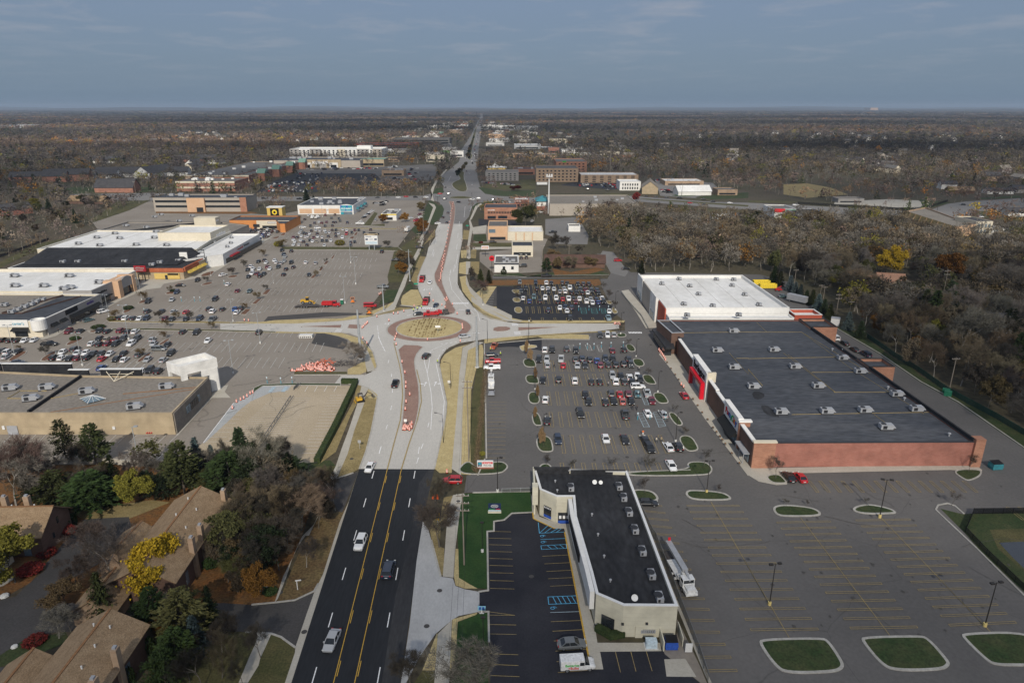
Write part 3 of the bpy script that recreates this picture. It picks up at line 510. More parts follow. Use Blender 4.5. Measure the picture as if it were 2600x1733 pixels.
for s_ in[f'c3 {135 + (y - 255) * .03:.0f},{y} {327 + (y - 255) * .06:.0f},{y + 5}' for y in(255,314,369,427,487,546,608,675,742)]+['c3 140,1050 372,1054','c3 142,1130 374,1135','c3 145,970 362,972','c3 142,942 362,972','c3 150,1300 390,1308','c3 150,1390 392,1400','c3 152,1485 400,1495']+[f'c3 {595 + (y - 468) * .26:.0f},{y} {815 + (y - 468) * .24:.0f},{y - 11}' for y in(468,533,598,660,724)]+['c3 668,1026 922,1016','c3 682,1108 935,1094','c3 693,1191 740,1189','c3 707,1277 968,1260','c3 718,1367 760,1365','c3 728,1460 1012,1438','c3 1218,1282 1262,1458','c3 1350,1282 1394,1450','c3 1482,1280 1532,1448']:
 stroke(s_,.1,'paint_gold')
for s_ in('c3 513,95 520,148 700,233','c3 785,262 985,1300 1010,1432'):stroke(s_,.28,'paint_yellow',10)
def stall_rows(x0,x1,yc,ln,ang,sp=2.75,w=.11,m='paint_white',skip=()):
 x=x0;i=0;dx,dy=math.cos(ang)*ln/2,math.sin(ang)*ln/2
 while x<x1:
  if i not in skip:stroke([(x-dx,yc-dy),(x+dx,yc+dy)],w,m)
  x+=sp;i+=1
A_=rad(96)
for x0,x1,yc,ln in((-152,-82,289,10.5),(-150,-82,302,6),(-142,-80,318,10.5),(-138,-79,337,10.5),(-135,-78,354,10.5),(-134,-78,372,10.5),(-134,-78,390,10.5),(-134,-80,408,6),(-152,-76,252.5,5.5),(-150,-70,238,10.5),(-135,-78,222,10.5),(-168,-115,269.5,5.5),(-165,-110,217,10)):
 stall_rows(x0,x1,yc,ln,A_)
for x0,x1,yc,ln in((-168,-100,430,6),(-164,-98,444,11),(-164,-96,461,11),(-160,-96,478,6),(-150,-92,500,10),(-150,-110,520,10),(-205,-166,486,6),(-225,-190,545,6)):
 stall_rows(x0,x1,yc,ln,A_,2.8)
for s_ in[f'a2 {x},{y0} {x - 68},{y0 + 65}' for x,y0 in((100,685),(215,685),(308,685),(395,685),(480,685),(993,687),(1078,687),(1420,687),(1515,687))]+[f'a2 {x},850 {x - 60},910' for x in(490,1108,1202,1296,1390,1480)]:
 stroke(s_,.12,'paint_white')
hatch('a2 1165,690 1330,688 1268,755 1100,752',6,'paint_white',.1)
for k in range(20):
 t=k/19
 for s0,s1 in((('b2',300,375,635,373),('b2',-90,740,430,705)),(('b2',800,350,930,348),('b2',560,842,700,842))):
  a=q(*s0[:3]).lerp(q(*s1[:3]),t);e=q(s0[0],*s0[3:]).lerp(q(s1[0],*s1[3:]),t);stroke([a,e],.1,'paint_white')
for k in range(10):
 a=q('a2',1990,415).lerp(q('a2',1740,745),k/9);stroke([a,a+Vector((5.2,0,0))],.1,'paint_white')
stroke('a2 1995,415 1735,755',.2,'paint_bright')
for x in(585,667,750,833):stroke(f'b2 {x},318 {x + 25},272',.11,'paint_bright')
for s_ in('b2 275,320 310,278 335,278 300,320','b2 385,318 415,278 440,278 412,318'):hatch(s_,6,'paint_pale_blue',.25)
for m_,b in MK.items():tag(b.build('road_marking',m_),kind='structure')
b=MB();o_=MB();rr=random.Random(8)
for x0,x1,y0,y1,n in((-14,50,145,235,9),(34,98,86,140,12),(-150,-70,210,400,26),(-110,-50,165,225,10),(100,118,140,240,6)):
 for _ in range(n):
  p_=Vector((rr.uniform(x0,x1),rr.uniform(y0,y1)));a=rr.choice((0,PI/2))+rr.gauss(0,.35);pts=[p_]
  for _ in range(rr.randint(4,12)):a+=rr.gauss(0,.28);p_=p_+Vector((math.cos(a),math.sin(a)))*1.6;pts.append(p_)
  b.line(pts,rr.uniform(.06,.16),lv(8))
 for _ in range(n*5 if x0!=-110 else 0):
  p_=(rr.uniform(x0,x1),rr.uniform(y0,y1));s_=rr.uniform(.12,.42);m_=[(p_[0]+s_*rr.uniform(.5,1.1)*math.cos(t),p_[1]+s_*1.5*rr.uniform(.5,1.1)*math.sin(t))for t in(0,1,2,3,4,5)];o_.flat(m_,lv(8))
tag(b.build('crack_sealing','crack_seal'),kind='structure');tag(o_.build('oil_stain','oil'),kind='structure')
b=MB()
for c_,x,y in(('c3',502,640),('b2',985,890),('b3',1735,760),('b3',1625,1063),('b2',1895,1252),('a3',60,1000),('c2',1185,475),('c2',1320,875),('b3',375,778),('c1',1520,1060),('b3',580,1112)):
 o=q(c_,x,y);b.lathe([(.0,.105),(.45,.105),(.5,.09)],12,c=(o.x,o.y,0))
tag(b.build('manhole_cover','asphalt_patch'),kind='structure')
# ================================================================ BUILDINGS
M('roof_white',(.62,.61,.58),(.76,.755,.735),s=.06,fine=.5,fa=.07,st=(1,.5,1),ramp=(.3,.6))
M('roof_dark',(.048,.054,.066),(.092,.096,.106),s=.09,fine=1.1,fa=.3,st=(.3,1,1),ramp=(.4,.75))
M('roof_black',(.015,.016,.019),(.032,.033,.037),s=.2,fine=1.2,fa=.35,st=(1,.4,1))
M('roof_gravel',(.19,.17,.145),(.24,.215,.185),s=.05,fine=1.2,fa=.2)
M('roof_grey',(.11,.105,.10),(.15,.145,.14),s=.06,fine=.6)
M('shingle_brown',(.245,.165,.095),(.32,.225,.135),s=.6,fine=4,fa=.28,st=(1,1,3))
M('shingle_dark',(.05,.05,.055),(.075,.072,.075),s=.4,fine=3,fa=.2)
M('shingle_red',(.075,.045,.036),(.105,.06,.048),s=.4,fine=3)
M('shingle_terra',(.32,.17,.11),(.38,.22,.15),s=.4,fine=3)
brick_mat('brick_salmon',(.30,.12,.09),(.335,.145,.11),(.33,.18,.145),.8,.25)
brick_mat('brick_orange',(.33,.155,.10),(.40,.20,.13),(.38,.24,.17),.8,.25)
brick_mat('brick_brown_shaded',(.12,.072,.054),(.15,.09,.068),(.15,.1,.08),.8,.25)  # brown brick; the shadow on the town house walls is darkened into its colour
brick_mat('brick_far',(.30,.14,.10),(.34,.17,.12),(.3,.2,.16),1.5,.6)
brick_mat('brick_tan',(.36,.25,.17),(.40,.29,.2),(.36,.28,.2),1.2,.5)
brick_mat('block_shaded',(.19,.17,.145),(.225,.2,.17),(.16,.14,.12),.8,.4)
panel_mat('stucco_tan',(.39,.31,.205),(.41,.33,.22),2.2,6)
panel_mat('siding_cream',(.56,.53,.42),(.585,.555,.445),.8,30)
panel_mat('siding_white',(.70,.69,.66),(.72,.71,.68),1.2,4)
panel_mat('siding_blue',(.36,.44,.50),(.39,.47,.53),.25,9)
M('stucco_white',(.68,.67,.64),(.76,.75,.72),s=.15,fine=1,fa=.05)
M('stucco_cream',(.60,.54,.42),(.66,.60,.48),s=.15,fine=1,fa=.06)
M('stucco_peach',(.56,.36,.22),(.60,.40,.26),s=.2,fa=.06)
M('stucco_orange',(.55,.22,.07),(.60,.26,.09),s=.2,fa=.06)
M('stucco_yellow',(.58,.41,.12),(.62,.45,.15),s=.2,fa=.06)
M('stucco_grey',(.30,.285,.27),(.34,.325,.31),s=.2,fa=.06)
M('stucco_greige',(.36,.32,.275),(.40,.36,.31),s=.1,fa=.06)
M('panel_red',(.42,.09,.055),(.46,.11,.065),s=.3,fa=.05)
M('panel_red_far',(.36,.09,.06),(.42,.12,.08),s=.1)
M('bright_red',(.60,.01,.025),rough=.4)
M('rust_band',(.36,.10,.045),(.42,.13,.06),s=.3)
M('wood',(.22,.11,.05),(.28,.15,.07),s=2,st=(1,1,8))
M('metal_dark',(.025,.026,.03),(.035,.036,.04),rough=.5)
M('metal_grey',(.30,.31,.33),(.36,.37,.39),s=.8,rough=.45,fa=.08,spec=.5)
M('metal_white',(.66,.66,.65),(.72,.72,.71),s=.6,rough=.5,fa=.06)
M('metal_green',(.14,.26,.20),(.18,.31,.25),s=.6,rough=.6)
M('teal_metal',(.04,.20,.24),(.05,.24,.28),s=.6,rough=.5)
M('glass_dark',(.015,.018,.022),(.03,.034,.04),s=.5,rough=.08,spec=.6)
M('glass_sky',(.10,.15,.19),(.16,.21,.25),s=.4,rough=.1,spec=.6)
M('awning_black',(.012,.013,.014),rough=.8)
M('awning_yellow',(.60,.43,.08),(.56,.40,.07),rough=.7)
M('letter_black',(.01,.01,.012));M('letter_white',(.8,.8,.8));M('letter_red',(.6,.02,.03));M('letter_blue',(.03,.09,.40));M('letter_green',(.05,.40,.06));M('letter_orange',(.75,.25,.02));M('letter_pale_blue',(.25,.50,.62));M('letter_purple',(.08,.05,.22));M('letter_teal',(.05,.32,.42));M('letter_yellow',(.8,.6,.05));M('sign_navy',(.015,.03,.085));M('sign_teal',(.03,.30,.38));M('sign_maroon',(.30,.02,.03));M('sign_pale',(.5,.6,.66))
class Bld:
 def __init__(s,name,label,cat,c,group=None):
  s.c=Vector((c[0],c[1],0));s.r=root(name,s.c,0,label,cat,group);s.h=6
 def part(s,name,mb,mats,parent=None,smooth=False):
  return mb.build(name,mats,parent or s.r,smooth,None if parent else-s.c)
 def box(s,name,x0,y0,z0,x1,y1,z1,m,parent=None,rot=0):
  b=MB();b.box(min(x0,x1),min(y0,y1),z0,max(x0,x1),max(y0,y1),z1,0,rot);return s.part(name,b,m,parent)
 def shell(s,poly,h,wm,rm,par=.7,pm=None,t=.4,z0=0.0,names=('wall','roof','parapet')):
  poly=V2(poly);a=sum(poly[i].x*poly[(i+1)%len(poly)].y-poly[(i+1)%len(poly)].x*poly[i].y for i in range(len(poly)))
  if a<0:poly=poly[::-1]
  n=len(poly);ins=[]
  for i in range(n):
   e1=(poly[i]-poly[i-1]).normalized();e2=(poly[(i+1)%n]-poly[i]).normalized();hh=Vector((-e1.y-e2.y,e1.x+e2.x)).normalized()
   ins.append(poly[i]+hh*t/2/max(.4,hh.dot(Vector((-e1.y,e1.x)))))
  b=MB();b.ridge(ins,t,z0,h+par,closed=True);w=s.part(names[0],b,wm)
  b=MB();b.flat(ins,h);rf=s.part(names[1],b,rm)
  b=MB();b.ridge(ins,t+.16,h+par,h+par+.14,closed=True);s.part(names[2],b,pm or wm)
  s.h=h;s.wall=w;s.roof=rf
  return rf
 def win(s,x0,y0,z0,x1,y1,z1,name='window',m='glass_dark',parent=None,frame='metal_dark',d=.08):
  """a window standing proud of its wall: frame bars round one pane"""
  b=MB();ex=abs(x1-x0)>=abs(y1-y0);x0,x1=sorted((x0,x1));y0,y1=sorted((y0,y1))
  if ex:b.box(x0,y0-d,z0,x1,y0+d,z1,0)
  else:b.box(x0-d,y0,z0,x0+d,y1,z1,0)
  return s.part(name,b,[m],parent or s.r)if False else s.part(name,b,[m])
 def windows(s,axis,at,lo,hi,n,z0,z1,frac=.6,m='glass_dark',name='window',d=.06):
  st=(hi-lo)/n
  for k in range(n):
   c=lo+(k+.5)*st;w=st*frac/2;b=MB()
   if axis=='x':b.box(c-w,at-d,z0,c+w,at+d,z1)
   else:b.box(at-d,c-w,z0,at+d,c+w,z1)
   s.part(name,b,m)
 def text(s,t,size,m,x,y,z,rot,**k):return text(t,size,m,s.r,Vector((x,y,z))-s.c,rot,**k)
 def marks(s,n,w,h,m,x,y,z,ax):
  r_=random.Random(n*7+int(w));b=MB();t=-w/2
  for k in range(n):
   c=w/n*r_.uniform(.5,.75);hh=h*r_.choice((.7,.7,1));o=(t,t+c);t+=w/n
   if ax=='x':b.box(x+o[0],y-.03,z-h/2,x+o[1],y+.03,z-h/2+hh)
   else:b.box(x-.03,y+o[0],z-h/2,x+.03,y+o[1],z-h/2+hh)
  s.part('lettering',b,m)
def rectp(x0,y0,x1,y1):return[(x0,y0),(x1,y0),(x1,y1),(x0,y1)]
B=Bld('white_roofed_store','large retail store with white flat roof and grey front behind the brick store','store',(84,284))
B.shell([(59.3,270),(59.3,311.5),(107.5,311.5),(108.6,257),(60.2,257),(60.2,270)],8.6,'stucco_white','roof_white',1.2,'stucco_white')
for y0,y1,m,z,x in((300,312.2,'stucco_white',10.6,58.9),(281,300,'stucco_greige',10.0,59.05),(269.4,281,'siding_white',10.7,58.8)):
 B.box('facade_panel',x,y0,0,x+.5,y1,z,m)
B.box('red_wall',59.9,256.6,0,60.35,269.3,9.4,'panel_red')
for y0,y1 in((302,310),(271,279)):B.box('display_window',58.6,y0,.4,58.95,y1,3.2,'glass_sky')
B.shell(rectp(60.5,251.2,108.5,256.4),6.9,'stucco_white','roof_white',.4,names=('lower_wall','lower_roof','lower_parapet'))
B.shell(rectp(109.6,253.5,120.2,261.4),6.6,'panel_red','roof_white',1.3,'stucco_white',names=('dock_wall','dock_roof','dock_parapet'))
for k in range(6):B.box('roof_seam',60.5+k*8,258,8.60,60.58+k*8,311,8.63,'roof_gravel')
B=Bld('brick_store','long brick store block with dark flat roof beside the right car park','store',(86,200))
B.shell([(59.2,149.3),(113.2,149.9),(110.6,251),(59.2,251)],6.3,'brick_salmon','roof_dark',.25,'metal_dark',.5)
bk=MB();bk.ridge([(113.0,150.2),(111.9,199.4)],.5,0,7.5);bk.ridge([(111.6,207.4),(110.5,240)],.5,0,7.4);B.part('rear_parapet',bk,['roof_black'])
B.shell(rectp(111.8,199.6,120,207.2),6.2,'brick_orange','roof_dark',.9,'roof_black',names=('dock_wall','dock_roof','dock_parapet'))
B.shell(rectp(110.2,240.5,120.4,251),6.2,'brick_orange','roof_dark',.9,'roof_black',names=('dock_wall','dock_roof','dock_parapet'))
bk=MB();bk.ridge([(116.4,208),(115.6,239)],.4,0,3.6);B.part('dock_screen',bk,'brick_brown_shaded')
B.box('corner_pier',58.8,148.7,0,64.2,149.25,7.0,'brick_orange');B.box('corner_pier',113.0,149.2,0,115.4,151.4,7.6,'brick_orange')
B.box('pier_cap',58.6,148.5,7.0,64.4,149.6,7.35,'stucco_cream')
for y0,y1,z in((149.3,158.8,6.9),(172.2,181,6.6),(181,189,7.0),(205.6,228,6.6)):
 B.box('side_wall',58.75,y0,0,59.15,y1,z,'brick_brown_shaded');B.box('coping',58.55,y0,z,59.6,y1,z+.3,'stucco_white')  # darker brick over the salmon shell paints in the shade of this side
B.box('entrance_panel',58.1,189.2,0,59.2,205.4,9.0,'siding_white');B.box('panel_return',58.3,188.9,6.2,60.8,189.6,9.3,'stucco_cream');B.box('panel_cap',57.9,189.2,9.0,59.6,205.4,9.3,'stucco_white')
f=MB()
for y0,y1,z0,z1 in((190.4,191.6,0,4.4),(203.2,204.4,0,4.4),(190.4,204.4,4.4,5.4)):f.box(56.9,y0,z0,58.1,y1,z1)
fr=B.part('entrance_frame',f,'bright_red');B.box('entrance_door',57.9,191.7,0,58.09,203.1,4.2,'glass_sky')
B.text('Burlington',3.3,'letter_black',58.0,197.4,7.0,LEFT,sx=.95,bold=.03)
B.box('shop_panel',58.5,159.6,3.6,59.2,172,8.0,'siding_white');B.box('panel_cap',58.3,159.6,8.0,59.7,172,8.3,'stucco_white')
B.box('shop_pier',58.4,158.9,0,61.2,159.7,7.6,'brick_orange');B.box('pier_cap',58.2,158.7,7.6,61.6,160,8.0,'stucco_white')
yy=170.6
for ch,mt in zip('PartyCity',('letter_red','letter_red','letter_purple','letter_blue','letter_teal','letter_green','letter_red','letter_orange','letter_blue')):
 w_=.75 if ch in 'tri' else 1.25;B.text(ch,2.3,mt,58.4,yy-w_/2,6.0,LEFT,bold=.04);yy-=w_+.05
aw=MB();aw.quad((58.5,171.5,4.2),(58.5,160.4,4.2),(56.6,160.4,2.7),(56.6,171.5,2.7));aw.quad((56.6,171.5,2.7),(56.6,160.4,2.7),(56.6,160.4,2.4),(56.6,171.5,2.4));aw.tri((58.5,160.4,4.2),(58.5,160.4,2.6),(56.6,160.4,2.6))
B.part('awning',aw,'awning_black');B.box('shop_front',58.9,160.5,0,59.15,171.5,3.5,'glass_sky')
cn=MB();cn.box(57.2,150.5,2.9,58.7,157.5,3.1)
for y in(151,154,157):cn.tube((57.4,y,0),(57.4,y,2.9),.1)
B.part('glass_canopy',cn,'metal_grey');B.box('window',58.6,151,.5,58.74,157,2.8,'glass_sky')
tp=[q('c1',*a,8.0)for a in((1575,850),(1700,960),(1805,955),(1690,850))]
B.shell(tp,7.6,'brick_brown_shaded','roof_dark',.4,'metal_grey',names=('corner_wall','corner_roof','corner_parapet'))
cnp=[q('c1',*a,4.2)for a in((1532,925),(1650,1085),(1726,1085),(1690,960),(1600,900))]
c_=MB();c_.prism(cnp,3.7,4.25,base=True);B.part('canopy',c_,'metal_dark')
gl=MB();gl.prism([q('c1',*a,3.6)for a in((1545,935),(1640,1070),(1700,1070),(1640,940))],0,3.7);B.part('glass_entrance',gl,'glass_dark')
o_=q('c1',1780,960,7.4);B.box('wood_panel',o_.x-.6,o_.y-.5,4.4,o_.x+.7,o_.y-.2,7.4,'wood')
rp_=MB()
for s_ in('c1 1780,958 2353,950 / d1 0,952 455,952 1040,1305','c1 2250,1175 2353,1175 / d1 0,1178 760,1165','c1 2190,1130 2353,1310 / d1 0,1265 120,1410','d2 370,512 1550,492','d2 730,322 1190,322','d2 540,152 920,150','d2 0,0 10,0'):
 p_=P(s_,6.3)
 if len(p_)>1 and(p_[0]-p_[1]).length>1.5:rp_.ridge(p_,.09,6.32,6.42)
for s_ in('d1 160,955 / d1 160,952 70,868','d2 0,130 120,262','d1 300,1130 740,1465','d2 340,0 745,322','d2 1070,510 1250,640','d1 455,952 860,1250 1500,1650'):
 p_=P(s_,6.3);rp_.ridge(p_,.07,6.32,6.4)
B.part('roof_pipe',rp_,'paint_gold')
pt=MB()
for s_ in('d2 10,490 60,480 110,500 120,530 70,560 20,545','d2 75,610 130,605 190,650 250,720 200,710 120,690'):pt.flat(smooth_poly(P(s_),1),6.32)
B.part('roof_patch',pt,'roof_black')
B=Bld('cream_shop_row','cream sided shop row with black roof and diagonal entrances by the black car park','shop',(18,115))
sp_=[(5.0,137.2),(25.9,136.2),(27.3,92.2),(18.4,92.3),(14.2,95.2),(13.9,101),(12.6,118),(12.9,125.6),(9.4,125.6),(6.0,128.4)]
B.shell(sp_,5.6,'siding_cream','roof_black',.75,'metal_white',.35)
bk=MB();bk.box(4.9,136.4,5.6,13.0,136.75,7.2);bk.box(13.2,136.0,5.6,25.6,136.3,6.7);B.part('back_parapet',bk,'roof_black')
B.box('parapet_return',4.4,128.3,2.6,5.6,130.2,7.0,'siding_cream');B.box('gable_wall',4.7,128.6,0,5.05,137.3,6.9,'siding_cream')
fa=MB();fa.ridge([(12.15,124.5),(12.15,118),(13.35,101.2),(13.6,95.6)],.8,2.9,6.5);B.part('fascia',fa,'stucco_white')
sb=MB();sb.ridge([(11.7,119.5),(12.4,106.5)],.25,4.2,6.0);B.part('sign_band',sb,'letter_black')
gl=MB();gl.ridge([(12.65,117.5),(13.7,102)],.12,.3,2.8);B.part('shop_front',gl,'glass_dark')
d=Vector((3.4,-2.8)).normalized();n_=Vector((d.y,-d.x))*-1
def slab(b,p0,p1,z0,z1,off=.12,th=.1):
 p0,p1=Vector(p0),Vector(p1);v=(p1-p0).normalized();o=Vector((v.y,-v.x));a,e=p0+o*off,p1+o*off
 b.ridge([a,e],th,z0,z1)
a_,e_=Vector((6.0,128.4)),Vector((9.4,125.6))
w_=MB();slab(w_,a_.lerp(e_,.28),a_.lerp(e_,.72),1.0,3.1);B.part('window',w_,'glass_dark')
w_=MB();slab(w_,a_.lerp(e_,.28),a_.lerp(e_,.72),.35,1.0,.13);B.part('blue_sill_panel',w_,'letter_blue')
an=math.atan2(e_.y-a_.y,e_.x-a_.x);mid=a_.lerp(e_,.5)+Vector((e_.y-a_.y,-(e_.x-a_.x))).normalized()*.22
for k in range(5):
 p_=a_.lerp(e_,.33+k*.085)+Vector((e_.y-a_.y,-(e_.x-a_.x))).normalized()*.2;B.box('window_mark',p_.x-.08,p_.y-.02,2.6,p_.x+.08,p_.y+.02,2.95,'letter_white',rot=an)
B.box('door',9.8,125.35,0,12.4,125.58,2.5,'glass_dark');B.box('door_kick_panel',9.8,125.3,0,12.4,125.34,.7,'letter_blue')
for k in range(3):B.box('poster',10+k*.8,125.24,1.2,10.5+k*.8,125.34,1.9,'letter_white')
a_,e_=Vector((14.2,95.2)),Vector((18.4,92.3))
w_=MB();slab(w_,a_.lerp(e_,.25),a_.lerp(e_,.72),.3,2.9);B.part('window',w_,'glass_dark')
for x,z in((18.2,2.6),(22.2,2.7)):B.box('vent',x,91.98,z,x+.4,92.28,z+.35,'metal_dark')
B.box('door',20.6,92.05,0,21.8,92.28,2.2,'siding_cream')
mt=MB()
for k in range(7):mt.box(21.5+k*.36,91.85,1.1,21.75+k*.36,92.2,1.6)
B.part('meter_bank',mt,'metal_grey')
B=Bld('tan_store','wide tan windowless store with gravel roof and white entrance arch, left foreground','store',(-125,181))
B.shell([(-165,167.2),(-91.3,167.2),(-92.6,193),(-131.8,194.4),(-165,198.4)],5.9,'stucco_tan','roof_gravel',.35,'stucco_tan')
bk=MB();bk.ridge([(-130.5,168),(-131.6,193.5)],.5,5.9,6.8);B.part('roof_divider',bk,'roof_black')
bk=MB();bk.ridge([(-91.05,167.4),(-92.35,193)],.3,0,6.15);B.part('side_wall',bk,'block_shaded')  # dark block tone carries the shade of this side beside the lit tan front
for k in range(7):B.box('window',-91.1-.05*(7.6+k),174.8+k*1.35,2.6,-90.75-.05*(7.6+k),175.9+k*1.35,4.6,'glass_sky' if k in(0,1,6)else 'glass_dark')
for x0,x1,y,z in((-172,-160,199.5,8.2),(-158.5,-137,198.3,8.6),(-137,-131,196.6,7.2),(-126,-113.5,194.6,8.2)):B.box('sign_wall',x0,y,4,x1,y+.5,z,'roof_black');B.box('sign_wall_cap',x0-.2,y-.1,z,x1+.2,y+.8,z+.2,'metal_white')
br=MB()
for a in((-124,8),(-119.8,8),(-115.6,8)):br.tube((a[0],194.4,a[1]-.4),(-119.8,190.5,6),.12)
br.tube((-123.5,194.2,6.9),(-116,194.2,6.9),.1);B.part('sign_brace',br,'stucco_cream')
B.box('door',-136.6,166.95,0,-133.8,167.18,2.6,'metal_grey');B.box('meter_box',-108,166.9,1.6,-107.3,167.18,2.4,'metal_white');B.box('meter_box',-137.8,166.9,1.6,-137.1,167.18,2.6,'metal_white')
for k in range(3):pr=MB();pr.tube((-98.9+k*.6,166.6,.6),(-98.9+k*.6,167.2,.6),.14);B.part('standpipe',pr,'letter_red')
pf=MB();pf.ridge([(-112,181),(-92.5,186)],.15,5.92,6.1);pf.ridge([(-125,168.6),(-122,170),(-92,185)],.12,5.92,6.05);B.part('roof_pipe',pf,'wood')
for s_ in('a2 170,310 400,310','a2 215,377 65,375 170,312','a2 410,380 670,332'):pf=MB();pf.ridge(P(s_,5.9),.12,5.92,6.1);B.part('gas_pipe',pf,'paint_gold')
A1,A2,A3,A4=Vector((-105.2,195.0)),Vector((-99.7,191.0)),Vector((-91.9,198.4)),Vector((-97.2,203.0))
def lrp(p,r_,t):return p.lerp(r_,t)
ar=MB();ar.ridge([A1,A2,A3,A4],.5,7.6,10.6,closed=True);B.part('arch_band',ar,'siding_white')
ar=MB();ar.flat([A1,A2,A3,A4],9.2);B.part('arch_roof',ar,'roof_white')
for c_,t0,t1,z0 in((A1,A2,.16,0),(A2,A3,.17,0),(A3,A2,.24,0),(A3,A4,.3,0),(A4,A1,.2,0)):
 l=MB();l.ridge([c_,c_.lerp(t0,t1)],.7,z0,7.6);B.part('arch_leg',l,'siding_white')
l=MB();l.ridge([A3.lerp(A2,.24),A3.lerp(A2,.45)],.6,5.6,7.6);B.part('arch_panel',l,'siding_white')
sk=q('a2',790,375,6.4);s_=MB();pts_=[q('a2',*a,6.2)for a in((682,375),(745,417),(905,375),(835,340))];top=Vector((sk.x,sk.y,7.5))
for k in range(4):s_.tri(pts_[k],pts_[(k+1)%4],top)
for k in range(4):
 s_.tube(pts_[k],top,.09,m=1,cap=False)
 for t in(.33,.66):s_.tube(pts_[k].lerp(pts_[(k+1)%4],t),top,.05,m=1,cap=False)
B.part('skylight',s_,['glass_sky','metal_white'])
def strip(label,poly,h,wm,rm,par=.6,pm=None,name='strip_store'):
 c=sum((Vector((p[0],p[1]))for p in poly),Vector((0,0)))/len(poly)
 b=Bld(name,label,'store',c);b.shell(poly,h,wm,rm,par,pm);return b
B=strip('strip store with pale pink front, black awnings and round white corner drum',[(-228,250),(-181,250),(-180.2,289.5),(-228,291)],5.8,'stucco_cream','roof_dark',.7,'stucco_white')
B.box('roof_field',-226,262,5.82,-197,290,5.9,'roof_gravel');rl=MB();rl.ridge([(-204,262),(-196.5,289)],.4,5.85,6.5);rl.ridge([(-204,262),(-196,262),(-188,288)],.25,5.85,6.3);B.part('roof_divider',rl,'shingle_red')
dr=MB();dr.lathe([(2.6,3.0),(2.6,7.0),(2.3,7.0),(2.3,6.2),(0,6.2)],20,c=(-182.2,250.8,0));B.part('corner_drum',dr,'stucco_white')
B.box('sign_fascia',-200,249.6,4.2,-185.5,249.95,7.0,'stucco_white');B.text("carter's",1.5,'letter_pale_blue',-189.2,249.45,5.6,FRONT)
B.box('window',-191.5,249.75,.3,-186.6,249.96,2.4,'glass_dark');aw=MB();aw.quad((-192,249.9,3.9),(-185.8,249.9,3.9),(-185.4,248.4,2.7),(-192.4,248.4,2.7));B.part('awning',aw,'awning_black')
B.box('side_front',-180.6,252,0,-180.1,289,6.7,'stucco_grey')
for y0,y1 in((254,258),(259.5,263.5),(266,287)):
 aw=MB();aw.quad((-180.0,y1,4.0),(-180.0,y0,4.0),(-178.6,y0,2.9),(-178.6,y1,2.9));aw.tri((-180,y0,4),(-180,y0,2.9),(-178.6,y0,2.9));B.part('awning',aw,'awning_black')
B.box('side_window',-180.05,266.5,.3,-179.95,286.5,2.8,'glass_dark');B.box('sign_board',-180.05,264,4.6,-179.9,272,6.4,'letter_black');B.marks(7,5,1.2,'letter_purple',-179.95,281,5.4,'y')
B=strip('strip store with broad white roof beside the peach arch',[(-262,291.5),(-184.6,290.4),(-186,330.5),(-262,331)],7.0,'stucco_cream','roof_white',.6,'stucco_white')
B.box('grey_side',-184.9,290.2,0,-184.3,308,8.0,'stucco_grey');B.box('awning',-184.2,291.5,2.9,-182.9,303,3.3,'awning_black');B.box('window',-184.25,291.5,.3,-184.15,303,2.8,'glass_dark');B.marks(10,8,1.0,'letter_black',-184.2,297.5,5.6,'y')
B.box('grey_front',-197,290.1,4,-184.4,290.6,8.0,'stucco_grey');B.box('back_parapet',-262,330.6,6,-187,331.2,8.3,'stucco_cream')
B=Bld('entrance_arch','peach entrance arch with curved grey sign face at the end of the white roof','arch',(-186,314))
for y0,y1 in((306.5,309.5),(318.6,321)):B.box('pier',-188.8,y0,0,-181.6,y1,8.2,'stucco_peach')
ac=MB()
for k in range(10):
 y0,y1=309.5+k*.91,309.5+(k+1)*.91;z=7.6+1.3*math.sin(PI*(k+.5)/10);ac.box(-182.6,y0,4.0,-181.9,y1,z)
B.part('sign_face',ac,'stucco_grey');B.box('arch_back',-189,309.6,4.2,-183,318.5,7.6,'stucco_peach');B.box('doorway',-183.4,309.6,0,-183.0,318.5,4.0,'glass_dark')
B=strip('strip store with wide black sloped roof and orange band over yellow awnings',[(-259.5,344.5),(-169,343.6),(-167.6,367),(-178.5,381.5),(-262,381.5)],5.4,'stucco_tan','roof_black',.2,'stucco_white')
ms=MB();ms.quad((-258,352,5.7),(-176,352,5.7),(-180.5,381,9.2),(-262,381,9.2));ms.quad((-176,352,5.7),(-176,381,5.7),(-180.5,381,9.2),(-180.5,381,9.2));B.part('sloped_roof',ms,'roof_black')
B.box('orange_band',-193.5,343.2,3.9,-168.6,343.55,5.9,'rust_band');B.box('red_band',-168.9,344,4.0,-168.0,366,6.2,'rust_band');B.box('white_band',-259,344.0,5.4,-194,344.3,6.0,'stucco_white');B.box('pink_awning',-244,343.0,3.2,-234,344.3,3.6,'letter_red')
B.box('shop_front',-184,343.1,.3,-171,343.5,3.2,'stucco_yellow');B.box('door',-178.5,342.95,0,-177.2,343.1,2.4,'glass_dark');B.box('sign',-177,342.9,2.4,-171.5,343.08,3.2,'letter_black')
for y0 in(346,351.5,357,362.5):
 aw=MB();aw.quad((-167.9,y0+4.4,3.9),(-167.9,y0,3.9),(-166.3,y0,2.8),(-166.3,y0+4.4,2.8));aw.tri((-167.9,y0,3.9),(-167.9,y0,2.8),(-166.3,y0,2.8));B.part('awning',aw,'awning_yellow')
tr=MB()
for z in(5,7,9,10.5):tr.tube((-176,366,z),(-168,368,z),.18)
for x in(-176,-172,-168):tr.tube((x,366+(x+176)/4,3),(x,366+(x+176)/4,10.7),.18)
B.part('sign_frame',tr,'metal_dark');B.box('sign_slats',-180.5,365.5,6.0,-176.3,366,9.6,'stucco_white')
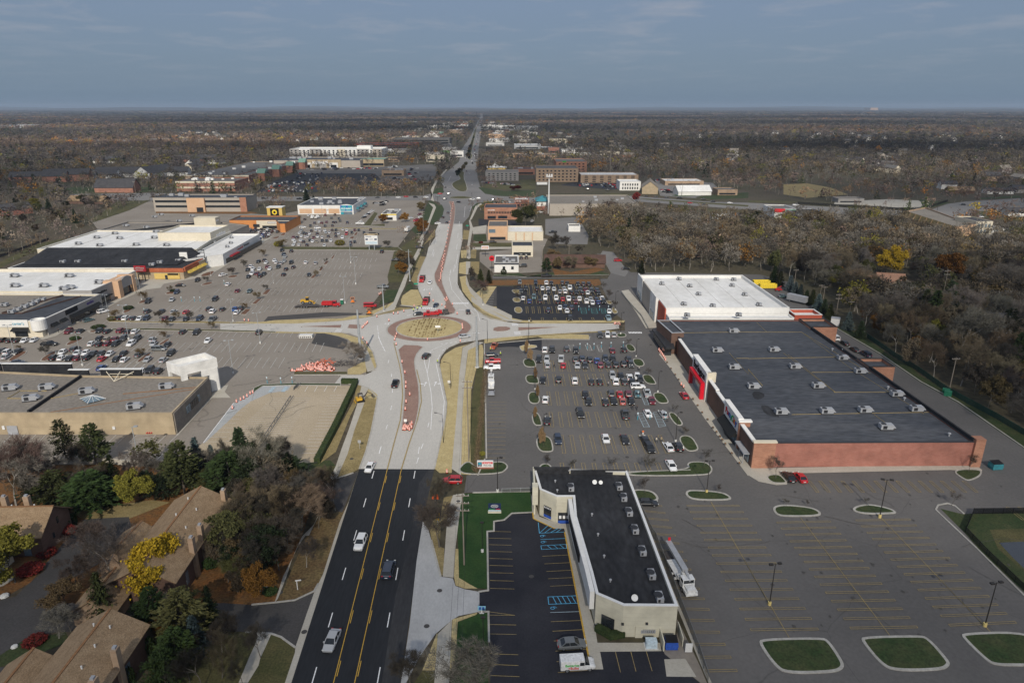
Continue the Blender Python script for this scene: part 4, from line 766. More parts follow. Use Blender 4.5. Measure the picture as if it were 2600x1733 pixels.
B=Bld('monument_sign','maroon scalloped plaza sign standing beside the orange banded store','sign',(-189,340));B.box('post',-190.6,339.8,0,-190.2,340.2,5,'metal_dark');B.box('post',-187.4,339.8,0,-187,340.2,5,'metal_dark');B.box('panel',-192,339.7,5,-186,340.3,8,'sign_maroon');B.marks(7,4.6,.9,'stucco_grey',-189,339.65,6.9,'x');B.marks(6,4,.7,'stucco_grey',-189,339.65,5.8,'x')
B=strip('largest white roofed strip store with tall cream sign tower',[(-269,382.5),(-178.6,382.5),(-182.4,411.5),(-182,441),(-271,445)],7.3,'stucco_cream','roof_white',.7,'stucco_white')
B.shell(rectp(-214.5,411.8,-182.6,440.4),11.2,'stucco_cream','roof_white',.9,'stucco_cream',names=('tower_wall','tower_roof','tower_parapet'))
B.marks(9,14,1.9,'letter_white',-182.5,427,9.3,'y')
for k in range(5):B.box('roof_seam',-255+k*16,384,7.30,-254.8+k*16,441,7.34,'roof_gravel')
B=strip('low white roofed shop wing with red awning along the mall drive',[(-178,360.2),(-161.6,376.5),(-163.6,441),(-181.5,441),(-178.4,383)],5.6,'stucco_white','roof_white',.7,'stucco_white')
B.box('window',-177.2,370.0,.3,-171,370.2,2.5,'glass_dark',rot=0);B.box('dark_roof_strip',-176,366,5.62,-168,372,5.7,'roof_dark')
B.box('side_window',-162.0,380,.3,-161.6,438,3.0,'glass_dark');B.box('red_awning',-162.2,386,3.0,-160.2,398,3.5,'sign_maroon');B.marks(7,9,1.2,'sign_maroon',-161.5,402,4.9,'y');B.marks(6,9,1.2,'letter_black',-162.1,414,4.9,'y')
B=strip('grey flat roofed store block with rooftop screens behind the white roofs',[(-276,447),(-184,447),(-184,478),(-206,490),(-276,492)],5.5,'stucco_greige','roof_gravel',.5,'metal_dark')
bk=MB();bk.ridge([(-258,449),(-238,470),(-222,486)],.5,5.5,6.8);B.part('roof_divider',bk,'roof_black');B.box('sign_tower',-222,478,0,-207,486,11,'stucco_cream');B.box('blue_awning',-209,477,3,-200,480,5,'letter_blue');B.marks(3,5,1.4,'letter_white',-206.9,481.5,9,'y')
B=strip('orange fronted store with cream shop end facing the packed parking row',[(-206,499),(-172,499),(-164,483),(-160.5,483),(-160.5,520),(-206,520)],5.6,'stucco_orange','roof_dark',.6,'metal_dark')
B.box('cream_front',-186,498.0,0,-161.5,498.9,5.9,'stucco_cream');B.box('display_window',-182,497.8,.3,-163,497.98,2.4,'glass_dark');B.box('sign_board',-178,497.8,3.9,-167,497.98,5.3,'stucco_grey');B.marks(12,10,.8,'letter_white',-172.5,497.7,4.6,'x')
for x in(-200.5,-188.5):B.box('awning',x,497.6,1.4,x+4.6,498.9,3.4,'metal_dark')
B=Bld('yellow_sign_tower','yellow square sign tower with black roundel above the orange store','tower',(-181,530));B.box('tower',-187,525,0,-175.5,533,11.5,'stucco_yellow');B.box('cap',-187.3,524.7,11.5,-175.2,533.3,12,'stucco_white');B.box('sign_panel',-184.5,524.7,5.2,-178,524.98,11,'letter_black')
rn=MB();rn.tube((-181.2,524.68,8.2),(-181.2,524.5,8.2),1.9,n=20);B.part('roundel',rn,'letter_yellow');rn=MB();rn.tube((-181.2,524.48,8.2),(-181.2,524.35,8.2),.9,n=12);B.part('emblem',rn,'letter_black')
QB=[]
def qbox(label,c,xl,xr,yb,yt,depth,wm,rm,par=.5,pm=None,name='shop',cat='shop',group=None):
 a,e=q(c,xl,yb),q(c,xr,yb);a.y=e.y=(a.y+e.y)/2;h=max(2.5,hz(c,(xl+xr)/2,yt,a))
 b=Bld(name,label,cat,((a.x+e.x)/2,a.y+depth/2),group);b.shell(rectp(a.x,a.y,e.x,a.y+depth),h-par,wm,rm,par,pm)
 b.x0,b.x1,b.y0,b.H,b.y1=a.x,e.x,a.y,h,a.y+depth;QB.append((b.x0,b.y0,b.x1,b.y1))
 return b
def bands(b,zs,m='glass_dark',name='window_band',f0=0.02,f1=.98):
 for z0,z1 in zs:b.box(name,b.x0+(b.x1-b.x0)*f0,b.y0-.12,z0*b.H,b.x0+(b.x1-b.x0)*f1,b.y0-.02,z1*b.H,m)
def roofbits(b,n,seed,m='metal_grey',sz=2.2):
 r_=random.Random(seed)
 for k in range(n):
  x=r_.uniform(b.x0+3,b.x1-4);y=r_.uniform(b.y0+3,b.y1-4);s_=r_.uniform(.6,1.2)*sz
  b.box('rooftop_unit',x,y,b.h,x+s_*1.4,y+s_,b.h+s_*.7,m)
B=qbox('long two storey tan and grey office with brick entrance beyond the mall','a0',1322,2110,1000,880,26,'stucco_greige','roof_dark',.8,'metal_dark','office_building','office');bands(B,((.30,.46),(.66,.82)));roofbits(B,7,1,sz=3)
w_=B.x1-B.x0;B.box('entrance_block',B.x0+w_*.37,B.y0-2,0,B.x0+w_*.56,B.y0-.13,B.H*.98,'stucco_peach');B.box('entrance',B.x0+w_*.47,B.y0-2.3,0,B.x0+w_*.54,B.y0-2.01,B.H*.33,'glass_dark');B.box('brick_pier',B.x1-5,B.y0-1,0,B.x1+.5,B.y0-.13,B.H*1.02,'brick_orange')
B=qbox('white clothing store with tan wall panels and teal arched sign','b0',528,1005,988,912,52,'stucco_white','roof_dark',.6,'stucco_white','clothing_store','store');roofbits(B,12,2,sz=2.6)
w_=B.x1-B.x0
for t in(.03,.29,.55):B.box('tan_panel',B.x0+w_*t,B.y0-.2,.8,B.x0+w_*(t+.22),B.y0-.02,B.H*.62,'stucco_peach')
gx0,gx1=B.x0+w_*.75,B.x0+w_*1.0
B.box('sign_front',gx0,B.y0-1.2,0,gx1,B.y0-.03,B.H*1.0,'stucco_white')
ac=MB()
for k in range(10):ac.box(gx0+(gx1-gx0)*k/10,B.y0-1.2,B.H*1.0+.003,gx0+(gx1-gx0)*(k+1)/10,B.y0-.1,B.H+.9*math.sin(PI*(k+.5)/10))
B.part('arched_top',ac,'stucco_white')
for k in range(8):
 x=gx0+.9+(gx1-gx0-1.8)*k/8;B.box('sign_stripe',x,B.y0-1.3,B.H*.78,x+(gx1-gx0-1.8)/8,B.y0-1.21,B.H*1.02,('letter_blue','sign_teal','letter_teal','sign_teal')[k%4]);B.box('sign_stripe',x,B.y0-1.3,B.H*.40,x+(gx1-gx0-1.8)/8,B.y0-1.21,B.H*.52,('letter_blue','sign_teal','letter_teal','sign_teal')[(k+1)%4])
B.box('sign_field',gx0+.9,B.y0-1.28,B.H*.52,gx1-.9,B.y0-1.205,B.H*.78,'sign_teal');B.text('OLD NAVY',2.0,'letter_white',(gx0+gx1)/2,B.y0-1.33,B.H*.65,FRONT,sx=.85,bold=.05);B.box('entrance',gx0+1,B.y0-1.3,0,gx1-1,B.y0-1.21,B.H*.32,'glass_sky');B.box('poster',gx0+1.2,B.y0-1.4,.2,gx0+3.4,B.y0-1.31,B.H*.3,'sign_teal')
for k in range(3):B.box('side_awning',B.x1+.05,B.y0+10+k*14,2.6,B.x1+2,B.y0+17+k*14,4,'teal_metal')
B=qbox('long greige department store with two white portals beyond the black car park','b0',325,1060,590,530,75,'stucco_greige','roof_dark',1,'stucco_greige','department_store','store')
w_=B.x1-B.x0;B.box('raised_front',B.x0+w_*.30,B.y0-2,0,B.x0+w_*.78,B.y0-.05,B.H*1.14,'stucco_tan')
for t in(.34,.645):B.box('portal',B.x0+w_*t,B.y0-3,0,B.x0+w_*(t+.10),B.y0-2.02,B.H*.72,'stucco_white');B.box('entrance',B.x0+w_*(t+.015),B.y0-3.2,0,B.x0+w_*(t+.085),B.y0-3.02,B.H*.42,'glass_dark')
B.box('sign_panel',B.x0+w_*.475,B.y0-2.5,0,B.x0+w_*.61,B.y0-2.02,B.H*.85,'stucco_grey');B.text("KOHL'S",5.6,'letter_white',B.x0+w_*.542,B.y0-2.6,B.H*.72,FRONT,sx=1.25,bold=.1);roofbits(B,8,3,sz=4)
B=qbox('low shop wing with pale green canopy right of the department store','b0',1062,1262,580,520,40,'stucco_tan','metal_green',.5,'metal_green','shop_wing');bands(B,((.1,.45),))
B=qbox('white and grey four storey apartment block behind the department store','b0',462,1245,512,432,60,'stucco_white','roof_white',1,'stucco_white','apartment_block','apartments')
w_=B.x1-B.x0
for k,(t0,t1,m)in enumerate(((0,.1,'stucco_grey'),(.22,.34,'stucco_grey'),(.52,.6,'stucco_cream'),(.73,.86,'stucco_grey'),(.9,1,'stucco_greige'))):B.box('bay',B.x0+w_*t0,B.y0-1.4,0,B.x0+w_*t1,B.y0-.05,B.H*1.02,m)
for r_ in range(4):
 for k in range(22):B.box('window',B.x0+w_*(k+.3)/22,B.y0-1.6,B.H*(.08+r_*.23),B.x0+w_*(k+.68)/22,B.y0-1.41,B.H*(.21+r_*.23),'glass_dark')
B.box('stair_tower',B.x0+w_*.72,B.y0+10,B.H-1,B.x0+w_*.87,B.y0+30,B.H+5,'stucco_white')
B=qbox('long red panelled building with flat roof behind the apartments','b0',1005,1532,432,388,60,'panel_red_far','roof_grey',1,'panel_red_far','red_building','building');bands(B,((.15,.4),(.55,.75)))
B=qbox('dark brown long office block right of the red building','b0',1335,1820,398,342,60,'roof_grey','roof_dark',1,'shingle_dark','brown_office','office');bands(B,((.2,.45),(.6,.8)))
for lab,c,xl,xr,yb,yt,dp,wm,rm in(('brick and cream striped strip mall end left of the black car park','a0',1512,2010,826,742,40,'brick_far','roof_grey'),('stepped strip mall wing with green gabled entrances by the black car park','a0',2010,2130,760,690,230,'brick_far','roof_grey'),('far wing of the strip mall under a grey roof','a0',1580,2010,735,690,220,'brick_tan','roof_grey'),('tan brick restaurant standing in the black car park','b0',1243,1432,660,612,22,'brick_tan','roof_grey'),('white burger restaurant with yellow trim beside the clothing store','b0',1240,1368,1042,985,26,'stucco_white','roof_grey'),('two storey orange brick office with a row of windows by the far road','c0',100,380,1032,932,24,'brick_orange','roof_dark'),('small red brick shop with white roof behind the orange brick office','c0',358,482,918,866,20,'brick_salmon','roof_white'),('peach shop with large upper window on the far commercial strip','c0',132,298,1206,1090,24,'stucco_peach','roof_grey'),('long cream shop with peach pilasters joined to the peach shop','c0',299,602,1212,1138,24,'stucco_cream','roof_white'),('small cream drive-through with dark flat roof','c0',335,515,1350,1258,16,'stucco_cream','roof_dark'),('white diner with grey roof beside the driveway','c0',186,392,1482,1402,20,'stucco_white','roof_grey'),('red and white self storage office with teal hip roof','c0',545,652,952,880,22,'stucco_white','roof_grey'),('wide pale tan warehouse behind bare trees','c0',655,1412,1000,900,60,'stucco_greige','roof_gravel'),('little white outbuilding with grey roof at the edge of the wood','c0',818,918,1137,1088,10,'stucco_white','shingle_dark'),('four storey brown brick hotel with pale cornice','c0',540,900,712,596,45,'brick_tan','roof_grey'),('taller brick hotel wing with yellow green logo behind the brown hotel','c0',712,972,640,540,60,'brick_orange','roof_grey'),('tan shop row with tall square portals right of the hotel','c0',922,1412,720,652,35,'brick_tan','roof_white'),('ornate white two storey shop with columns','c0',1254,1432,785,710,25,'stucco_white','roof_white'),('low strip of shops with peach centre gable','c0',1642,1970,742,705,30,'brick_tan','roof_white'),('small brick shop with dark windows on its own lawn','c0',2090,2258,826,778,20,'brick_tan','roof_grey'),('grey modern shop building left of the brown hotel','c0',110,392,702,628,35,'stucco_grey','roof_gravel'),('brick restaurant with dark cluttered roof behind the grey shop','c0',350,535,650,602,30,'brick_far','roof_dark'),('long low tan office with two window strips in the trees','c0',275,725,522,482,40,'stucco_peach','roof_grey'),('upper storey tan office block behind the low tan office','c0',405,590,480,462,40,'stucco_cream','roof_grey'),('blue glass fronted office with white roof far up the road','c0',355,582,432,396,50,'stucco_white','roof_white'),('grey flat shed building right of the glass office','c0',585,785,432,418,50,'stucco_grey','roof_white'),('white low shop far up the main road','b0',1270,1350,472,440,40,'stucco_white','roof_white'),('grey box store right of the white low shop','b0',1352,1460,480,440,50,'stucco_grey','roof_grey'),('long green and white petrol station canopy','b0',1735,1830,465,448,15,'letter_green','roof_white'),('far white building with a stepped top near the road','b0',1610,1730,330,305,60,'stucco_white','roof_white'),('long far white store row behind the brown office','b0',1400,1610,335,325,60,'stucco_white','roof_white'),('far tan building left of the distant road','b0',1800,1930,298,268,60,'brick_tan','roof_grey'),('far white roofed store left of the distant road','b0',1860,1975,238,225,80,'stucco_white','roof_white'),('distant white building among the trees','b0',1470,1530,215,200,60,'stucco_white','roof_white'),('far peach store right of the road','c0',135,280,340,305,60,'stucco_peach','roof_grey'),('far white store row right of the road','c0',160,360,258,236,90,'stucco_white','roof_white'),('far white warehouse with dark roof','c0',370,560,270,240,90,'stucco_white','roof_dark'),('far pale shops behind the peach store','c0',140,330,372,350,40,'stucco_white','roof_white'),('long pale blue warehouse far away on the left','a0',0,205,285,264,120,'sign_pale','roof_white'),('pale distant block on the right horizon','d0',1040,1105,106,80,300,'stucco_peach','roof_white'),('white long house among the right hand trees','d0',1150,1240,515,495,12,'stucco_white','roof_white'),('beige two storey house with green windows beyond the wood','d0',1925,2066,1160,1050,24,'stucco_cream','shingle_dark'),('white garage beside the beige two storey house','d0',2072,2175,1162,1108,14,'stucco_white','roof_white'),('grey metal warehouse with black roof by the boulevard','d0',412,680,1062,985,30,'metal_grey','roof_black'),('white shop with red and green mansard by the boulevard','d0',218,405,1022,945,26,'siding_white','roof_grey'),('pale concrete works shed beside the storage yard','d0',765,985,890,855,14,'stucco_grey','roof_gravel'),):
 B=qbox(lab,c,xl,xr,yb,yt,dp,wm,rm);w_=B.x1-B.x0;far=B.y0>1500
 if 'striped' in lab or 'stepped' in lab or 'far wing' in lab:
  for z in(.3,.85):B.box('cream_stripe',B.x0-.2,B.y0-.4,B.H*z,B.x1+.2,B.y0-.05,B.H*(z+.17),'stucco_cream')
  roofbits(B,8,len(lab),'stucco_white',3)
  if 'stepped' in lab:
   for t in(.12,.35,.6,.85):
    y=B.y0+t*dp;g=MB();x0,x1=B.x1-1,B.x1+9;g.quad((x0,y,B.H),(x1,y,B.H),(x1,y+7,B.H+5),(x0,y+7,B.H+5));g.quad((x1,y+14,B.H),(x0,y+14,B.H),(x0,y+7,B.H+5),(x1,y+7,B.H+5));g.tri((x1,y,B.H),(x1,y+14,B.H),(x1,y+7,B.H+5));B.part('green_gable',g,'metal_green');B.box('gable_wall',x0+.2,y+.3,0,x1-.2,y+13.7,B.H-.02,'brick_far')
 elif 'hotel' in lab:
  n_=10 if 'four' in lab else 7
  for r_ in range(4):B.windows('x',B.y0-.1,B.x0+2,B.x1-2,n_,B.H*(.1+r_*.22),B.H*(.2+r_*.22),.45)
  for r_ in range(4):B.windows('y',B.x1+.1,B.y0+2,B.y1-2,8,B.H*(.1+r_*.22),B.H*(.2+r_*.22),.45)
  if 'taller' in lab:B.box('roof_sign',B.x0+w_*.2,B.y0-.4,B.H*.96,B.x0+w_*.32,B.y0-.15,B.H*1.06,'letter_green')
 elif 'orange brick' in lab:
  B.windows('x',B.y0-.1,B.x0+w_*.1,B.x1-1,18,B.H*.5,B.H*.68,.6);bands(B,((.05,.3),),f0=.1,f1=.35);bands(B,((.08,.32),),f0=.42,f1=.7);B.marks(7,6,.7,'letter_white',B.x0+w_*.22,B.y0-.15,B.H*.8,'x')
 elif 'peach shop with' in lab:B.box('upper_window',B.x0+w_*.04,B.y0-.15,B.H*.52,B.x0+w_*.38,B.y0-.03,B.H*.78,'glass_sky');bands(B,((.02,.22),),f0=.1,f1=.9)
 elif 'long cream' in lab:
  for t in(.22,.45,.68):B.box('pilaster',B.x0+w_*t,B.y0-.2,0,B.x0+w_*(t+.03),B.y0-.02,B.H*.9,'stucco_peach')
 elif 'portals' in lab:
  for t in(0,.3,.53):B.box('portal',B.x0+w_*t,B.y0-1.5,0,B.x0+w_*(t+.07),B.y0-.05,B.H*1.15,'stucco_tan');B.box('portal_glass',B.x0+w_*(t+.015),B.y0-1.7,0,B.x0+w_*(t+.055),B.y0-1.52,B.H*.75,'glass_dark')
  bands(B,((.05,.5),),f0=.08,f1=.52);roofbits(B,6,9,sz=3)
 elif 'teal hip' in lab or 'petrol' in lab or 'ornate' in lab:
  if 'teal' in lab:
   g=MB();cx,cy=(B.x0+B.x1)/2,B.y0+dp/2;t_=Vector((cx,cy,B.H+4));k_=[Vector((B.x0-1,B.y0-1,B.H+.2)),Vector((B.x1+1,B.y0-1,B.H+.2)),Vector((B.x1+1,B.y1+1,B.H+.2)),Vector((B.x0-1,B.y1+1,B.H+.2))]
   for i in range(4):g.tri(k_[i],k_[(i+1)%4],t_)
   B.part('hip_roof',g,'teal_metal');B.box('red_base',B.x0,B.y0-.2,0,B.x1,B.y0-.05,B.H*.45,'brick_salmon')
  if 'ornate' in lab:B.windows('x',B.y0-.1,B.x0+2,B.x1-2,7,B.H*.15,B.H*.4,.5);B.windows('x',B.y0-.1,B.x0+2,B.x1-2,7,B.H*.55,B.H*.8,.5)
 elif 'beige two' in lab:B.windows('x',B.y0-.1,B.x0+1,B.x1-1,4,B.H*.1,B.H*.38,.6,'glass_sky');B.windows('x',B.y0-.1,B.x0+1,B.x1-1,4,B.H*.55,B.H*.82,.6,'glass_sky')
 elif 'mansard by' in lab:B.box('red_mansard',B.x0-.4,B.y0-.8,B.H*.7,B.x0+w_*.45,B.y0-.05,B.H*1.05,'letter_red');B.box('green_mansard',B.x0+w_*.46,B.y0-.8,B.H*.65,B.x1,B.y0-.05,B.H,'metal_green')
 elif 'burger' in lab:B.box('yellow_trim',B.x0-.1,B.y0-.3,B.H*.85,B.x1+.1,B.y0-.05,B.H*.98,'letter_yellow');bands(B,((.1,.5),),f0=.3,f1=.75);roofbits(B,5,4)
 elif 'diner' in lab:B.windows('x',B.y0-.1,B.x0+w_*.22,B.x1-1,2,B.H*.3,B.H*.62,.3);B.box('grey_band',B.x0-.1,B.y0-.2,B.H*.82,B.x1+.1,B.y0-.05,B.H,'roof_dark');roofbits(B,6,8,sz=1.6)
 elif 'garage' in lab:B.box('garage_door',B.x0+2,B.y0-.1,0,B.x1-2.5,B.y0-.02,B.H*.6,'glass_dark')
 else:
  if not far and 'warehouse' not in lab and 'outbuilding' not in lab:bands(B,((.12,.42),),f0=.08,f1=.9)
  elif 'office' in lab:bands(B,((.3,.6),))
  if w_>25:roofbits(B,5,len(lab),sz=2 if not far else 4)
B=Bld('bronze_mansard_row','long row of shops under a bronze ribbed mansard beyond the wood','shop',q('d0',1600,1120));a_,e_=q('d0',1310,1040),q('d0',1740,1190);a2,e2=q('d0',1500,1000,0),q('d0',1920,1165,0)
B.shell([a_,e_,e2,a2],6,'brick_tan','roof_gravel',.8);k_=MB();v=(e_-a_).normalized();o=Vector((v.y,-v.x,0))*1.4
k_.quad(a_+o+Vector((0,0,4)),e_+o+Vector((0,0,4)),e_+o*.1+Vector((0,0,8)),a_+o*.1+Vector((0,0,8)));B.part('mansard',k_,'paint_gold')
for k in range(9):
 p_=a_.lerp(e_,(k+.5)/9);k_=MB();k_.tube(p_+o*1.1+Vector((0,0,4)),p_+o*.2+Vector((0,0,8)),.35,n=4);B.part('mansard_rib',k_,'shingle_brown')
k_=MB();k_.ridge([e_+v*.2,e2+v*.2],.4,0,7.6);B.part('end_wall',k_,'stucco_peach')
a_=q('c0',190,606);B=Bld('steepled_church','small pale yellow church with white steeple by the far road','church',(a_.x,a_.y+8));h=hz('c0',190,575,a_)
B.box('nave',a_.x-16,a_.y,0,a_.x+16,a_.y+18,h*.5,'stucco_yellow');g=MB();c_=Vector((a_.x,a_.y+9,h*1.1))
k_=[Vector((a_.x-17,a_.y-1,h*.5)),Vector((a_.x+17,a_.y-1,h*.5)),Vector((a_.x+17,a_.y+19,h*.5)),Vector((a_.x-17,a_.y+19,h*.5))]
for i in range(4):g.tri(k_[i],k_[(i+1)%4],c_)
B.part('roof',g,'stucco_white');g=MB();g.lathe([(3,h*.8),(3,h*1.2),(1.6,h*1.25),(1.2,h*1.5),(.1,h*2.0)],8,c=(a_.x,a_.y+9,0));B.part('steeple',g,'stucco_white')
def gable(name,label,cat,c,L_,D_,h,rise,rz,wm,rm,eave=.6,chim=(),wins=(),group=None,mirror=False):
 """ridge runs along local x"""
 r_=root(name,(c[0],c[1],0),rz,label,cat,group);l,d=L_/2,D_/2
 b=MB();b.box(-l,-d,0,l,d,h,top=False)
 for s in(-1,1):b.tri((s*l,-d,h),(s*l,d,h),(s*l,0,h+rise))if s>0 else b.tri((-l,d,h),(-l,-d,h),(-l,0,h+rise))
 b.build('wall',wm,r_);b=MB();e=eave;k=rise/d;t=.18
 for s in(-1,1):
  y1,z1=s*(d+e),h-e*k
  v=[(-l-e,y1,z1),(l+e,y1,z1),(l+e,0,h+rise),(-l-e,0,h+rise)];b.quad(*(v if s<0 else v[::-1]))
  u=[(x,y,z+t)for x,y,z in v];b.quad(*(u if s<0 else u[::-1]));b.quad(v[0],v[1],u[1],u[0]);b.quad(v[1],v[2],u[2],u[1]);b.quad(v[3],v[0],u[0],u[3])
 rf=b.build('roof',rm,r_)
 b=MB();b.box(-l-e,-.18,h+rise+t-.06,l+e,.18,h+rise+t+.06);b.build('ridge_cap','wood' if rm=='shingle_brown' else rm,rf)
 for x,y,zt in chim:
  b=MB();b.box(x-.55,y-.45,0 if abs(y)>d-.1 else h,x+.55,y+.45,h+rise*.75+zt);ch=b.build('chimney','brick_tan',r_)
  b=MB();b.box(x-.3,y-.25,h+rise*.75+zt,x+.3,y+.25,h+rise*.75+zt+.35);b.build('chimney_cap','metal_grey',ch)
 for ax,p0,p1,z0,z1,s in wins:
  b=MB()
  if ax=='x':b.box(p0,s*d-.06 if s<0 else d-.02,z0,p1,s*d+.02 if s<0 else d+.06,z1)
  else:b.box(s*l-.06 if s<0 else l-.02,p0,z0,s*l+.02 if s<0 else l+.06,p1,z1)
  b.build('window','glass_sky' if ax=='x' else 'glass_dark',r_)
 return r_
def vents(r_,pts,h,rise,d):
 for x,y in pts:
  z=h+rise*(1-abs(y)/d)+.1;b=MB();b.tube((x,y,z),(x,y,z+.55),.13);b.build('roof_vent','metal_white',r_)
h3=gable('townhouse','brown shingled town house with two tall chimneys, bottom left corner','house',(-64.0,78),21.5,10.5,5.2,2.9,rad(91),'brick_brown_shaded','shingle_brown',chim=((2.5,-5.4,1.2),(-3.2,-5.4,1.2)),wins=(('x',4,5.2,1,3.6,-1),('x',-.5,.8,1,3.6,-1)))
vents(h3,((8,.8),(4,-1.5),(0,-1.8),(-4,-2.2),(8,-1.6)),5.2,2.9,5.25)
gable('garage_wing','lower brown roofed garage wing in front of the corner town house','house',(-72.3,75.5),14,8,3.6,2.6,rad(93),'brick_tan','shingle_brown')
h2=gable('townhouse','long brown shingled town house behind the golden tree','house',(-65.4,113),26,11,5.2,3.0,rad(91.5),'brick_brown_shaded','shingle_brown',chim=((12.4,-5.0,.6),(-1,-5.6,1.0),(-5,-5.6,1.0)),wins=(('x',-9,-8,1,3.6,-1),('y',-2,-1,1,3.5,-1)))
vents(h2,((9,.8),(3,.6),(6,-2),(0,-2.4),(-6,-2)),5.2,3,5.5)
gable('garage_wing','small brown hipped garage wing beside the long town house','house',(-74.6,113),9,7,3.0,2.3,rad(88),'brick_tan','shingle_brown')
gable('garage_wing','low pale brick garage half hidden by the golden tree','house',(-71.5,99),8,7,3.0,2.2,rad(92),'brick_tan','shingle_brown')
h1=gable('townhouse','brown shingled town house with two chimneys at the left edge','house',(-102.5,118.4),20,9.6,4.9,3.4,rad(2),'brick_brown_shaded','shingle_brown',chim=((-1.5,3.6,1.2),(3,3.6,1.2),(-9,3.6,1.2)),wins=(('x',5.5,7.2,3.2,4.7,-1),('x',6.2,7.6,.3,2.2,-1),('y',.6,1.2,4,5.4,1),('y',-1.4,-.8,1.8,3,1)))
vents(h1,((6.5,.5),(2,.6),(-3,.6)),4.9,3.4,4.8)
gable('garage_wing','pale garage wing with brown roof at the left edge','house',(-101,108),9,7,2.6,2.0,rad(88),'stucco_cream','shingle_brown')
for lab,c,x,y,L_,D_,h,ri,rz,wm,rm in(('pale blue clapboard house with grey roof among the right hand trees','d1',2070,935,11,8,4.2,3.0,rad(168),'siding_blue','shingle_dark'),('low terracotta roofed house in the middle of the right wood','d1',1040,560,18,9,3.0,2.4,rad(20),'brick_tan','shingle_terra'),('terracotta roofed wing with white chimney in the right wood','d1',1200,540,12,8,3.0,2.4,rad(-15),'brick_tan','shingle_terra'),('long low brown roofed clubhouse behind an orange lawn','c1',870,385,33,10,3.0,3.2,rad(-3),'brick_brown_shaded','shingle_red'),('tan barn style shop with arched windows','c0',1510,800,32,16,6.5,6,rad(80),'stucco_tan','roof_gravel'),('white marquee tent on a small green lawn','c0',1870,818,34,18,4,5,rad(5),'stucco_white','roof_white'),('red brick bank with steep dark roof beyond the trees','a0',1010,830,40,16,5.5,8,rad(0),'brick_far','shingle_dark'),('red brick house with grey roof at the left edge','a0',130,1020,22,11,5,4,rad(60),'brick_salmon','shingle_dark'),('brick apartment house with long grey roof on the left','a0',350,745,60,16,7,5,rad(12),'brick_far','shingle_dark'),('second brick apartment house with grey roof behind the first','a0',590,735,50,16,8,6,rad(12),'brick_far','shingle_dark'),('white gabled clubhouse with wide grey roof','a0',820,715,55,20,5,6,rad(8),'stucco_white','shingle_dark'),('grey roofed condominium left of the yellow tree','a0',1100,700,75,22,5,7,rad(4),'stucco_white','shingle_dark'),('condominium with white dormer peak in the dark roof row','a0',1330,700,50,22,6,8,rad(80),'stucco_white','shingle_dark'),('condominium at the right end of the dark roof row','a0',1480,690,40,18,5,6,rad(10),'stucco_white','shingle_dark'),('small white gabled house in front of the dark wood','a0',1660,610,24,16,4,6,rad(85),'stucco_white','shingle_dark'),('cream gabled house left of the strip mall','a0',1650,645,26,16,4,6,rad(85),'stucco_cream','shingle_dark'),('grey roofed house near the radio mast','a0',920,580,40,16,4,6,rad(10),'stucco_white','shingle_dark'),('long dark roofed house row before the wood','a0',1700,575,60,20,5,6,rad(3),'brick_far','shingle_dark'),('white gable house at the end of the dark roofed row','a0',1850,590,24,16,4,6,rad(80),'stucco_white','shingle_dark'),('brown ranch house with low roof beside the red shrubs','a0',770,925,34,14,3,3.5,rad(-4),'brick_brown_shaded','shingle_brown'),('white ranch house with double garage, far right','d0',2125,810,26,10,3.2,2.6,rad(-3),'stucco_white','shingle_dark'),('brown ranch house beside the far right junction','d0',1800,805,24,11,3.2,3,rad(-10),'brick_brown_shaded','shingle_brown'),('pale two storey house right of the junction trees','d0',1690,770,16,10,5.5,3,rad(-5),'siding_white','shingle_dark'),('white house at the right edge by the boulevard','d0',2330,1000,26,12,3.5,3,rad(-8),'stucco_white','shingle_dark'),('grey house with pale roof behind the right hand spruces','d0',2330,800,24,12,4,3.5,rad(5),'stucco_grey','shingle_dark')):
 p_=q(c,x,y);gable('house',lab,'house',p_,L_,D_,h,ri,rz,wm,rm)
p_=q('d1',2160,1045);B=Bld('carport','white open carport with boxes beside the pale blue house','carport',p_);B.box('roof',p_.x-4,p_.y-1.5,1.9,p_.x+4,p_.y+2.5,2.1,'metal_white')
for x in(-3.6,0,3.6):B.box('post',p_.x+x-.1,p_.y-1.3,0,p_.x+x+.1,p_.y-1.1,1.9,'metal_white')
B.box('side_panel',p_.x-3.8,p_.y+2,0,p_.x+3.8,p_.y+2.2,1.9,'metal_white')
rr=random.Random(5)
FARH=[]
for k in range(150):
 if k<90:X,Y,lab,grp=rr.uniform(150,1500),rr.uniform(800,2400),'small pale suburban house showing between the bare trees on the right','suburban houses on the right'
 else:X,Y,lab,grp=rr.uniform(-1100,-330),rr.uniform(1650,2600),'small white house in the dense housing field on the far left','suburban houses on the left'
 FARH.append((X,Y))
 if k<90 and X<260 and Y<1150:X+=320
 gable('suburban_house',lab,'house',(X,Y),rr.uniform(14,22),rr.uniform(9,12),rr.uniform(5,7.5),rr.uniform(3,4.5),rr.uniform(-.5,.5)+(PI/2 if rr.random()<.4 else 0),rr.choice(('stucco_white','stucco_greige','stucco_cream','stucco_grey','brick_tan')),rr.choice(('shingle_dark','roof_grey','shingle_dark','roof_gravel')),group=grp)
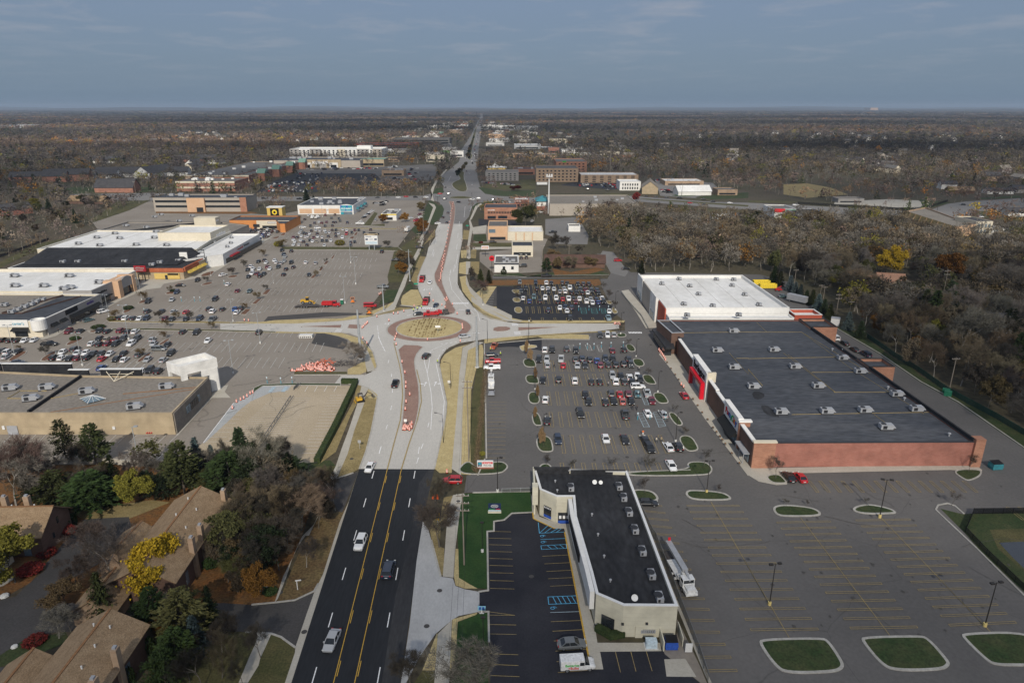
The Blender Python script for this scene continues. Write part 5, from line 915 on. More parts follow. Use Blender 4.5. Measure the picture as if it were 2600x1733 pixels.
for k in range(170):
 t=rr.random()**1.3;Y=1150+2900*t;sd=rr.choice((-1,1));X=np.interp(Y,[1150,1600,2400,4000],[-40,-95,-140,-200])+sd*rr.uniform(42,60+190*(1-t*.5));w_=rr.uniform(14,45);d_=rr.uniform(15,40);h=rr.uniform(5,10)
 if any(x0-w_<X<x1+w_ and y0-d_<Y<y1+d_ for x0,y0,x1,y1 in QB):continue
 B=Bld('commercial_building','small flat roofed commercial building along the distant main road','building',(X,Y),'buildings along the distant road');B.x0,B.x1,B.y0,B.y1,B.H=X-w_/2,X+w_/2,Y-d_/2,Y+d_/2,h
 B.shell(rectp(B.x0,B.y0,B.x1,B.y1),h-.6,rr.choice(('stucco_white','stucco_cream','brick_tan','stucco_grey','brick_far','siding_white')),rr.choice(('roof_white','roof_grey','roof_dark','roof_gravel')),.6);bands(B,((.12,.4),),f0=.1,f1=.9);QB.append((B.x0,B.y0,B.x1,B.y1))
def make_rtu(w,d,h,hood):
 r_=root('rooftop_unit',(0,0,0),0,'','air conditioner');b=MB();b.box(-w/2,-d/2,.25,w/2,d/2,h);b.build('cabinet','metal_grey',r_)
 b=MB();b.box(-w/2-.08,-d/2-.08,0,w/2+.08,d/2+.08,.25);b.build('kerb_base','metal_dark',r_)
 b=MB();b.lathe([(.0,h+.12),(.36*d,h+.12),(.4*d,h+.02)],12,c=(-w*.22,0,0));b.build('fan','metal_dark',r_)
 if hood:
  b=MB();b.quad((w/2,-d/2,h-.1),(w/2,d/2,h-.1),(w/2+.7,d/2,h*.45),(w/2+.7,-d/2,h*.45));b.tri((w/2,-d/2,h-.1),(w/2+.7,-d/2,h*.45),(w/2,-d/2,h*.45));b.tri((w/2,d/2,h-.1),(w/2,d/2,h*.45),(w/2+.7,d/2,h*.45));b.build('intake_hood','metal_grey',r_)
 b=MB();b.box(-w*.35,-d/2-.03,.4,-w*.02,-d/2,h-.2);b.build('grille','metal_dark',r_)
 return r_
RT=[make_rtu(3.1,1.7,1.5,True),make_rtu(2.0,1.4,1.2,False),make_rtu(1.15,2.0,1.15,False),make_rtu(3.4,1.9,1.6,True)]
def rtus(idx,z,roofname,groups,rz=0,sc=1):
 k=0;tot=sum(len(g[1])for g in groups)
 for c,l in groups:
  for x,y in l:
   p_=q(c,x,y,z);place(RT[idx],USED,(p_.x,p_.y,z),rz+R.uniform(-.06,.06),f'grey air unit on the {roofname}, {ordn(k)} from back' if tot>1 else f'grey air unit on the {roofname}',f'air units on the {roofname}',sc);k+=1
for i_,r_ in enumerate(RT):r_.name='rooftop_unit' if i_==0 else f'rooftop_unit.{i_:03d}'
rtus(0,6.33,'dark roof of the brick store',[('c1',[(2225,955)]),('c1',[(2085,1120),(2230,1265)]),('d1',[(215,1115),(395,1260),(800,1185)]),('d1',[(590,1425),(40,1430),(950,1300),(1260,1495)]),('d2',[(275,505),(665,500),(990,490),(1430,480),(1170,635)])])
rtus(1,8.63,'white roof behind the brick store',[('c1',[(1762,505),(2080,508),(2228,510),(1615,545),(1853,565),(2215,560),(1928,635),(2322,638),(1802,720),(2050,735),(1830,815),(2270,812)]),('d1',[(90,725)])])
rtus(2,5.63,'black roof of the cream shop row',[('c2',[(840,1155),(1250,1145),(1290,1240),(1335,1365),(1385,1515)]),('c3',[(1448,445),(1525,645),(1592,840)])])
rtus(3,5.93,'gravel roof of the tan store',[('a2',[(85,300),(395,295),(260,390),(735,330),(1415,290),(1145,460)])],rad(20))
rtus(0,7.33,'largest white strip roof',[('a1',[(980,115),(825,150),(1020,155),(1330,100),(1315,152),(1470,95),(668,203),(850,217),(1160,212),(1420,215),(1567,153)])])
rtus(1,5.63,'low white shop wing',[('a1',[(1975,150),(1970,195),(1940,228),(1830,190)])])
rtus(3,7.03,'broad white roof by the peach arch',[('a1',[(125,480),(590,480),(130,565),(375,565),(600,580),(545,592),(845,535)])])
rtus(1,5.7,'black sloped roof',[('a1',[(540,362),(668,360),(1068,358),(1368,365),(1300,385),(1525,350)])],0,1.3)
rtus(1,5.95,'strip store with the white corner drum',[('a1',[(105,790),(155,770),(215,745),(270,725),(310,702),(365,685),(45,730)])],0,1.2)
rtus(0,5.53,'grey flat store roof',[('a0',[(1075,1125),(1250,1140),(1320,1050),(1640,1040),(1375,1030),(1530,1085)])])
def dish(p_,s,label):
 r_=root('satellite_dish',p_,0,label,'dish');b=MB();b.tube((0,0,0),(0,0,1.0),.06);b.build('mast','metal_dark',r_)
 b=MB();b.lathe([(0,0),(.3,.03),(.6,.12),(.75,.2)],18);o=b.build('reflector','metal_white',r_,True);o.location=(0,0,1.0);o.rotation_euler=(rad(50),0,0);r_.scale=(s,)*3
dish(q('c2',1040,1110,5.63),.68,'larger white dish of the pair at the back of the shop roof');dish(q('c2',1092,1110,5.63),.6,'smaller white dish of the pair at the back of the shop roof');dish(q('c3',1380,850,5.63),.75,'lone white dish at the front of the black shop roof')
tv=root('roof_vent',(0,0,0),0,'','vent');b=MB();b.tube((0,0,0),(0,0,.4),.12);b.build('pipe','metal_grey',tv);b=MB();b.lathe([(.2,.4),(.26,.5),(.2,.62),(0,.66)],10);b.build('cowl','metal_grey',tv)
for k,(c,x,y)in enumerate((('c2',705,1090),('c2',722,1170),('c2',1018,1375),('c2',1070,1546),('c3',1122,478),('c3',1175,685))):
 place(tv,USED,q(c,x,y,5.63),0,f'small capped vent on the black shop roof, {ordn(k)} from the back','vents on the black shop roof')
for k,(c,x,y,z)in enumerate((('d1',715,1110,6.33),('d1',805,1115,6.33),('d2',1190,295,6.33),('d2',1330,390,6.33),('d2',1712,695,6.33))):
 place(tv,USED,q(c,x,y,z),0,f'small grey vent on the brick store roof, {ordn(k)} from the back','vents on the brick store roof',1.5)
 # ================================================================ VEHICLES
m_=M('car_paint',(1,1,1),s=1,fa=.03,rough=.28,spec=.5,coord='obj',objcol=True);m_.node_tree.nodes['Principled BSDF'].inputs['Coat Weight'].default_value=.4
M('tyre',(.012,.012,.013));M('rim',(.32,.33,.34),rough=.35,metal=.6);M('lamp_clear',(.6,.62,.62),rough=.15);M('lamp_red',(.35,.01,.015),rough=.2);M('auto_glass',(.012,.015,.018),(.02,.024,.028),rough=.06,spec=.6)
M('machine_yellow',(.62,.36,.03),(.55,.32,.03),s=1.5,rough=.5);M('machine_orange',(.75,.22,.03),rough=.5);M('truck_red',(.45,.02,.025),rough=.35,spec=.5);M('truck_white',(.74,.74,.73),(.66,.66,.65),s=2,rough=.35,spec=.5);M('deck_steel',(.05,.045,.045),(.09,.08,.075),s=1.5);M('plastic_orange',(.85,.13,.03),rough=.5);M('plastic_white',(.8,.8,.78),rough=.5);M('toilet_green',(.02,.16,.09),rough=.5)
CARC={'K':('black',(.012,.012,.014)),'D':('dark grey',(.045,.048,.052)),'G':('grey',(.14,.15,.155)),'S':('silver',(.38,.39,.40)),'W':('white',(.74,.745,.75)),'R':('red',(.42,.012,.02)),'M':('maroon',(.13,.01,.02)),'B':('blue',(.02,.075,.26)),'N':('navy',(.014,.026,.055)),'T':('tan',(.30,.25,.18)),'C':('teal grey',(.07,.12,.13)),'L':('pale blue',(.25,.36,.42)),'P':('faded pink',(.50,.13,.11)),'O':('rust orange',(.36,.10,.05))}
TYPES={'s':('sedan',4.75,1.84,1.45),'u':('suv',4.75,1.93,1.74),'h':('hatchback',4.2,1.78,1.5),'v':('minivan',5.1,2.0,1.78),'p':('pickup_truck',5.7,2.02,1.85)}
def loft(b,secs,m=0):
 """secs: (x, [(y,z)...]) rings, mirrored over y"""
 rings=[]
 for x,pr in secs:
  ring=[(x,y,z)for y,z in pr]+[(x,-y,z)for y,z in reversed(pr)]
  i=len(b.v);b.v+=ring;rings.append((i,len(ring)))
 for(i,n),(j,_)in zip(rings,rings[1:]):
  for k in range(n):l=(k+1)%n;b.f.append((i+k,i+l,j+l,j+k));b.m.append(m)
 i,n=rings[0];b.f.append(tuple(range(i,i+n))[::-1]);b.m.append(m);i,n=rings[-1];b.f.append(tuple(range(i,i+n)));b.m.append(m)
def car_geo(t):
 nm,L_,w,h=TYPES[t];l,w=L_/2,w/2;zb=.92 if t in 'sh' else 1.06;zh=zb-.10
 sec=lambda x,hw,z0,z1:(x,[(hw*.9,z0),(hw,z0+.22),(hw,z1-.18),(hw*.9,z1)])
 body,gl=MB(),MB()
 if t=='s':st=[(-l,.86,.35,.72),(-l+.12,.95,.25,.86),(-l+.7,1,.2,zb),(0,1,.2,zb),(l-1.25,1,.2,zb),(l-.5,.97,.2,zh-.08),(l-.12,.9,.25,.66),(l,.78,.35,.58)];cab=(-l+.55,-l+1.25,l-1.95,l-1.15)
 elif t=='p':st=[(-l,.95,.4,1.0),(-l+.1,.98,.35,zb),(0,1,.3,zb),(l-1.4,1,.3,zb+.05),(l-.4,.98,.3,zb),(l-.08,.95,.3,.92),(l,.9,.4,.8)];cab=(-.55,-.4,.9,1.5)
 elif t=='v':st=[(-l,.9,.35,.9),(-l+.1,.98,.25,zb),(0,1,.22,zb),(l-1.1,1,.22,zb),(l-.4,.96,.22,zh-.12),(l-.06,.9,.25,.7),(l,.8,.35,.6)];cab=(-l+.1,-l+.4,l-2.0,l-.95)
 else:st=[(-l,.9,.4,.9),(-l+.1,.98,.28,zb),(0,1,.25,zb),(l-1.3,1,.25,zb),(l-.45,.97,.25,zh),(l-.08,.92,.28,.8),(l,.84,.4,.7)];cab=(-l+.12,-l+.55,l-2.05,l-1.3)
 loft(body,[sec(x,w*f,z0,z1)for x,f,z0,z1 in st])
 if t=='p':body.box(-l+.15,-w+.14,.72,-.62,w-.14,.73,0);body.box(-l+.02,-w+.02,zb,-.58,-w+.14,zb+.22,0);body.box(-l+.02,w-.14,zb,-.58,w-.02,zb+.22,0);body.box(-l+.02,-w+.14,zb,-l+.12,w-.14,zb+.22,0)
 x0,x1,x2,x3=cab;wr=w*.74;wb=w*.93
 B_=[(x0,-wb,zb-.02),(x3,-wb,zb-.02),(x3,wb,zb-.02),(x0,wb,zb-.02)];T_=[(x1,-wr,h-.06),(x2,-wr,h-.06),(x2,wr,h-.06),(x1,wr,h-.06)]
 for k in range(4):gl.quad(B_[k],B_[(k+1)%4],T_[(k+1)%4],T_[k])
 body.prism([(x1-.06,-wr-.02),(x2+.04,-wr-.02),(x2+.04,wr+.02),(x1-.06,wr+.02)],h-.07,h,base=True)
 for k in(0,1,2,3):
  a,c=Vector(B_[k]),Vector(T_[k]);body.tube(a,c,.07,n=4,cap=False)
 if t!='p':
  for s in(-1,1):
   a,c=Vector(((x0+x3)/2-.1,s*wb,zb)),Vector(((x1+x2)/2-.1,s*wr,h-.06));body.tube(a,c,.06,n=4,cap=False)
 for s in(-1,1):body.box(x3-.45,s*w-.02*s,zb-.02,x3-.25,s*(w+.17),zb+.12)
 wx,wr_=l-.92,.33 if t in 'sh' else .38
 return nm,body,gl,wx,wr_,w,l,zb
def wheel_geo(b,x,y,r,wd,m0=0,m1=1):
 s=1 if y>0 else-1;b.tube((x,y-wd/2,r),(x,y+wd/2,r),r,n=12,m=m0);b.tube((x,y+s*(wd/2),r),(x,y+s*(wd/2+.015),r),r*.62,n=10,m=m1)
def make_car(t,detail):
 nm,body,gl,wx,wr,w,l,zb=car_geo(t)
 lights=[('headlight',l-.10,.62,'lamp_clear',.1),('taillight',-l-.02,.74 if t in 'sh' else .86,'lamp_red',.12)]
 if not detail:
  b=body
  for f,m in zip(gl.f,gl.m):i=len(b.v);b.v+=[gl.v[k]for k in f];b.f.append(tuple(range(i,i+len(f))));b.m.append(1)
  for sx in(-1,1):
   for sy in(-1,1):b.tube((sx*wx,sy*(w-.12)-.11,wr),(sx*wx,sy*(w-.12)+.11,wr),wr,n=8,m=2)
  for n_,x,z,m,d in lights:
   for s in(-1,1):b.box(x,s*w*.55,z,x+d,s*w*.9,z+.16,3 if n_=='headlight' else 4)
  b.box(-l-.03,-.26,.5,-l,.26,.66,3)
  o=b.build(nm,['car_paint','auto_glass','tyre','lamp_clear','lamp_red']);o['category']=nm.replace('_',' ');return o
 r_=root(nm,(0,0,0),0,'',nm.replace('_',' '));body.build('body','car_paint',r_);gl.build('glazing','auto_glass',r_)
 for sx in(-1,1):
  for sy in(-1,1):b=MB();wheel_geo(b,sx*wx,sy*(w-.12),wr,.22);b.build('wheel',['tyre','rim'],r_)
 for n_,x,z,m,d in lights:
  for s in(-1,1):b=MB();b.box(x,min(s*w*.55,s*w*.9),z,x+d,max(s*w*.55,s*w*.9),z+.16);b.build(n_,m,r_)
 b=MB();b.box(-l-.03,-.26,.5,-l,.26,.66);b.build('number_plate','lamp_clear',r_)
 return r_
PROTO={}
def car(t,col,p_,rz,label,group,detail):
 k=(t,detail)
 if k not in PROTO:PROTO[k]=make_car(t,detail)
 s=R.uniform(.96,1.04);c=CARC[col][1];j=R.uniform(.85,1.15)
 return place(PROTO[k],USED,p_,rz,label,group,(s,s,R.uniform(.97,1.03)),tuple(min(.78,x*j)for x in c))
def row(desc,c,head,data,group,jit=.04,flip=.5,detail=None):
 items=[]
 for it in data.split():
  a=it.split(',');x,y,col=float(a[0]),float(a[1]),a[2];t=a[3]if len(a)>3 else 's';hd_=float(a[4])if len(a)>4 else None
  items.append((x,y,col,t,hd_))
 items.sort()
 cnt={}
 for k,(x,y,col,t,hd_)in enumerate(items):
  p_=q(c,x,y,.75);p_.z=.04;d=p_.y<292 if detail is None else detail
  rz=rad(hd_ if hd_ is not None else head)+R.uniform(-jit,jit)+(PI if hd_ is None and R.random()<flip else 0)
  nm=f'{CARC[col][0]} {TYPES[t][0].replace("_", " ")}'
  car(t,col,p_,rz,f'{nm} {desc}, {ordn(k)} from left' if len(items)>1 else f'{nm} {desc}',group,d)
g='cars in the black car park by the roundabout'
row('in the rear row of the black car park','c1',88,'402,525,G,u 538,527,N,u 628,528,W,u 672,530,K 765,528,D,u 806,532,K 898,537,K 945,538,D,u 990,538,K,u',g)
row('in the second rear row, black car park','c1',86,'455,578,K 548,580,K,h 597,577,W 643,576,W 694,583,W 780,576,S 830,570,W,p 918,586,D,u 964,584,M 1014,596,D,u 1060,592,N,u',g)
row('in the third rear row, black car park','c1',86,'414,600,D 648,603,K 748,602,S 792,602,W,u 845,610,K 885,613,K,h 938,614,K 983,612,W 1075,616,K',g)
row('in the middle row of the black car park','c1',86,'432,658,W 523,650,C,u 620,657,W,u 713,660,W,u 770,667,R 820,663,W,p 862,663,D 912,664,W,u 1008,668,S 1058,672,N,u 1103,660,W,u',g)
row('in front of the middle row, black car park','c1',86,'485,684,B 575,684,K 728,690,K 882,692,M 972,687,W,p 1025,697,W 1073,693,B,h 1118,690,K,u',g)
row('beside the accessible bays, black car park','c1',86,'648,760,N,u 745,740,W 791,733,N 845,742,N,u 806,767,W 1166,770,W',g)
row('in the front row of the black car park','c1',88,'833,830,K,u 1158,830,L,p',g)
g='cars in the car park before the brick store'
row('by the island south of the right arm','c1',86,'1088,977,D,u 1152,975,W,u 1203,972,S,u',g)
row('in the rear row before the brick store','c1',86,'617,1100,W,u 679,1100,K,u 803,1093,D,u 881,1108,K,u 1192,1103,M 1293,1095,K',g)
row('in the second row before the brick store','c1',86,'566,1182,K,u 633,1184,S,u 755,1178,S,p 877,1183,D,u 935,1176,N,u 1000,1183,K,u 1063,1190,B 1134,1178,N,u 1197,1180,K,u 1290,1220,K,u 1330,1180,K,u',g)
row('in the third row before the brick store','c1',86,'640,1228,S 774,1229,R 895,1232,S 960,1231,D 1090,1228,M,u 1158,1226,D 1223,1226,K,u 1352,1224,D,u',g)
row('in the fourth row before the brick store','c1',86,'1193,1320,S,u 1265,1322,K 1340,1330,W 1405,1322,W',g)
row('in the fifth row before the brick store','c1',86,'600,1356,K 734,1352,K,u 872,1362,W,u 1014,1370,K 1086,1370,K 1221,1368,W,u 1296,1370,D 1362,1374,K 1430,1355,K,u',g)
row('crossing the aisle beside a kerbed island','c1',3,'1410,1412,W,u',g,flip=0)
row('in the sixth row before the brick store','c2',86,'962,338,K 1182,330,D,u 1255,332,R 1328,332,M,u 1405,332,C 1490,330,S,p',g)
row('in the seventh row before the brick store','c2',86,'622,378,W 991,397,K 1133,400,K 1203,392,K 1280,392,P 1354,392,K 1532,388,M',g)
row('driving past the red store entrance','c2',93,'1806,343,R',g,flip=0)
row('in the eighth row before the brick store','c2',86,'917,500,K,v,-86 1303,508,D,p 1495,500,W,s,-86 1625,503,S,s,94 637,558,K',g)
row('in the ninth row before the brick store','c2',92,'728,722,N,u 1136,713,W 1297,720,K 1470,722,K,s,95 1510,793,K,u,-85 1670,780,W,s,95 1753,780,K,u,95',g)
row('alone behind the cream shop row','c2',92,'1695,940,W,s,-84',g)
row('beside the kerbed island by the shop fence','c2',3,'1490,1258,K,s,-4',g)
row('parked along the salmon brick wall','d2',94,'343,1035,K 443,1040,R',g)
row('parked in the alley behind the brick store','d1',-86,'1000,1135,N,v 905,1095,K 820,1040,K','vehicles behind the brick store');row('van by the rear dock wall','d1',90,'740,995,W,v','vehicles behind the brick store');row('behind the white roofed store','d1',3,'300,642,C,s','vehicles behind the brick store')
g='vehicles on the main road and roundabout'
row('heading away past the red median','b2',90,'1358,245,K,p',g,.02,0);row('coming down onto the black asphalt','b2',-95,'1140,955,W',g,.02,0);row('turning in beside the concrete walk','b2',180,'1843,1070,R,u',g,.02,0)
row('coming towards the camera on black asphalt','b3',-93,'1060,345,W,u',g,.02,0);row('driving away on the black asphalt','b3',88,'1300,570,N,v',g,.02,0);row('nearest the camera on the main road','b3',-94,'815,1175,S',g,.02,0)
row('entering the roundabout from the left lane','b1',195,'1553,792,K',g,.02,0);row('waiting at the far roundabout entry','b1',-100,'1703,720,N',g,.02,0);row('leaving the far side of the roundabout','b1',100,'1978,777,K,u',g,.02,0);row('circling the right side of the roundabout','b1',20,'1947,982,S',g,.02,0);row('entering the roundabout from below','b1',75,'1623,1152,K,u',g,.02,0);row('beside the red truck north of the roundabout','b1',-92,'1652,524,W',g,.02,0);row('turning out of the upper left drive','b1',5,'1563,228,K,u',g,.02,0)
row('on the far road beyond the drums','b0',88,'1785,758,D 1765,1013,K,u 1797,1057,K 1807,973,D 1720,1063,W,s,15 1897,882,K,s,150 1990,640,S 2015,735,S 1965,620,D 1955,505,W 1980,475,K',g,.02,.3)
row('on the crossing boulevard','b0',2,'1205,843,D 1295,838,G 1383,842,W 1450,835,R 1530,840,K,u 1620,842,W,u 1740,810,R 1720,830,C 1812,812,K 1778,855,K 2015,860,W,p 2065,850,W 2190,862,D 540,855,K,p 325,848,M 235,850,K,u',g,.02,.5)
row('on the boulevard beyond the wood','c0',-2,'180,862,D 330,845,K 1480,832,K 1560,838,D 1655,845,D 1770,848,K,p 1855,888,R 1970,858,K 1985,902,D 2050,878,K 2195,888,W 2330,1100,K 980,772,K 1150,780,K',g,.02,.5)
g='cars in the upper left car park'
row('in the aisle beside the peach arch','a1',100,'878,772,W,u,60 1262,687,K,u 1467,672,S 1508,607,N,u 1540,549,K,s,5 1685,505,K,u',g);row('driving past the black awnings','a1',-120,'755,844,C',g)
row('in the row nearest the drive, upper lot','a1',96,'1020,826,K 1075,828,W,u 1135,828,D 1193,832,W 1250,830,N,u 1407,832,M 1465,838,D 1587,837,K 1703,833,N,u 1813,838,G,p',g)
row('in the second row, upper left lot','a1',96,'1258,772,D,u 1377,772,D 1480,773,S 1590,775,R 1788,752,K,u 1815,770,W,u 1898,752,D 2003,752,B 2020,778,W 2060,745,D,u',g)
row('loose in the middle of the upper lot','a1',96,'1835,668,K,v 2027,595,M 2130,597,C 1902,459,W,s,70 1945,539,W',g)
row('in the far left cluster, upper lot','b1',96,'98,415,K 125,387,W 142,408,W 198,411,W 265,392,M 285,408,W 357,393,D,u 424,411,K 487,394,K 103,475,K 135,448,W,u 180,450,M 205,468,K,u 234,452,K 404,457,K 620,460,K',g)
row('in the cluster by the mall drive','b1',96,'188,347,K 240,335,K 255,355,W 327,337,W 341,354,W 383,360,S 409,342,S 468,355,K,u 593,355,W 677,360,S 390,252,K,u 470,258,K,u 403,285,N 415,305,S',g)
row('at the right edge of the upper lot','b1',3,'1358,332,K 1250,563,G,p 1243,263,K,u,90',g)
g='cars in the lower left car park'
row('in the top row, lower left lot','a1',96,'585,942,M,u 683,939,K 848,934,K 915,940,K 1030,934,M,u 1090,944,K 1152,942,W 1560,944,K 1676,950,K,u 1775,1019,W 2210,949,K,u',g)
row('in the second row, lower left lot','a1',96,'845,1003,K 912,1007,T 983,1005,M 1055,1002,D,u 1168,1003,D,u 1297,1010,S',g)
row('in the third row, lower left lot','a1',96,'782,1045,W 848,1049,K 918,1045,M 985,1049,K,u 1117,1047,W,u 1310,1044,S 1428,1054,K',g)
row('driving through the lower left lot','a1',2,'1355,1090,G,v 420,1050,K,p',g)
row('in the fourth row, lower left lot','a1',96,'640,1093,D,u 535,1117,W 660,1125,W 733,1122,W 795,1129,D 862,1129,D 937,1132,W 1053,1129,K 1183,1139,G 1457,1127,K,u',g)
row('in the fifth row, lower left lot','a1',96,'460,1167,K,u 527,1165,W 595,1170,K 663,1167,M 745,1165,K,u 870,1174,R 993,1177,K 1062,1182,W 1258,1180,S 1392,1185,S',g)
row('in front of the white corner drum','a1',96,'20,1012,K 88,1015,K 148,1015,K 212,1018,W 290,1014,W',g)
row('at the left edge, lower lot','a1',96,'15,1107,K 70,1117,W,u 55,1155,S 150,1112,K 145,1205,N,s,30',g)
row('behind the tan store parapet','a1',96,'865,1250,B 1215,1274,W 1278,1272,K,u 1350,1280,K,u',g)
g='cars before the white clothing store'
row('in the rows below the clothing store','b0',100,'455,1032,B 493,1027,M 443,1062,K 585,1027,K 760,992,M 842,990,K 812,1017,D 615,994,W 875,1022,D 885,1042,D 948,1057,N,u 668,1060,N 705,1052,W 730,1060,M 770,1052,M 632,1084,K 757,1085,D 820,1082,K 828,1054,K 850,1054,D 568,1097,W,u,10 693,1102,W,u,10',g,detail=False)
row('in the packed rear row, clothing store lot','b0',100,'850,1120,K 818,1120,K 910,1117,W 942,1122,W 1010,1120,M 1045,1120,K 1147,1117,K 555,1122,S 575,1147,K 600,1152,K 640,1127,K 680,1122,W 712,1127,W 755,1127,W 765,1142,S 795,1142,W 540,1147,W 625,1152,W 690,1152,K 985,1142,K 1090,1144,K 940,1152,R,v 850,1150,K 872,1152,W',g,detail=False)
row('in the middle rows, clothing store lot','b0',100,'520,1182,K 487,1180,M 555,1172,W 590,1180,W 610,1174,W 660,1184,M 695,1177,W 733,1182,W 785,1174,D 850,1175,K 905,1184,W,u',g,detail=False)
row('in the front rows, clothing store lot','b0',100,'487,1204,W 500,1220,W 550,1207,W 573,1220,K 628,1207,K 650,1217,W 685,1220,T 733,1212,K 770,1212,K 808,1212,W 1010,1222,K 975,1224,D 487,1247,W 535,1247,W 603,1247,K 752,1252,W 975,1250,D',g,detail=False)
row('packed along the orange store front','b0',95,' '.join(f'{12 + k * 17},{1113 + (k % 3) * 11},{"KDWKMKSKDNKWK"[k % 13]}' for k in range(21)),g,detail=False)
row('beside the end of the white shop wing','b0',95,' '.join(f'{215 + (k % 4) * 26 - (k // 4) * 14},{1140 + k // 4 * 18},{"KWNDKBKW"[k % 8]}' for k in range(14)),g,detail=False)
row('by the burger restaurant','b0',60,'1090,1010,K 1105,995,W 1122,985,K 1140,970,W 1160,958,W 1190,1037,S,u,90 1565,985,M 1570,1010,W 1540,1035,R,p 1530,1040,R 1490,1018,W 1400,1022,K',g,detail=False)
g='vehicles along the commercial strip on the right'
row('beside the white diner','c1',5,'430,383,K,u 415,314,D,s,90 459,312,D,s,90',g);row('before the peach shop','c1',3,'175,179,K,u 285,56,K,s,90 328,59,W,s,90 685,96,K,p',g);row('parked by the woodland drive','c1',5,'1240,337,R,u 1308,406,K,s 630,468,K,p',g)
row('along the bronze mansard row','d0',120,'1450,1145,W 1480,1155,R 1510,1165,W 1540,1172,D 1570,1182,K 1595,1190,W,s 1610,1195,K',g,detail=False);row('on the boulevard at far right','d0',-5,'405,908,W,p 925,962,N 1125,958,W,u 1830,903,K 1980,1008,W,v 2320,1160,K,s 2330,1215,K',g,detail=False)
row('parked near the white outbuilding and trailers','c0',5,'575,968,W,s,20 510,1045,S,u,70 1905,1030,B,p 1995,1032,W,s',g,detail=False)
row('with shiny trim beside the white van','c3',3,'845,1205,G,s,4','vehicles by the cream shop row')
p_=q('c3',893,1375,.95);v_=root('cargo_van',(p_.x,p_.y,.03),rad(4),'white cargo van with green and red battery shop lettering','van')
b=MB();sec=lambda x,hw,z0,z1,tp=.86:(x,[(hw*.92,z0),(hw,z0+.3),(hw,z1-.75),(hw*tp,z1)])
loft(b,[sec(-2.75,.98,.45,2.05),sec(-2.7,1.0,.4,2.1),sec(.9,1.0,.35,2.12),sec(1.05,1.0,.35,2.1)]);loft(b,[(1.05,[(.92,.35),(1,.6),(1,1.25),(.95,1.32)]),(1.75,[(.92,.35),(1,.6),(1,1.18),(.9,1.26)]),(2.5,[(.85,.35),(.95,.55),(.95,.98),(.85,1.08)]),(2.75,[(.75,.45),(.85,.55),(.85,.8),(.75,.85)])]);b.build('body','truck_white',v_)
b=MB();B_=[(1.06,-.96,1.3),(1.85,-.9,1.26),(1.85,.9,1.26),(1.06,.96,1.3)];T_=[(1.06,-.84,2.05),(1.2,-.8,2.02),(1.2,.8,2.02),(1.06,.84,2.05)]
for k in range(4):b.quad(B_[k],B_[(k+1)%4],T_[(k+1)%4],T_[k])
b.build('windscreen','auto_glass',v_)
for s in(-1,1):b=MB();b.quad((.25,s*1.01,1.3),(1.0,s*1.01,1.3),(1.0,s*.93,1.85),(.3,s*.93,1.85));b.build('side_window','auto_glass',v_);b=MB();b.box(2.7,s*.68-.15,.75,2.78,s*.68+.15,.95);b.build('headlight','lamp_clear',v_)
for sx in(-1.7,1.85):
 for sy in(-.86,.86):b=MB();wheel_geo(b,sx,sy,.37,.24);b.build('wheel',['tyre','rim'],v_)
text('Batteries',.62,'letter_green',v_,(-.95,-1.02,1.42),FRONT,depth=.01,bold=.015);text('+Bulbs',.62,'letter_red',v_,(-.75,-1.02,.88),FRONT,depth=.01,bold=.015)
def rig(name,label,cat,c,x,y,rz,group=None):
 p_=q(c,x,y,.6);return root(name,(p_.x,p_.y,.04),rad(rz),label,cat,group)
def part(r_,nm,m,*boxes,tubes=()):
 b=MB()
 for bx in boxes:b.box(*bx)
 for a,e,r in tubes:b.tube(a,e,r)
 return b.build(nm,m,r_)
def axles(r_,xs,wd=1.1,r=.5):
 for x in xs:
  for s in(-1,1):b=MB();wheel_geo(b,x,s*wd,r,.32);b.build('wheel',['tyre','rim'],r_)
def cabtruck(r_,x,m,h=2.7,hood=1.5):
 """truck cab with bonnet in front; x is the rear face"""
 b=MB();b.box(x,-1.15,.6,x+1.5,1.15,1.7);b.prism([(x,-1.12),(x+1.5,-1.12),(x+1.5,1.12),(x,1.12)],h-.12,h,base=True);b.box(x,-1.12,1.7,x+.12,1.12,h-.1)
 for s in(-1.1,.98):b.box(x+1.36,s,1.7,x+1.48,s+.12,h-.1)
 if hood:b.box(x+1.5,-.85,.7,x+1.5+hood,.85,1.62);b.box(x+1.5,-1.15,.6,x+1.4+hood,1.15,1.1);b.box(x+1.5+hood,-1.1,.45,x+1.7+hood,1.1,.8)
 b.build('cab',m,r_);part(r_,'glazing','auto_glass',(x+.13,-1.08,1.7,x+1.35,1.08,h-.14))
 for s in(-.95,.7):part(r_,'headlight','lamp_clear',(x+1.5+hood,s,.95,x+1.58+hood,s+.28,1.15))
def dump(label,c,x,y,rz,bedm):
 r_=rig('dump_truck',label,'dump truck',c,x,y,rz,'red dump trucks');part(r_,'chassis','deck_steel',(-3.9,-.5,.6,3.9,.5,.85));cabtruck(r_,1.0,'truck_red')
 b=MB();b.box(-3.9,-1.2,1.0,.8,1.2,1.15)
 for s in(-1.2,1.08):b.box(-3.9,s,1.15,.8,s+.12,2.35)
 b.box(.7,-1.08,1.15,.82,1.08,2.7);b.box(-3.9,-1.08,1.15,-3.78,1.08,2.2)
 for k in range(5):
  for s in(-1.26,1.2):b.box(-3.6+k*1.0,s,1.1,-3.5+k*1.0,s+.06,2.3)
 b.build('dump_bed',bedm,r_);axles(r_,(-2.9,-1.6,3.2));return r_
dump('red dump truck with black bed, farther of two coming down','b1',1587,505,-90,'deck_steel');dump('red dump truck with black bed, nearer of two at the crossing','b1',1621,695,-92,'deck_steel');dump('all red dump truck hitched to the low trailer','b1',808,722,2,'truck_red')
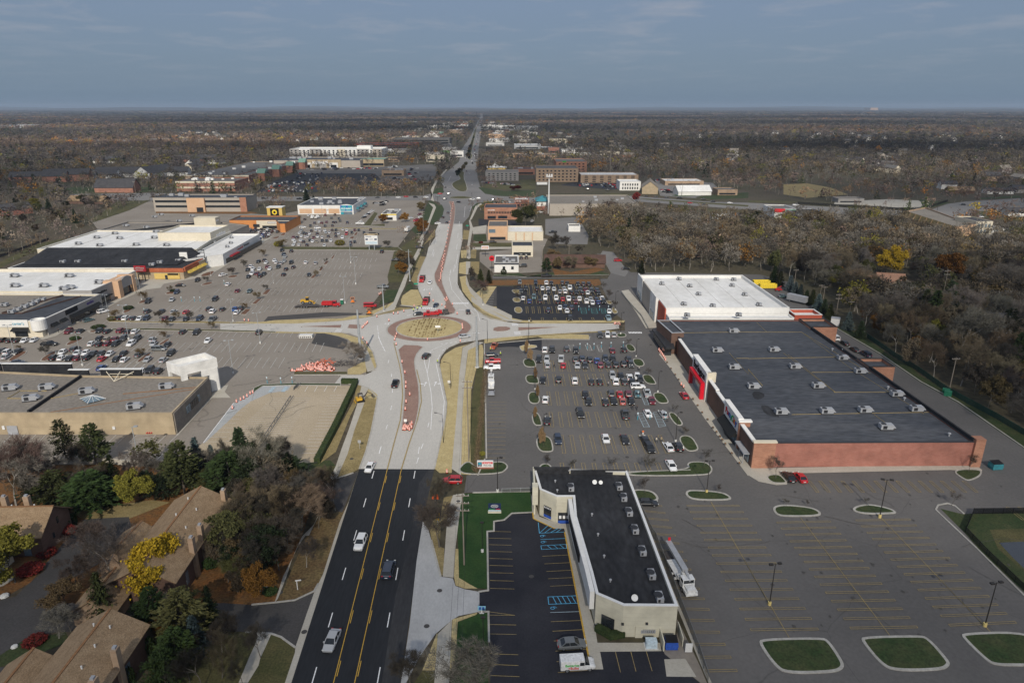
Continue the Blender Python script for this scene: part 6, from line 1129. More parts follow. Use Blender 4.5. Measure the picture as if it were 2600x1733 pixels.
r_=rig('flatbed_trailer','black low loader trailer behind the all red dump truck','trailer','b1',625,730,2);part(r_,'deck','deck_steel',(-5.5,-1.25,.75,4,1.25,.95),(4,-.5,.7,6,.5,.9),(-6.4,-1.2,.45,-5.5,1.2,.6));axles(r_,(-3.2,-2.1,-1),1.05,.42)
r_=rig('wheel_loader','yellow wheel loader carried on the low trailer','loader','b1',605,715,2);r_.location.z=1.0
part(r_,'engine_body','machine_yellow',(-2.6,-.9,.8,-.2,.9,1.9));part(r_,'cab','machine_yellow',(-.4,-.7,2.9,.9,.7,3.05),(-.4,-.7,.8,.9,.7,1.6));part(r_,'cab_glass','auto_glass',(-.35,-.66,1.6,.85,.66,2.9));part(r_,'front_frame','machine_yellow',(.9,-.5,.7,2.1,.5,1.3));part(r_,'lift_arm','machine_yellow',tubes=(((1.2,-.5,1.5),(3.0,-.5,.8),.14),((1.2,.5,1.5),(3.0,.5,.8),.14)));part(r_,'bucket','machine_yellow',(3.0,-1.25,.2,3.7,1.25,.3),(2.9,-1.25,.2,3.0,1.25,1.1));axles(r_,(-1.6,1.5),.95,.72)
r_=rig('crew_van','long red crew van parked by the roundabout verge','van','b1',1143,728,2);part(r_,'body','truck_red',(-2.8,-1,.5,1.9,1,1.3),(-2.8,-.95,1.95,1.5,.95,2.15),(1.9,-.95,.5,2.8,.95,1.2));part(r_,'glazing','auto_glass',(-2.75,-.93,1.3,1.75,.93,1.95));axles(r_,(-1.8,1.8),.9,.38)
r_=rig('portable_toilet','green portable toilet with white roof beside a light pole','toilet','b1',903,702,0);part(r_,'cabin','toilet_green',(-.6,-.6,.1,.6,.6,2.1));part(r_,'roof','plastic_white',(-.65,-.65,2.1,.65,.65,2.3));part(r_,'door','toilet_green',(-.4,-.64,.15,.4,-.605,2.0))
for lab,x,y in(('orange wheeled message board trailer in the upper lot',993,690),('orange message board trailer behind the red van',1135,785)):
 r_=rig('message_board',lab,'sign trailer','b1',x,y,8,'orange message boards');r_.scale=(.72,)*3;part(r_,'trailer','machine_orange',(-1.2,-.7,.5,1.2,.7,.9),(-.6,-.5,.9,.6,.5,1.7));part(r_,'mast','machine_orange',tubes=(((0,0,.9),(0,0,3.6),.12),));part(r_,'board','machine_orange',(-1.2,-.1,2.2,1.2,.1,3.6));part(r_,'display','deck_steel',(-1.05,-.14,2.35,1.05,-.11,3.45));axles(r_,(0,),.85,.35)
r_=rig('tow_truck','red service truck with boom at the roundabout edge','truck','b1',1665,802,188);part(r_,'chassis','deck_steel',(-3,-.5,.6,3.2,.5,.8));cabtruck(r_,.6,'truck_red',2.4,1.2);part(r_,'service_body','truck_red',(-3.2,-1.15,.8,.5,-.5,1.7),(-3.2,.5,.8,.5,1.15,1.7),(-3.2,-.5,.8,.5,.5,1.0));part(r_,'boom','truck_red',tubes=(((-.2,0,1.4),(-3.6,0,2.9),.14),));axles(r_,(-2,2.4),1,.45)
r_=rig('equipment_trailer','black trailer with red machine behind the service truck','trailer','b1',1765,790,5);part(r_,'deck','deck_steel',(-2.6,-1.1,.6,2.6,1.1,.8),(2.6,-.1,.5,3.8,.1,.65));part(r_,'machine_body','truck_red',(-2.2,-.8,.8,-.4,.8,2.0));part(r_,'engine_box','deck_steel',(-.2,-.9,.8,2.2,.9,2.2));axles(r_,(-.6,.6),1.05,.4)
r_=rig('mini_excavator','yellow mini excavator on the left pavement','excavator','b2',1060,385,25);part(r_,'track','tyre',(-1.1,-.95,0,1.1,-.5,.6));part(r_,'track','tyre',(-1.1,.5,0,1.1,.95,.6));part(r_,'house','machine_yellow',(-1.3,-.9,.7,.4,.9,1.4));part(r_,'cab','deck_steel',(-.6,-.2,2.35,.8,.9,2.5),(-.6,-.2,1.4,-.5,.9,2.4),(.7,-.2,.7,.8,.9,1.2),(.7,-.2,1.2,.78,-.1,2.4),(.7,.8,1.2,.78,.9,2.4));part(r_,'boom','deck_steel',tubes=(((.6,-.4,1.1),(2.2,-.4,2.9),.16),));part(r_,'stick','deck_steel',tubes=(((2.2,-.4,2.9),(3.6,-.4,2.0),.12),));part(r_,'bucket','deck_steel',(3.35,-.75,1.1,3.9,-.05,1.8));part(r_,'blade','machine_yellow',(-1.8,-1,.1,-1.65,1,.6))
def crane(label,c,x,y,rz,group=None):
 r_=rig('crane_truck',label,'crane truck',c,x,y,rz,group);part(r_,'chassis','deck_steel',(-4.6,-.55,.6,4,.55,.85));cabtruck(r_,2.0,'truck_white',2.6,1.6);part(r_,'flat_deck','truck_white',(-4.6,-1.2,.95,1.0,1.2,1.1),(.4,-1.15,1.1,1.4,-.4,1.7),(.4,.5,1.1,1.4,1.15,1.7));part(r_,'turret','truck_white',(.9,-.55,1.1,1.8,.55,2.6));b=MB();b.box(-7.6,-.5,2.75,1.4,.6,3.3);b.tube((1.4,.1,2.9),(3.6,.1,2.4),.3,.2,4);b.build('boom','metal_grey',r_);part(r_,'outrigger','truck_white',(-1.2,-1.5,.5,-.9,1.5,.8));part(r_,'outrigger','truck_white',(.2,-1.5,.5,.5,1.5,.8));part(r_,'tail_deck','deck_steel',(-7.4,-1.1,.8,-4.7,1.1,1.0));part(r_,'red_flag','letter_red',(-7.6,.0,3.2,-7.5,.5,4.0));axles(r_,(-3.6,-2.5,3.4));return r_
crane('white crane truck with long grey boom in the empty lot','c3',1780,640,-82)
def utility(label,x,y,rz,boom):
 r_=rig('utility_truck',label,'truck','c1',x,y,rz,'white utility trucks');r_.scale=(.82,)*3;part(r_,'chassis','deck_steel',(-2.8,-.5,.6,3,.5,.8));cabtruck(r_,.8,'truck_white',2.4,1.1);part(r_,'service_body','truck_white',(-2.9,-1.1,.8,.7,-.45,1.7),(-2.9,.45,.8,.7,1.1,1.7),(-2.9,-.45,.8,.7,.45,1.0));axles(r_,(-1.9,2.4),.95,.42)
 if boom:part(r_,'boom','truck_white',tubes=(((-1.6,0,1),(-1.6,0,2.5),.25),((-1.6,0,2.5),(2.6,0,3.4),.16),((2.6,0,3.4),(-.8,.1,4.0),.13)));part(r_,'bucket','truck_white',(-1.3,-.3,3.6,-.6,.5,4.5))
utility('white bucket truck with raised boom beside the grass strip',158,1345,-90,True);utility('white service truck ahead of the small trailer',160,1412,90,False)
r_=rig('utility_trailer','small grey trailer with ladder rack beside the grass strip','trailer','c1',160,1468,90);part(r_,'bed','metal_grey',(-1.8,-1,.5,1.8,1,.65),(-1.8,-1,.65,1.8,-.94,1.0),(-1.8,.94,.65,1.8,1,1.0));part(r_,'rack','deck_steel',(-1.5,-.9,1.3,1.5,-.8,1.4),(-1.5,.8,1.3,1.5,.9,1.4),(-.1,-.9,1.3,.1,.9,1.4));axles(r_,(0,),.95,.35)
row('parked end-on at the grass strip','c1',182,'165,1250,W,p','pickups by the grass strip',flip=0);row('with red bed tools at the grass strip','c1',182,'172,1197,R,p','pickups by the grass strip',flip=0);row('parked between the pickups at the grass strip','c1',3,'163,1140,K,s','pickups by the grass strip',flip=0);row('at the top of the grass strip','c1',75,'185,1068,O,p','pickups by the grass strip',flip=0)
for lab,c,x,y,rz,L_ in(('long white semi trailer in the gravel yard','c0',2110,1015,-2,14),('short white box trailer before the semi trailer','c0',2065,1035,5,6),('white box truck body by the hotel','c0',592,738,3,12),('white covered boat trailer beside the road trees','b0',1460,1130,80,6),('grey steel container behind the white store','d1',415,690,-52,9)):
 r_=rig('box_trailer',lab,'trailer',c,x,y,rz);part(r_,'box','metal_grey' if 'grey' in lab else 'truck_white',(-L_/2,-1.25,1.0,L_/2,1.25,3.6));part(r_,'frame','deck_steel',(-L_/2+.3,-.6,.7,L_/2-.3,.6,1.0));axles(r_,(-L_/2+1.5,),1.05,.48)
for lab,c,x,y,rz in(('white bucket truck, left of two by the clothing store','b0',648,1018,100),('white bucket truck, right of two by the clothing store','b0',690,1018,80),('white pickup truck with rack by the restaurant hedge','b0',1052,1070,10)):
 r_=rig('service_truck',lab,'truck',c,x,y,rz);cabtruck(r_,.8,'truck_white',2.4,1.1);part(r_,'body','truck_white',(-2.9,-1.1,.8,.7,1.1,1.6));part(r_,'boom','truck_white',tubes=(((-1.6,0,1.6),(1.6,0,3.6),.18),));axles(r_,(-1.9,2.4),.95,.42)
r_=rig('limousine','stretched black limousine behind the plaza sign','limousine','b0',1168,1155,5);part(r_,'body','letter_black',(-4,-.95,.3,4,.95,.95),(-2.8,-.75,1.4,1.6,.75,1.48));part(r_,'glazing','auto_glass',(-3.1,-.8,.95,2.0,.8,1.4));axles(r_,(-2.6,2.8),.85,.35)
for lab,x,y in(('yellow roll-off container, farther of two',110,535),('yellow roll-off container, nearer of two',165,565)):
 r_=rig('roll_off_container',lab,'container','d1',x,y,0,'yellow containers');b=MB();b.ridge([(-4,-1.2),(4,-1.2),(4,1.2),(-4,1.2)],.15,.2,2.2,closed=True);b.box(-4,-1.2,.2,4,1.2,.3);b.build('bin','letter_yellow',r_);part(r_,'rib','machine_yellow',*[(-3.6+k*.9,-1.36,.2,-3.5+k*.9,-1.28,2.1)for k in range(9)])
r_=rig('scissor_lift','red machine parked by the yellow containers','machine','d1',255,590,0);part(r_,'base','truck_red',(-1.5,-.8,.4,1.5,.8,1.2));part(r_,'arm','truck_red',tubes=(((-1,0,1.2),(1.4,0,2.4),.2),));axles(r_,(-.9,.9),.8,.4)
b=MB();rr=random.Random(11);pal=['truck_white','letter_black','metal_grey','asphalt_road','truck_white','letter_black','truck_red','metal_grey','sign_navy']
def tiny(p_,rz,m):
 ca,sa=math.cos(rz),math.sin(rz)
 b.box(p_.x-2.3,p_.y-.92,.25,p_.x+2.3,p_.y+.92,.95,m,rz);b.box(p_.x-1.5,p_.y-.75,.95,p_.x+1.0,p_.y+.75,1.42,1,rz);b.box(p_.x-1.3,p_.y-.7,1.42,p_.x+.8,p_.y+.7,1.48,m,rz)
def scatter(s_,n,rz,c='b0'):
 a,e,f,h=P(s_)
 for _ in range(n):
  u,v=rr.random(),rr.random();p_=a.lerp(e,u).lerp(h.lerp(f,u),v);tiny(p_,rz+rr.uniform(-.05,.05),rr.randrange(len(pal)))
for s_,n,rz in(('b0 330,720 700,680 640,800 170,800',95,1.7),('b0 520,640 760,640 680,690 480,700',22,1.7),('b0 600,598 1230,590 1230,605 600,612',30,.1),('b0 1290,585 1380,570 1380,590 1300,600',14,.1),('b0 1340,680 1420,680 1420,710 1330,712',12,1.2),('b0 1470,580 1560,575 1560,695 1470,700',12,.1),('c0 860,730 1250,725 1240,765 900,745',40,1.6),('c0 1600,785 1760,780 1740,815 1620,810',14,.2),('c0 1540,690 1650,690 1650,705 1540,705',14,1.5),('c0 80,715 380,735 380,745 90,725',22,.1),('c0 110,905 340,880 340,900 110,925',10,1.6),('b0 1930,480 1985,300 2000,300 1950,480',26,1.55),('b0 2000,560 2060,300 2075,300 2040,560',30,1.55),('b0 1990,300 2085,170 2100,170 2030,300',60,1.55),('b0 1790,500 1880,480 1880,520 1790,525',24,.1),('b0 1640,480 1740,490 1740,505 1640,500',14,.2),('b0 1180,890 1290,880 1290,910 1180,920',10,.2)):scatter(s_,n,rz)
tag(b.build('distant_cars',pal),kind='stuff')
# ================================================================ STREET FURNITURE
M('pole_galv',(.30,.32,.33),(.36,.38,.39),s=.5,rough=.5);M('pole_bronze',(.030,.027,.025),rough=.6);M('pole_wood',(.22,.185,.15),(.27,.235,.195),s=1,st=(4,4,.3));M('base_yellow',(.66,.52,.20));M('base_white',(.62,.61,.58));M('chain',(.16,.165,.165),rough=.6);M('fence_green',(.02,.07,.055));M('sign_yellow',(.75,.42,.03));M('sign_green',(.02,.26,.17));M('wire',(.03,.03,.032));M('skin',(.45,.28,.20));M('hivis',(.55,.70,.08));M('cloth_dark',(.03,.032,.04));M('cloth_orange',(.6,.16,.05));M('hedge',(.018,.035,.010),(.045,.06,.018),s=1.2,fa=.45,fine=5)
def pt3(c,bx,by,ty):b_=q(c,bx,by);return b_,hz(c,bx,ty,b_)
def make_lamp(h,heads,pm,basem,arm=.6):
 r_=root('car_park_light',(0,0,0),0,'','light pole');b=MB();b.lathe([(.32,0),(.32,.75),(0,.78)],14);b.build('base',basem,r_);b=MB();b.tube((0,0,.7),(0,0,h),.11,.075,8);b.build('pole',pm,r_)
 for k in range(heads):
  a=PI*k+.1;b=MB();ca,sa=math.cos(a),math.sin(a);b.tube((0,0,h-.1),(ca*arm,sa*arm,h),.05);b.box(ca*(arm+.3)-.36,sa*(arm+.3)-.25,h-.12,ca*(arm+.3)+.36,sa*(arm+.3)+.25,h+.14);b.build('lamp_head',pm,r_)
 return r_
L1=make_lamp(9.4,2,'pole_bronze','base_yellow');L2=make_lamp(9.4,1,'pole_bronze','base_white');L3=make_lamp(12,2,'pole_galv','base_white',.9);L4=make_lamp(7.5,1,'pole_galv','base_white',.4)
for i_,l_ in enumerate((L1,L2,L3,L4)):l_.name='car_park_light'+(f'.{i_:03d}' if i_ else '')
for pr,H0,c,x,y,ty,lab in((L1,9.4,'d2',1120,1390,1065,'bronze twin headed light with yellow base by the right oval island'),(L1,9.4,'d3',180,880,530,'bronze twin headed light amid the middle of the empty lot'),(L1,9.4,'d3',2017,1062,690,'bronze twin headed light at the right side of the empty lot'),(L1,9.4,'c2',1997,1175,905,'bronze twin headed light on the oval island by the fence'),(L2,9.4,'c2',213,1172,875,'bronze single light with yellow base by the shop lawn'),(L2,9.4,'c2',607,700,505,'bronze light on the nearest left island of the busy lot'),(L2,9.4,'c2',1732,745,492,'bronze light on the nearest right island of the busy lot'),(L2,9.4,'c1',1580,1462,1285,'bronze light by the red store entrance'),(L2,9.4,'c1',1395,1160,1010,'bronze light on the second right hand island'),(L2,9.4,'c1',1262,968,785,'bronze light at the end of the right arm'),(L2,9.4,'c1',478,1065,1002,'bronze light above the straw island'),(L2,9.4,'c1',533,1440,1285,'bronze light in the left island row'),(L2,9.4,'c1',1216,765,602,'bronze light at the right end of the black lot'),(L2,9.4,'c1',482,862,690,'bronze light in the front straw strip of the black lot'),(L2,9.4,'c1',88,722,565,'bronze light at the left side of the black lot'),(L3,12,'b1',205,1048,785,'tall grey light in the lower lot beside the black car'),(L3,12,'b1',318,535,430,'tall grey light with white base mid upper lot'),(L3,12,'b1',1020,543,310,'tall grey light right of the angled stalls'),(L3,12,'b1',928,705,475,'tall grey light beside the portable toilet'),(L3,12,'b1',977,362,160,'tall dark light below the plaza sign'),(L3,12,'a1',1990,1305,1020,'tall grey light by the white arch shadow'),(L3,12,'a1',705,1235,960,'tall dark light behind the tan store wall'),(L3,12,'a1',1100,1015,720,'tall dark light in the lower left lot'),(L3,12,'a1',125,1150,890,'tall grey light at the left edge of the lot'),(L3,12,'a1',930,820,630,'tall grey light beside the mall pavement'),(L3,12,'a1',1210,675,490,'tall grey light by the peach arch'),(L3,12,'a1',1990,858,670,'tall grey light near the drive in the upper lot'),(L3,12,'a1',1800,470,345,'tall grey light by the orange banded store'),(L4,7.5,'a2',1180,890,615,'short grey light before the tan store wall'),(L3,12,'d0',2225,1225,1140,'white light at the far right lot, left of two'),(L3,12,'d0',2268,1222,1110,'white light at the far right lot, right of two'),(L3,12,'b0',735,1010,870,'tall grey light before the clothing store')):
 p_,h=pt3(c,x,y,ty);place(pr,USED,p_,R.uniform(-.3,.3),lab,'car park lights',h/H0 if .5<h/H0<1.6 else 1)
def street(c,x,y,ty,lab,rz,h=None):
 p_,h_=pt3(c,x,y,ty);h=h or h_;r_=root('street_light',p_,rz,lab,'street light','street lights on the new road');b=MB();b.tube((0,0,0),(0,0,h),.1,.06);b.build('pole','pole_bronze',r_);b=MB();b.tube((0,0,h),(1.6,0,h+.35),.045);b.build('arm','pole_bronze',r_);b=MB();b.box(1.5,-.12,h+.27,2.2,.12,h+.4);b.build('lamp_head','pole_bronze',r_)
street('b2',1831,290,75,'black arm light on the straw verge by the speed sign',PI-.2);street('b2',1767,752,510,'black arm light on the straw verge, nearest the black asphalt',PI-.2);street('b1',2143,1035,850,'black arm light where the right arm begins',PI-.4);street('b2',632,1120,950,'grey light among the trees by the left side road',.6)
for lab,c,x,y,ty in(('thin white light post on the lawn, farther','c3',83,430,180),('thin white light post on the lawn, nearer','c3',93,1275,990)):
 p_,h=pt3(c,x,y,ty);r_=root('post_light',p_,0,lab,'light pole','post lights on the lawn');b=MB();b.lathe([(.28,0),(.28,.6),(0,.62)],12);b.build('base','base_white',r_);b=MB();b.tube((0,0,.6),(0,0,h),.05);b.build('pole','pole_bronze',r_);b=MB();b.box(-.35,-.2,h,.35,.2,h+.22);b.build('lamp_head','pole_bronze',r_)
def mono(c,x,y,ty,r,lab,arms=0):
 p_,h=pt3(c,x,y,ty);r_=root('steel_pole',p_,0,lab,'power pole');b=MB();b.tube((0,0,0),(0,0,h),r,r*.55,12);b.build('shaft','pole_galv',r_)
 b=MB();b.lathe([(r*1.5,0),(r*1.5,.3),(r,.32)],14);b.build('footing','base_white',r_)
 for k in range(arms):b=MB();b.tube((-1.6,0,h*(.93-.12*k)),(1.6,0,h*(.93-.12*k)),.07);b.build('cross_arm','pole_galv',r_)
mono('b1',1063,1180,760,.55,'thick tapering steel pole left of the roundabout');mono('b1',2056,1252,820,.5,'thick tapering steel pole right of the roundabout');mono('b1',1260,772,545,.28,'slim steel pole with cross arms on the left verge',2);mono('b1',1482,515,245,.28,'steel pole beside the pavement above the left verge',1)
def power(c,x,y,ty,lab,arms=1,lean=0,rz=0,r=.16,m='pole_wood'):
 p_,h=pt3(c,x,y,ty);r_=root('power_pole',p_,rz,lab,'power pole','power poles');b=MB();b.tube((0,0,0),(lean,0,h),r,r*.65,8);b.build('pole',m,r_)
 for k in range(arms):
  z=h-.5-k*1.6;o=b=MB();b.box(lean*z/h-1.25,-.07,z-.08,lean*z/h+1.25,.07,z+.08);a=b.build('cross_arm',m,r_)
  for t in(-1.1,-.4,.4,1.1):b=MB();b.tube((lean*z/h+t,0,z+.08),(lean*z/h+t,0,z+.32),.05,n=5);b.build('insulator','base_white',a)
 return p_,h
PP={}
for k,c,x,y,ty,lab,arms in(('a','b3',1945,540,-70,'grey power pole with three arms beside the walk',3),('b','b2',1985,905,215,'tall grey power pole along the straw verge',2),('c','d2',1715,300,25,'wooden power pole behind the green fence',1),('d','d1',750,800,625,'wooden pole with double arms by the blue spruces',2),('e','d1',858,820,685,'wooden pole right of the double armed one',1),('f','d1',640,665,560,'wooden pole of the pair by the back lane',1),('g','d1',612,650,545,'left wooden pole of the pair by the back lane',1),('h','d1',392,545,415,'wooden pole behind the yellow containers',1),('i','d1',1640,735,420,'tall wooden pole below the orange tree',2),('j','d1',200,420,338,'wooden pole at the edge of the wood',1),('k','b1',1565,290,105,'power pole beside the far left pavement',2),('l','b0',1600,1180,960,'power pole at the upper left verge',2),('m','c1',822,300,205,'white light pole behind the clubhouse',1),('n','c1',595,340,210,'pole behind the cream drive-through',1),('o','b0',845,820,765,'pole with arms before the thicket',1),('p','a0',1160,850,740,'pole by the bank on the left',1),('q','a0',1500,840,745,'pole by the strip mall end',1),('r','d0',1370,990,790,'dark pole at the far junction, left',1),('s','d0',1928,1030,880,'dark pole at the far junction, right',1),('t','d0',70,1025,910,'pole by the gravel yard',1),('u','d0',480,860,690,'pole at the dry field',1),('v','d0',1600,1010,860,'dark pole before the bronze row',1),('w','c0',1785,830,660,'pole on the boulevard verge',1),('x','n',890,800,560,'black signal mast left of the crossing',1),('y','n',1405,900,640,'black signal mast right of the crossing',1),('z','n',680,680,470,'pole by the black lot thicket',1)):
 PP[k]=power(c,x,y,ty,lab,arms,m='pole_bronze' if 'dark' in lab or 'black signal' in lab else 'pole_wood')
def wires(keys,offs=((-.9,.3),(0,.3),(.9,.3)),sag=1.2,r=.018,ends=None):
 b=MB();pts=[(PP[k][0],PP[k][1])for k in keys]if ends is None else ends
 for(p0,h0),(p1,h1)in zip(pts,pts[1:]):
  for dx,dz in offs:
   a,e=Vector((p0.x+dx,p0.y,h0-.2)),Vector((p1.x+dx,p1.y,h1-.2));last=a
   for k in range(1,9):t=k/8;c_=a.lerp(e,t);c_.z-=sag*4*t*(1-t);b.tube(last,c_,r,n=3,cap=False);last=c_
 tag(b.build('power_line','wire'),'sagging black power lines strung '+{'a':'along the pavement right of the road','c':'between the poles behind the brick store','k':'beside the upper left verge'}[keys[0]],'power line')
e0=(q('s',1160,1850),12.5)
wires('ab',ends=[e0,PP['a'],PP['b'],(q('b1',2056,1252),13)]);wires('cdfh',r=.025);wires('kl',r=.03)
def cell(c,x,y,ty,m,lab,tiers):
 p_,h=pt3(c,x,y,ty);r_=root('cell_tower',p_,0,lab,'mast');b=MB();b.tube((0,0,0),(0,0,h),.75,.4,10);b.build('mast',m,r_)
 for t in range(tiers):
  z=h-t*5;f=MB();f.lathe([(2.2,z-1.2),(2.2,z-1.0),(.3,z-1.0)],12);f.build('platform',m,r_)
  for k in range(9):a=2*PI*k/9;b=MB();b.box(2.5*math.cos(a)-.22,2.5*math.sin(a)-.22,z-1.6,2.5*math.cos(a)+.22,2.5*math.sin(a)+.22,z+.9);b.build('antenna',m,r_)
cell('c0',648,985,655,'metal_white','tall white cell mast before the tan warehouse',1);cell('c0',1172,640,365,'pole_wood','brown cell mast with two tiers behind the shop row',2)
def make_drum():
 r_=root('traffic_drum',(0,0,0),0,'','drum');b=MB();b.lathe([(.36,0),(.36,.1),(.26,.12),(.25,.3),(.24,.45),(.235,.6),(.225,.75),(.22,.9),(.2,1.0),(0,1.02)],10,[0,0,1,2,1,2,1,2,1]);b.build('barrel',['tyre','plastic_orange','plastic_white'],r_);return r_
DR=make_drum()
for o in DR.children:o.name='barrel'
def drums(c,pts,lab,group,z=.13,sc=1.0,lay=0):
 for x,y in pts:
  p_=q(c,x,y);p_.z=z;o=place(DR,USED,p_,R.uniform(0,6),lab,group,sc)
  if lay and R.random()<lay:o.rotation_euler=(PI/2,0,R.uniform(0,6));o.location.z=z+.3
drums('b2',[(1440,160),(1448,250),(1481,350),(1450,412),(1443,475),(1447,285)]+[(1415,70)],'orange and white drum spaced along the lower red median','drums on the lower median')
drums('b2',[(1425,645),(1440,648),(1478,650),(1495,630),(1450,630),(1470,632),(1485,612),(1498,598),(1440,622),(1430,630),(1462,640)],'orange and white drum bunched at the near tip of the median','drums at the median tip')
up=[]
for k in range(34):
 t=k/33;p0,p1,p2=q('b1',1735,520),q('b0',1775,1330),q('b0',1850,890);s_=t*2;p_=p0.lerp(p1,s_)if s_<1 else p1.lerp(p2,s_-1);p_.x+=R.uniform(-.5,.5);p_.z=.13;place(DR,USED,p_,0,'orange and white drum in the long line on the far red strip','drums on the far red strip')
drums('b1',[(1368,975),(1358,1000),(1352,1022),(1365,1062),(1632,1022),(1912,1035),(1928,895),(1930,910),(1932,925),(1303,858)],'orange and white drum around the roundabout ring','drums round the ring')
drums('b1',[(1075,920),(1085,910),(1100,895),(1112,885),(1120,875),(1080,1010),(1115,1052),(1200,825),(1380,795),(1430,778),(1342,798),(1518,735)],'orange and white drum on the left arm of the roundabout','drums on the left arm')
drums('b1',[(1780,680),(1795,665),(1800,680),(1790,690),(1845,720),(1782,745),(1755,725),(1885,800),(1650,632),(1680,690)],'orange and white drum by the far crossing','drums by the far crossing')
drums('a2',[(1985,462),(2020,408),(2055,390),(2082,378),(2110,360),(2137,338),(2158,328)],'orange and white drum edging the tan overflow lot','drums at the overflow lot',.03)
drums('b1',[(70,855),(105,858),(1235,625),(1220,632)],'orange and white drum left standing in the left lot','drums in the left lots',.03);drums('c1',[(1210,885),(1220,882),(1235,886),(1248,882),(1257,890)],'orange and white drum closing the right arm','drums at the right arm',.03);drums('c1',[(1590,1110),(1598,1125),(1608,1135),(1618,1150),(1628,1165),(1638,1180),(1645,1195),(1780,1405),(1800,1425)],'orange and white drum along the brick store pavement','drums along the store pavement',.1);drums('b2',[(1798,1010)],'lone orange drum on the straw by the red suv',None,.08)
pl=[(465+k*14,1285-k*.6)for k in range(8)]+[(560+12*k,1262+6*(k%3))for k in range(24)]+[(600+k*14,1245-(k%4)*8)for k in range(14)]+[(660+R.uniform(-60,170),1285-R.uniform(0,50))for k in range(45)]+[(560+k*14,1250+k)for k in range(4)]
drums('b1',pl,'orange and white drum heaped in the storage pile on the left lot','drums in the storage pile',.03,1.05,.45)
b=MB();rr=random.Random(3)
for k in range(60):p_=q('b1',rr.uniform(640,830),rr.uniform(1200,1260));a=rr.uniform(0,3);b.tube((p_.x,p_.y,.2+rr.random()*.6),(p_.x+2*math.cos(a),p_.y+2*math.sin(a),.2+rr.random()),.06,n=4,m=k%2)
tag(b.build('barricade_parts',['plastic_orange','deck_steel']),kind='stuff')
b=MB()
for k in range(70):p_=q('b1',rr.uniform(850,1030),rr.uniform(1205,1255));a=rr.uniform(0,3);b.tube((p_.x,p_.y,.1+rr.random()*.4),(p_.x+1.8*math.cos(a),p_.y+1.8*math.sin(a),.1+rr.random()*.9),.05,n=4)
tag(b.build('brush_pile','deck_steel'),kind='stuff')
def sign(name,lab,c,x,y,rz=0,cat='sign'):p_=q(c,x,y);return root(name,(p_.x,p_.y,0),rz,lab,cat)
r_=sign('monument_sign','white shopping centre sign on a red brick base','c2',108,972);r_.scale=(.72,)*3;part(r_,'base','brick_salmon',(-2.9,-.4,0,2.9,.4,.75));part(r_,'footing','base_white',(-2.95,-.5,0,2.95,.5,.12));part(r_,'cabinet','metal_white',(-2.75,-.3,.75,2.75,.3,3.1));o=part(r_,'logo_panel','sign_navy',(-2.5,-.36,1.1,-1.15,-.31,2.7));part(o,'logo_emblem','letter_teal',(-2.3,-.39,1.75,-1.35,-.365,2.5));part(r_,'red_panel','letter_red',(-.95,-.36,2.05,2.55,-.31,2.75))
text('ALDI',.42,'letter_white',r_,(-1.83,-.38,1.42),FRONT,depth=.01);text('Burlington',.62,'letter_white',r_,(.8,-.38,2.4),FRONT,depth=.01);text('Party City',.66,'letter_black',r_,(.8,-.33,1.45),FRONT,depth=.02,bold=.01)
r_=sign('monument_sign','navy and white shop sign on the dark green lawn','c2',188,1350);r_.scale=(.76,)*3;part(r_,'base','siding_cream',(-1.9,-.3,0,1.9,.3,.7));part(r_,'cabinet','sign_navy',(-1.8,-.25,.7,1.8,.25,3.1));part(r_,'white_panel','sign_pale',(-1.8,-.28,.75,1.8,-.255,1.2));b=MB();b.ridge([(math.cos(t*PI/10)*1.0,math.sin(t*PI/10)*.42)for t in range(20)],.1,0,.03,closed=True);o=b.build('oval_logo','letter_white',r_);o.rotation_euler=(PI/2,0,0);o.location=(0,-.26,2.45)
part(r_,'oval_mark','metal_grey',(-.6,-.27,2.3,.6,-.252,2.6));text('Batteries',.46,'letter_green',r_,(-.8,-.27,1.5),FRONT,depth=.01,bold=.01);text('+Bulbs',.46,'letter_red',r_,(.95,-.27,1.5),FRONT,depth=.01,bold=.01)
r_=sign('pylon_sign','white plaza pylon sign on two grey legs','b1',1158,250)
for x in(-1.6,1.6):part(r_,'leg','pole_galv',tubes=(((x,0,0),(x,0,3.6),.3),))
part(r_,'cabinet','metal_white',(-4,-.5,3.4,4,.5,10));part(r_,'header','stucco_tan',(-4.2,-.6,9.2,4.2,.6,10.2));part(r_,'header_mark','letter_black',(-3.9,-.66,9.45,-2.2,-.61,9.9));part(r_,'header_mark','letter_black',(2.4,-.66,9.45,3.9,-.61,9.9));part(r_,'grey_line','metal_grey',(-3.5,-.56,8.1,.2,-.52,8.7));part(r_,'navy_mark','sign_navy',(-3.5,-.56,6.3,-2,-.52,7.2));part(r_,'navy_mark','sign_navy',(2,-.56,6.3,3.5,-.52,7.2));part(r_,'grey_mark','metal_grey',(-1,-.56,6.6,1,-.52,7));part(r_,'lower_panel','sign_pale',(-3.6,-.56,3.8,3.6,-.52,5.4))
r_=sign('pole_sign','red and white restaurant pole sign left of the diner','c1',108,305);part(r_,'pole','pole_bronze',tubes=(((0,0,0),(0,0,4.6),.15),));part(r_,'panel','metal_white',(-2.2,-.25,4.2,2.2,.25,6.4));part(r_,'red_frame','letter_red',(-1.7,-.3,4.7,1.7,-.26,5.9));part(r_,'white_field','stucco_cream',(-1.5,-.34,4.85,1.5,-.305,5.75))
r_=sign('roundel_sign','red octagonal logo sign on the diner corner','c1',165,440);part(r_,'pole','pole_bronze',tubes=(((0,0,0),(0,0,6.5),.12),));b=MB();b.tube((0,-.2,7.6),(0,.2,7.6),1.5,n=8);b.build('panel','letter_red',r_);part(r_,'emblem','letter_black',(-.8,-.3,7.3,.8,-.21,7.9))
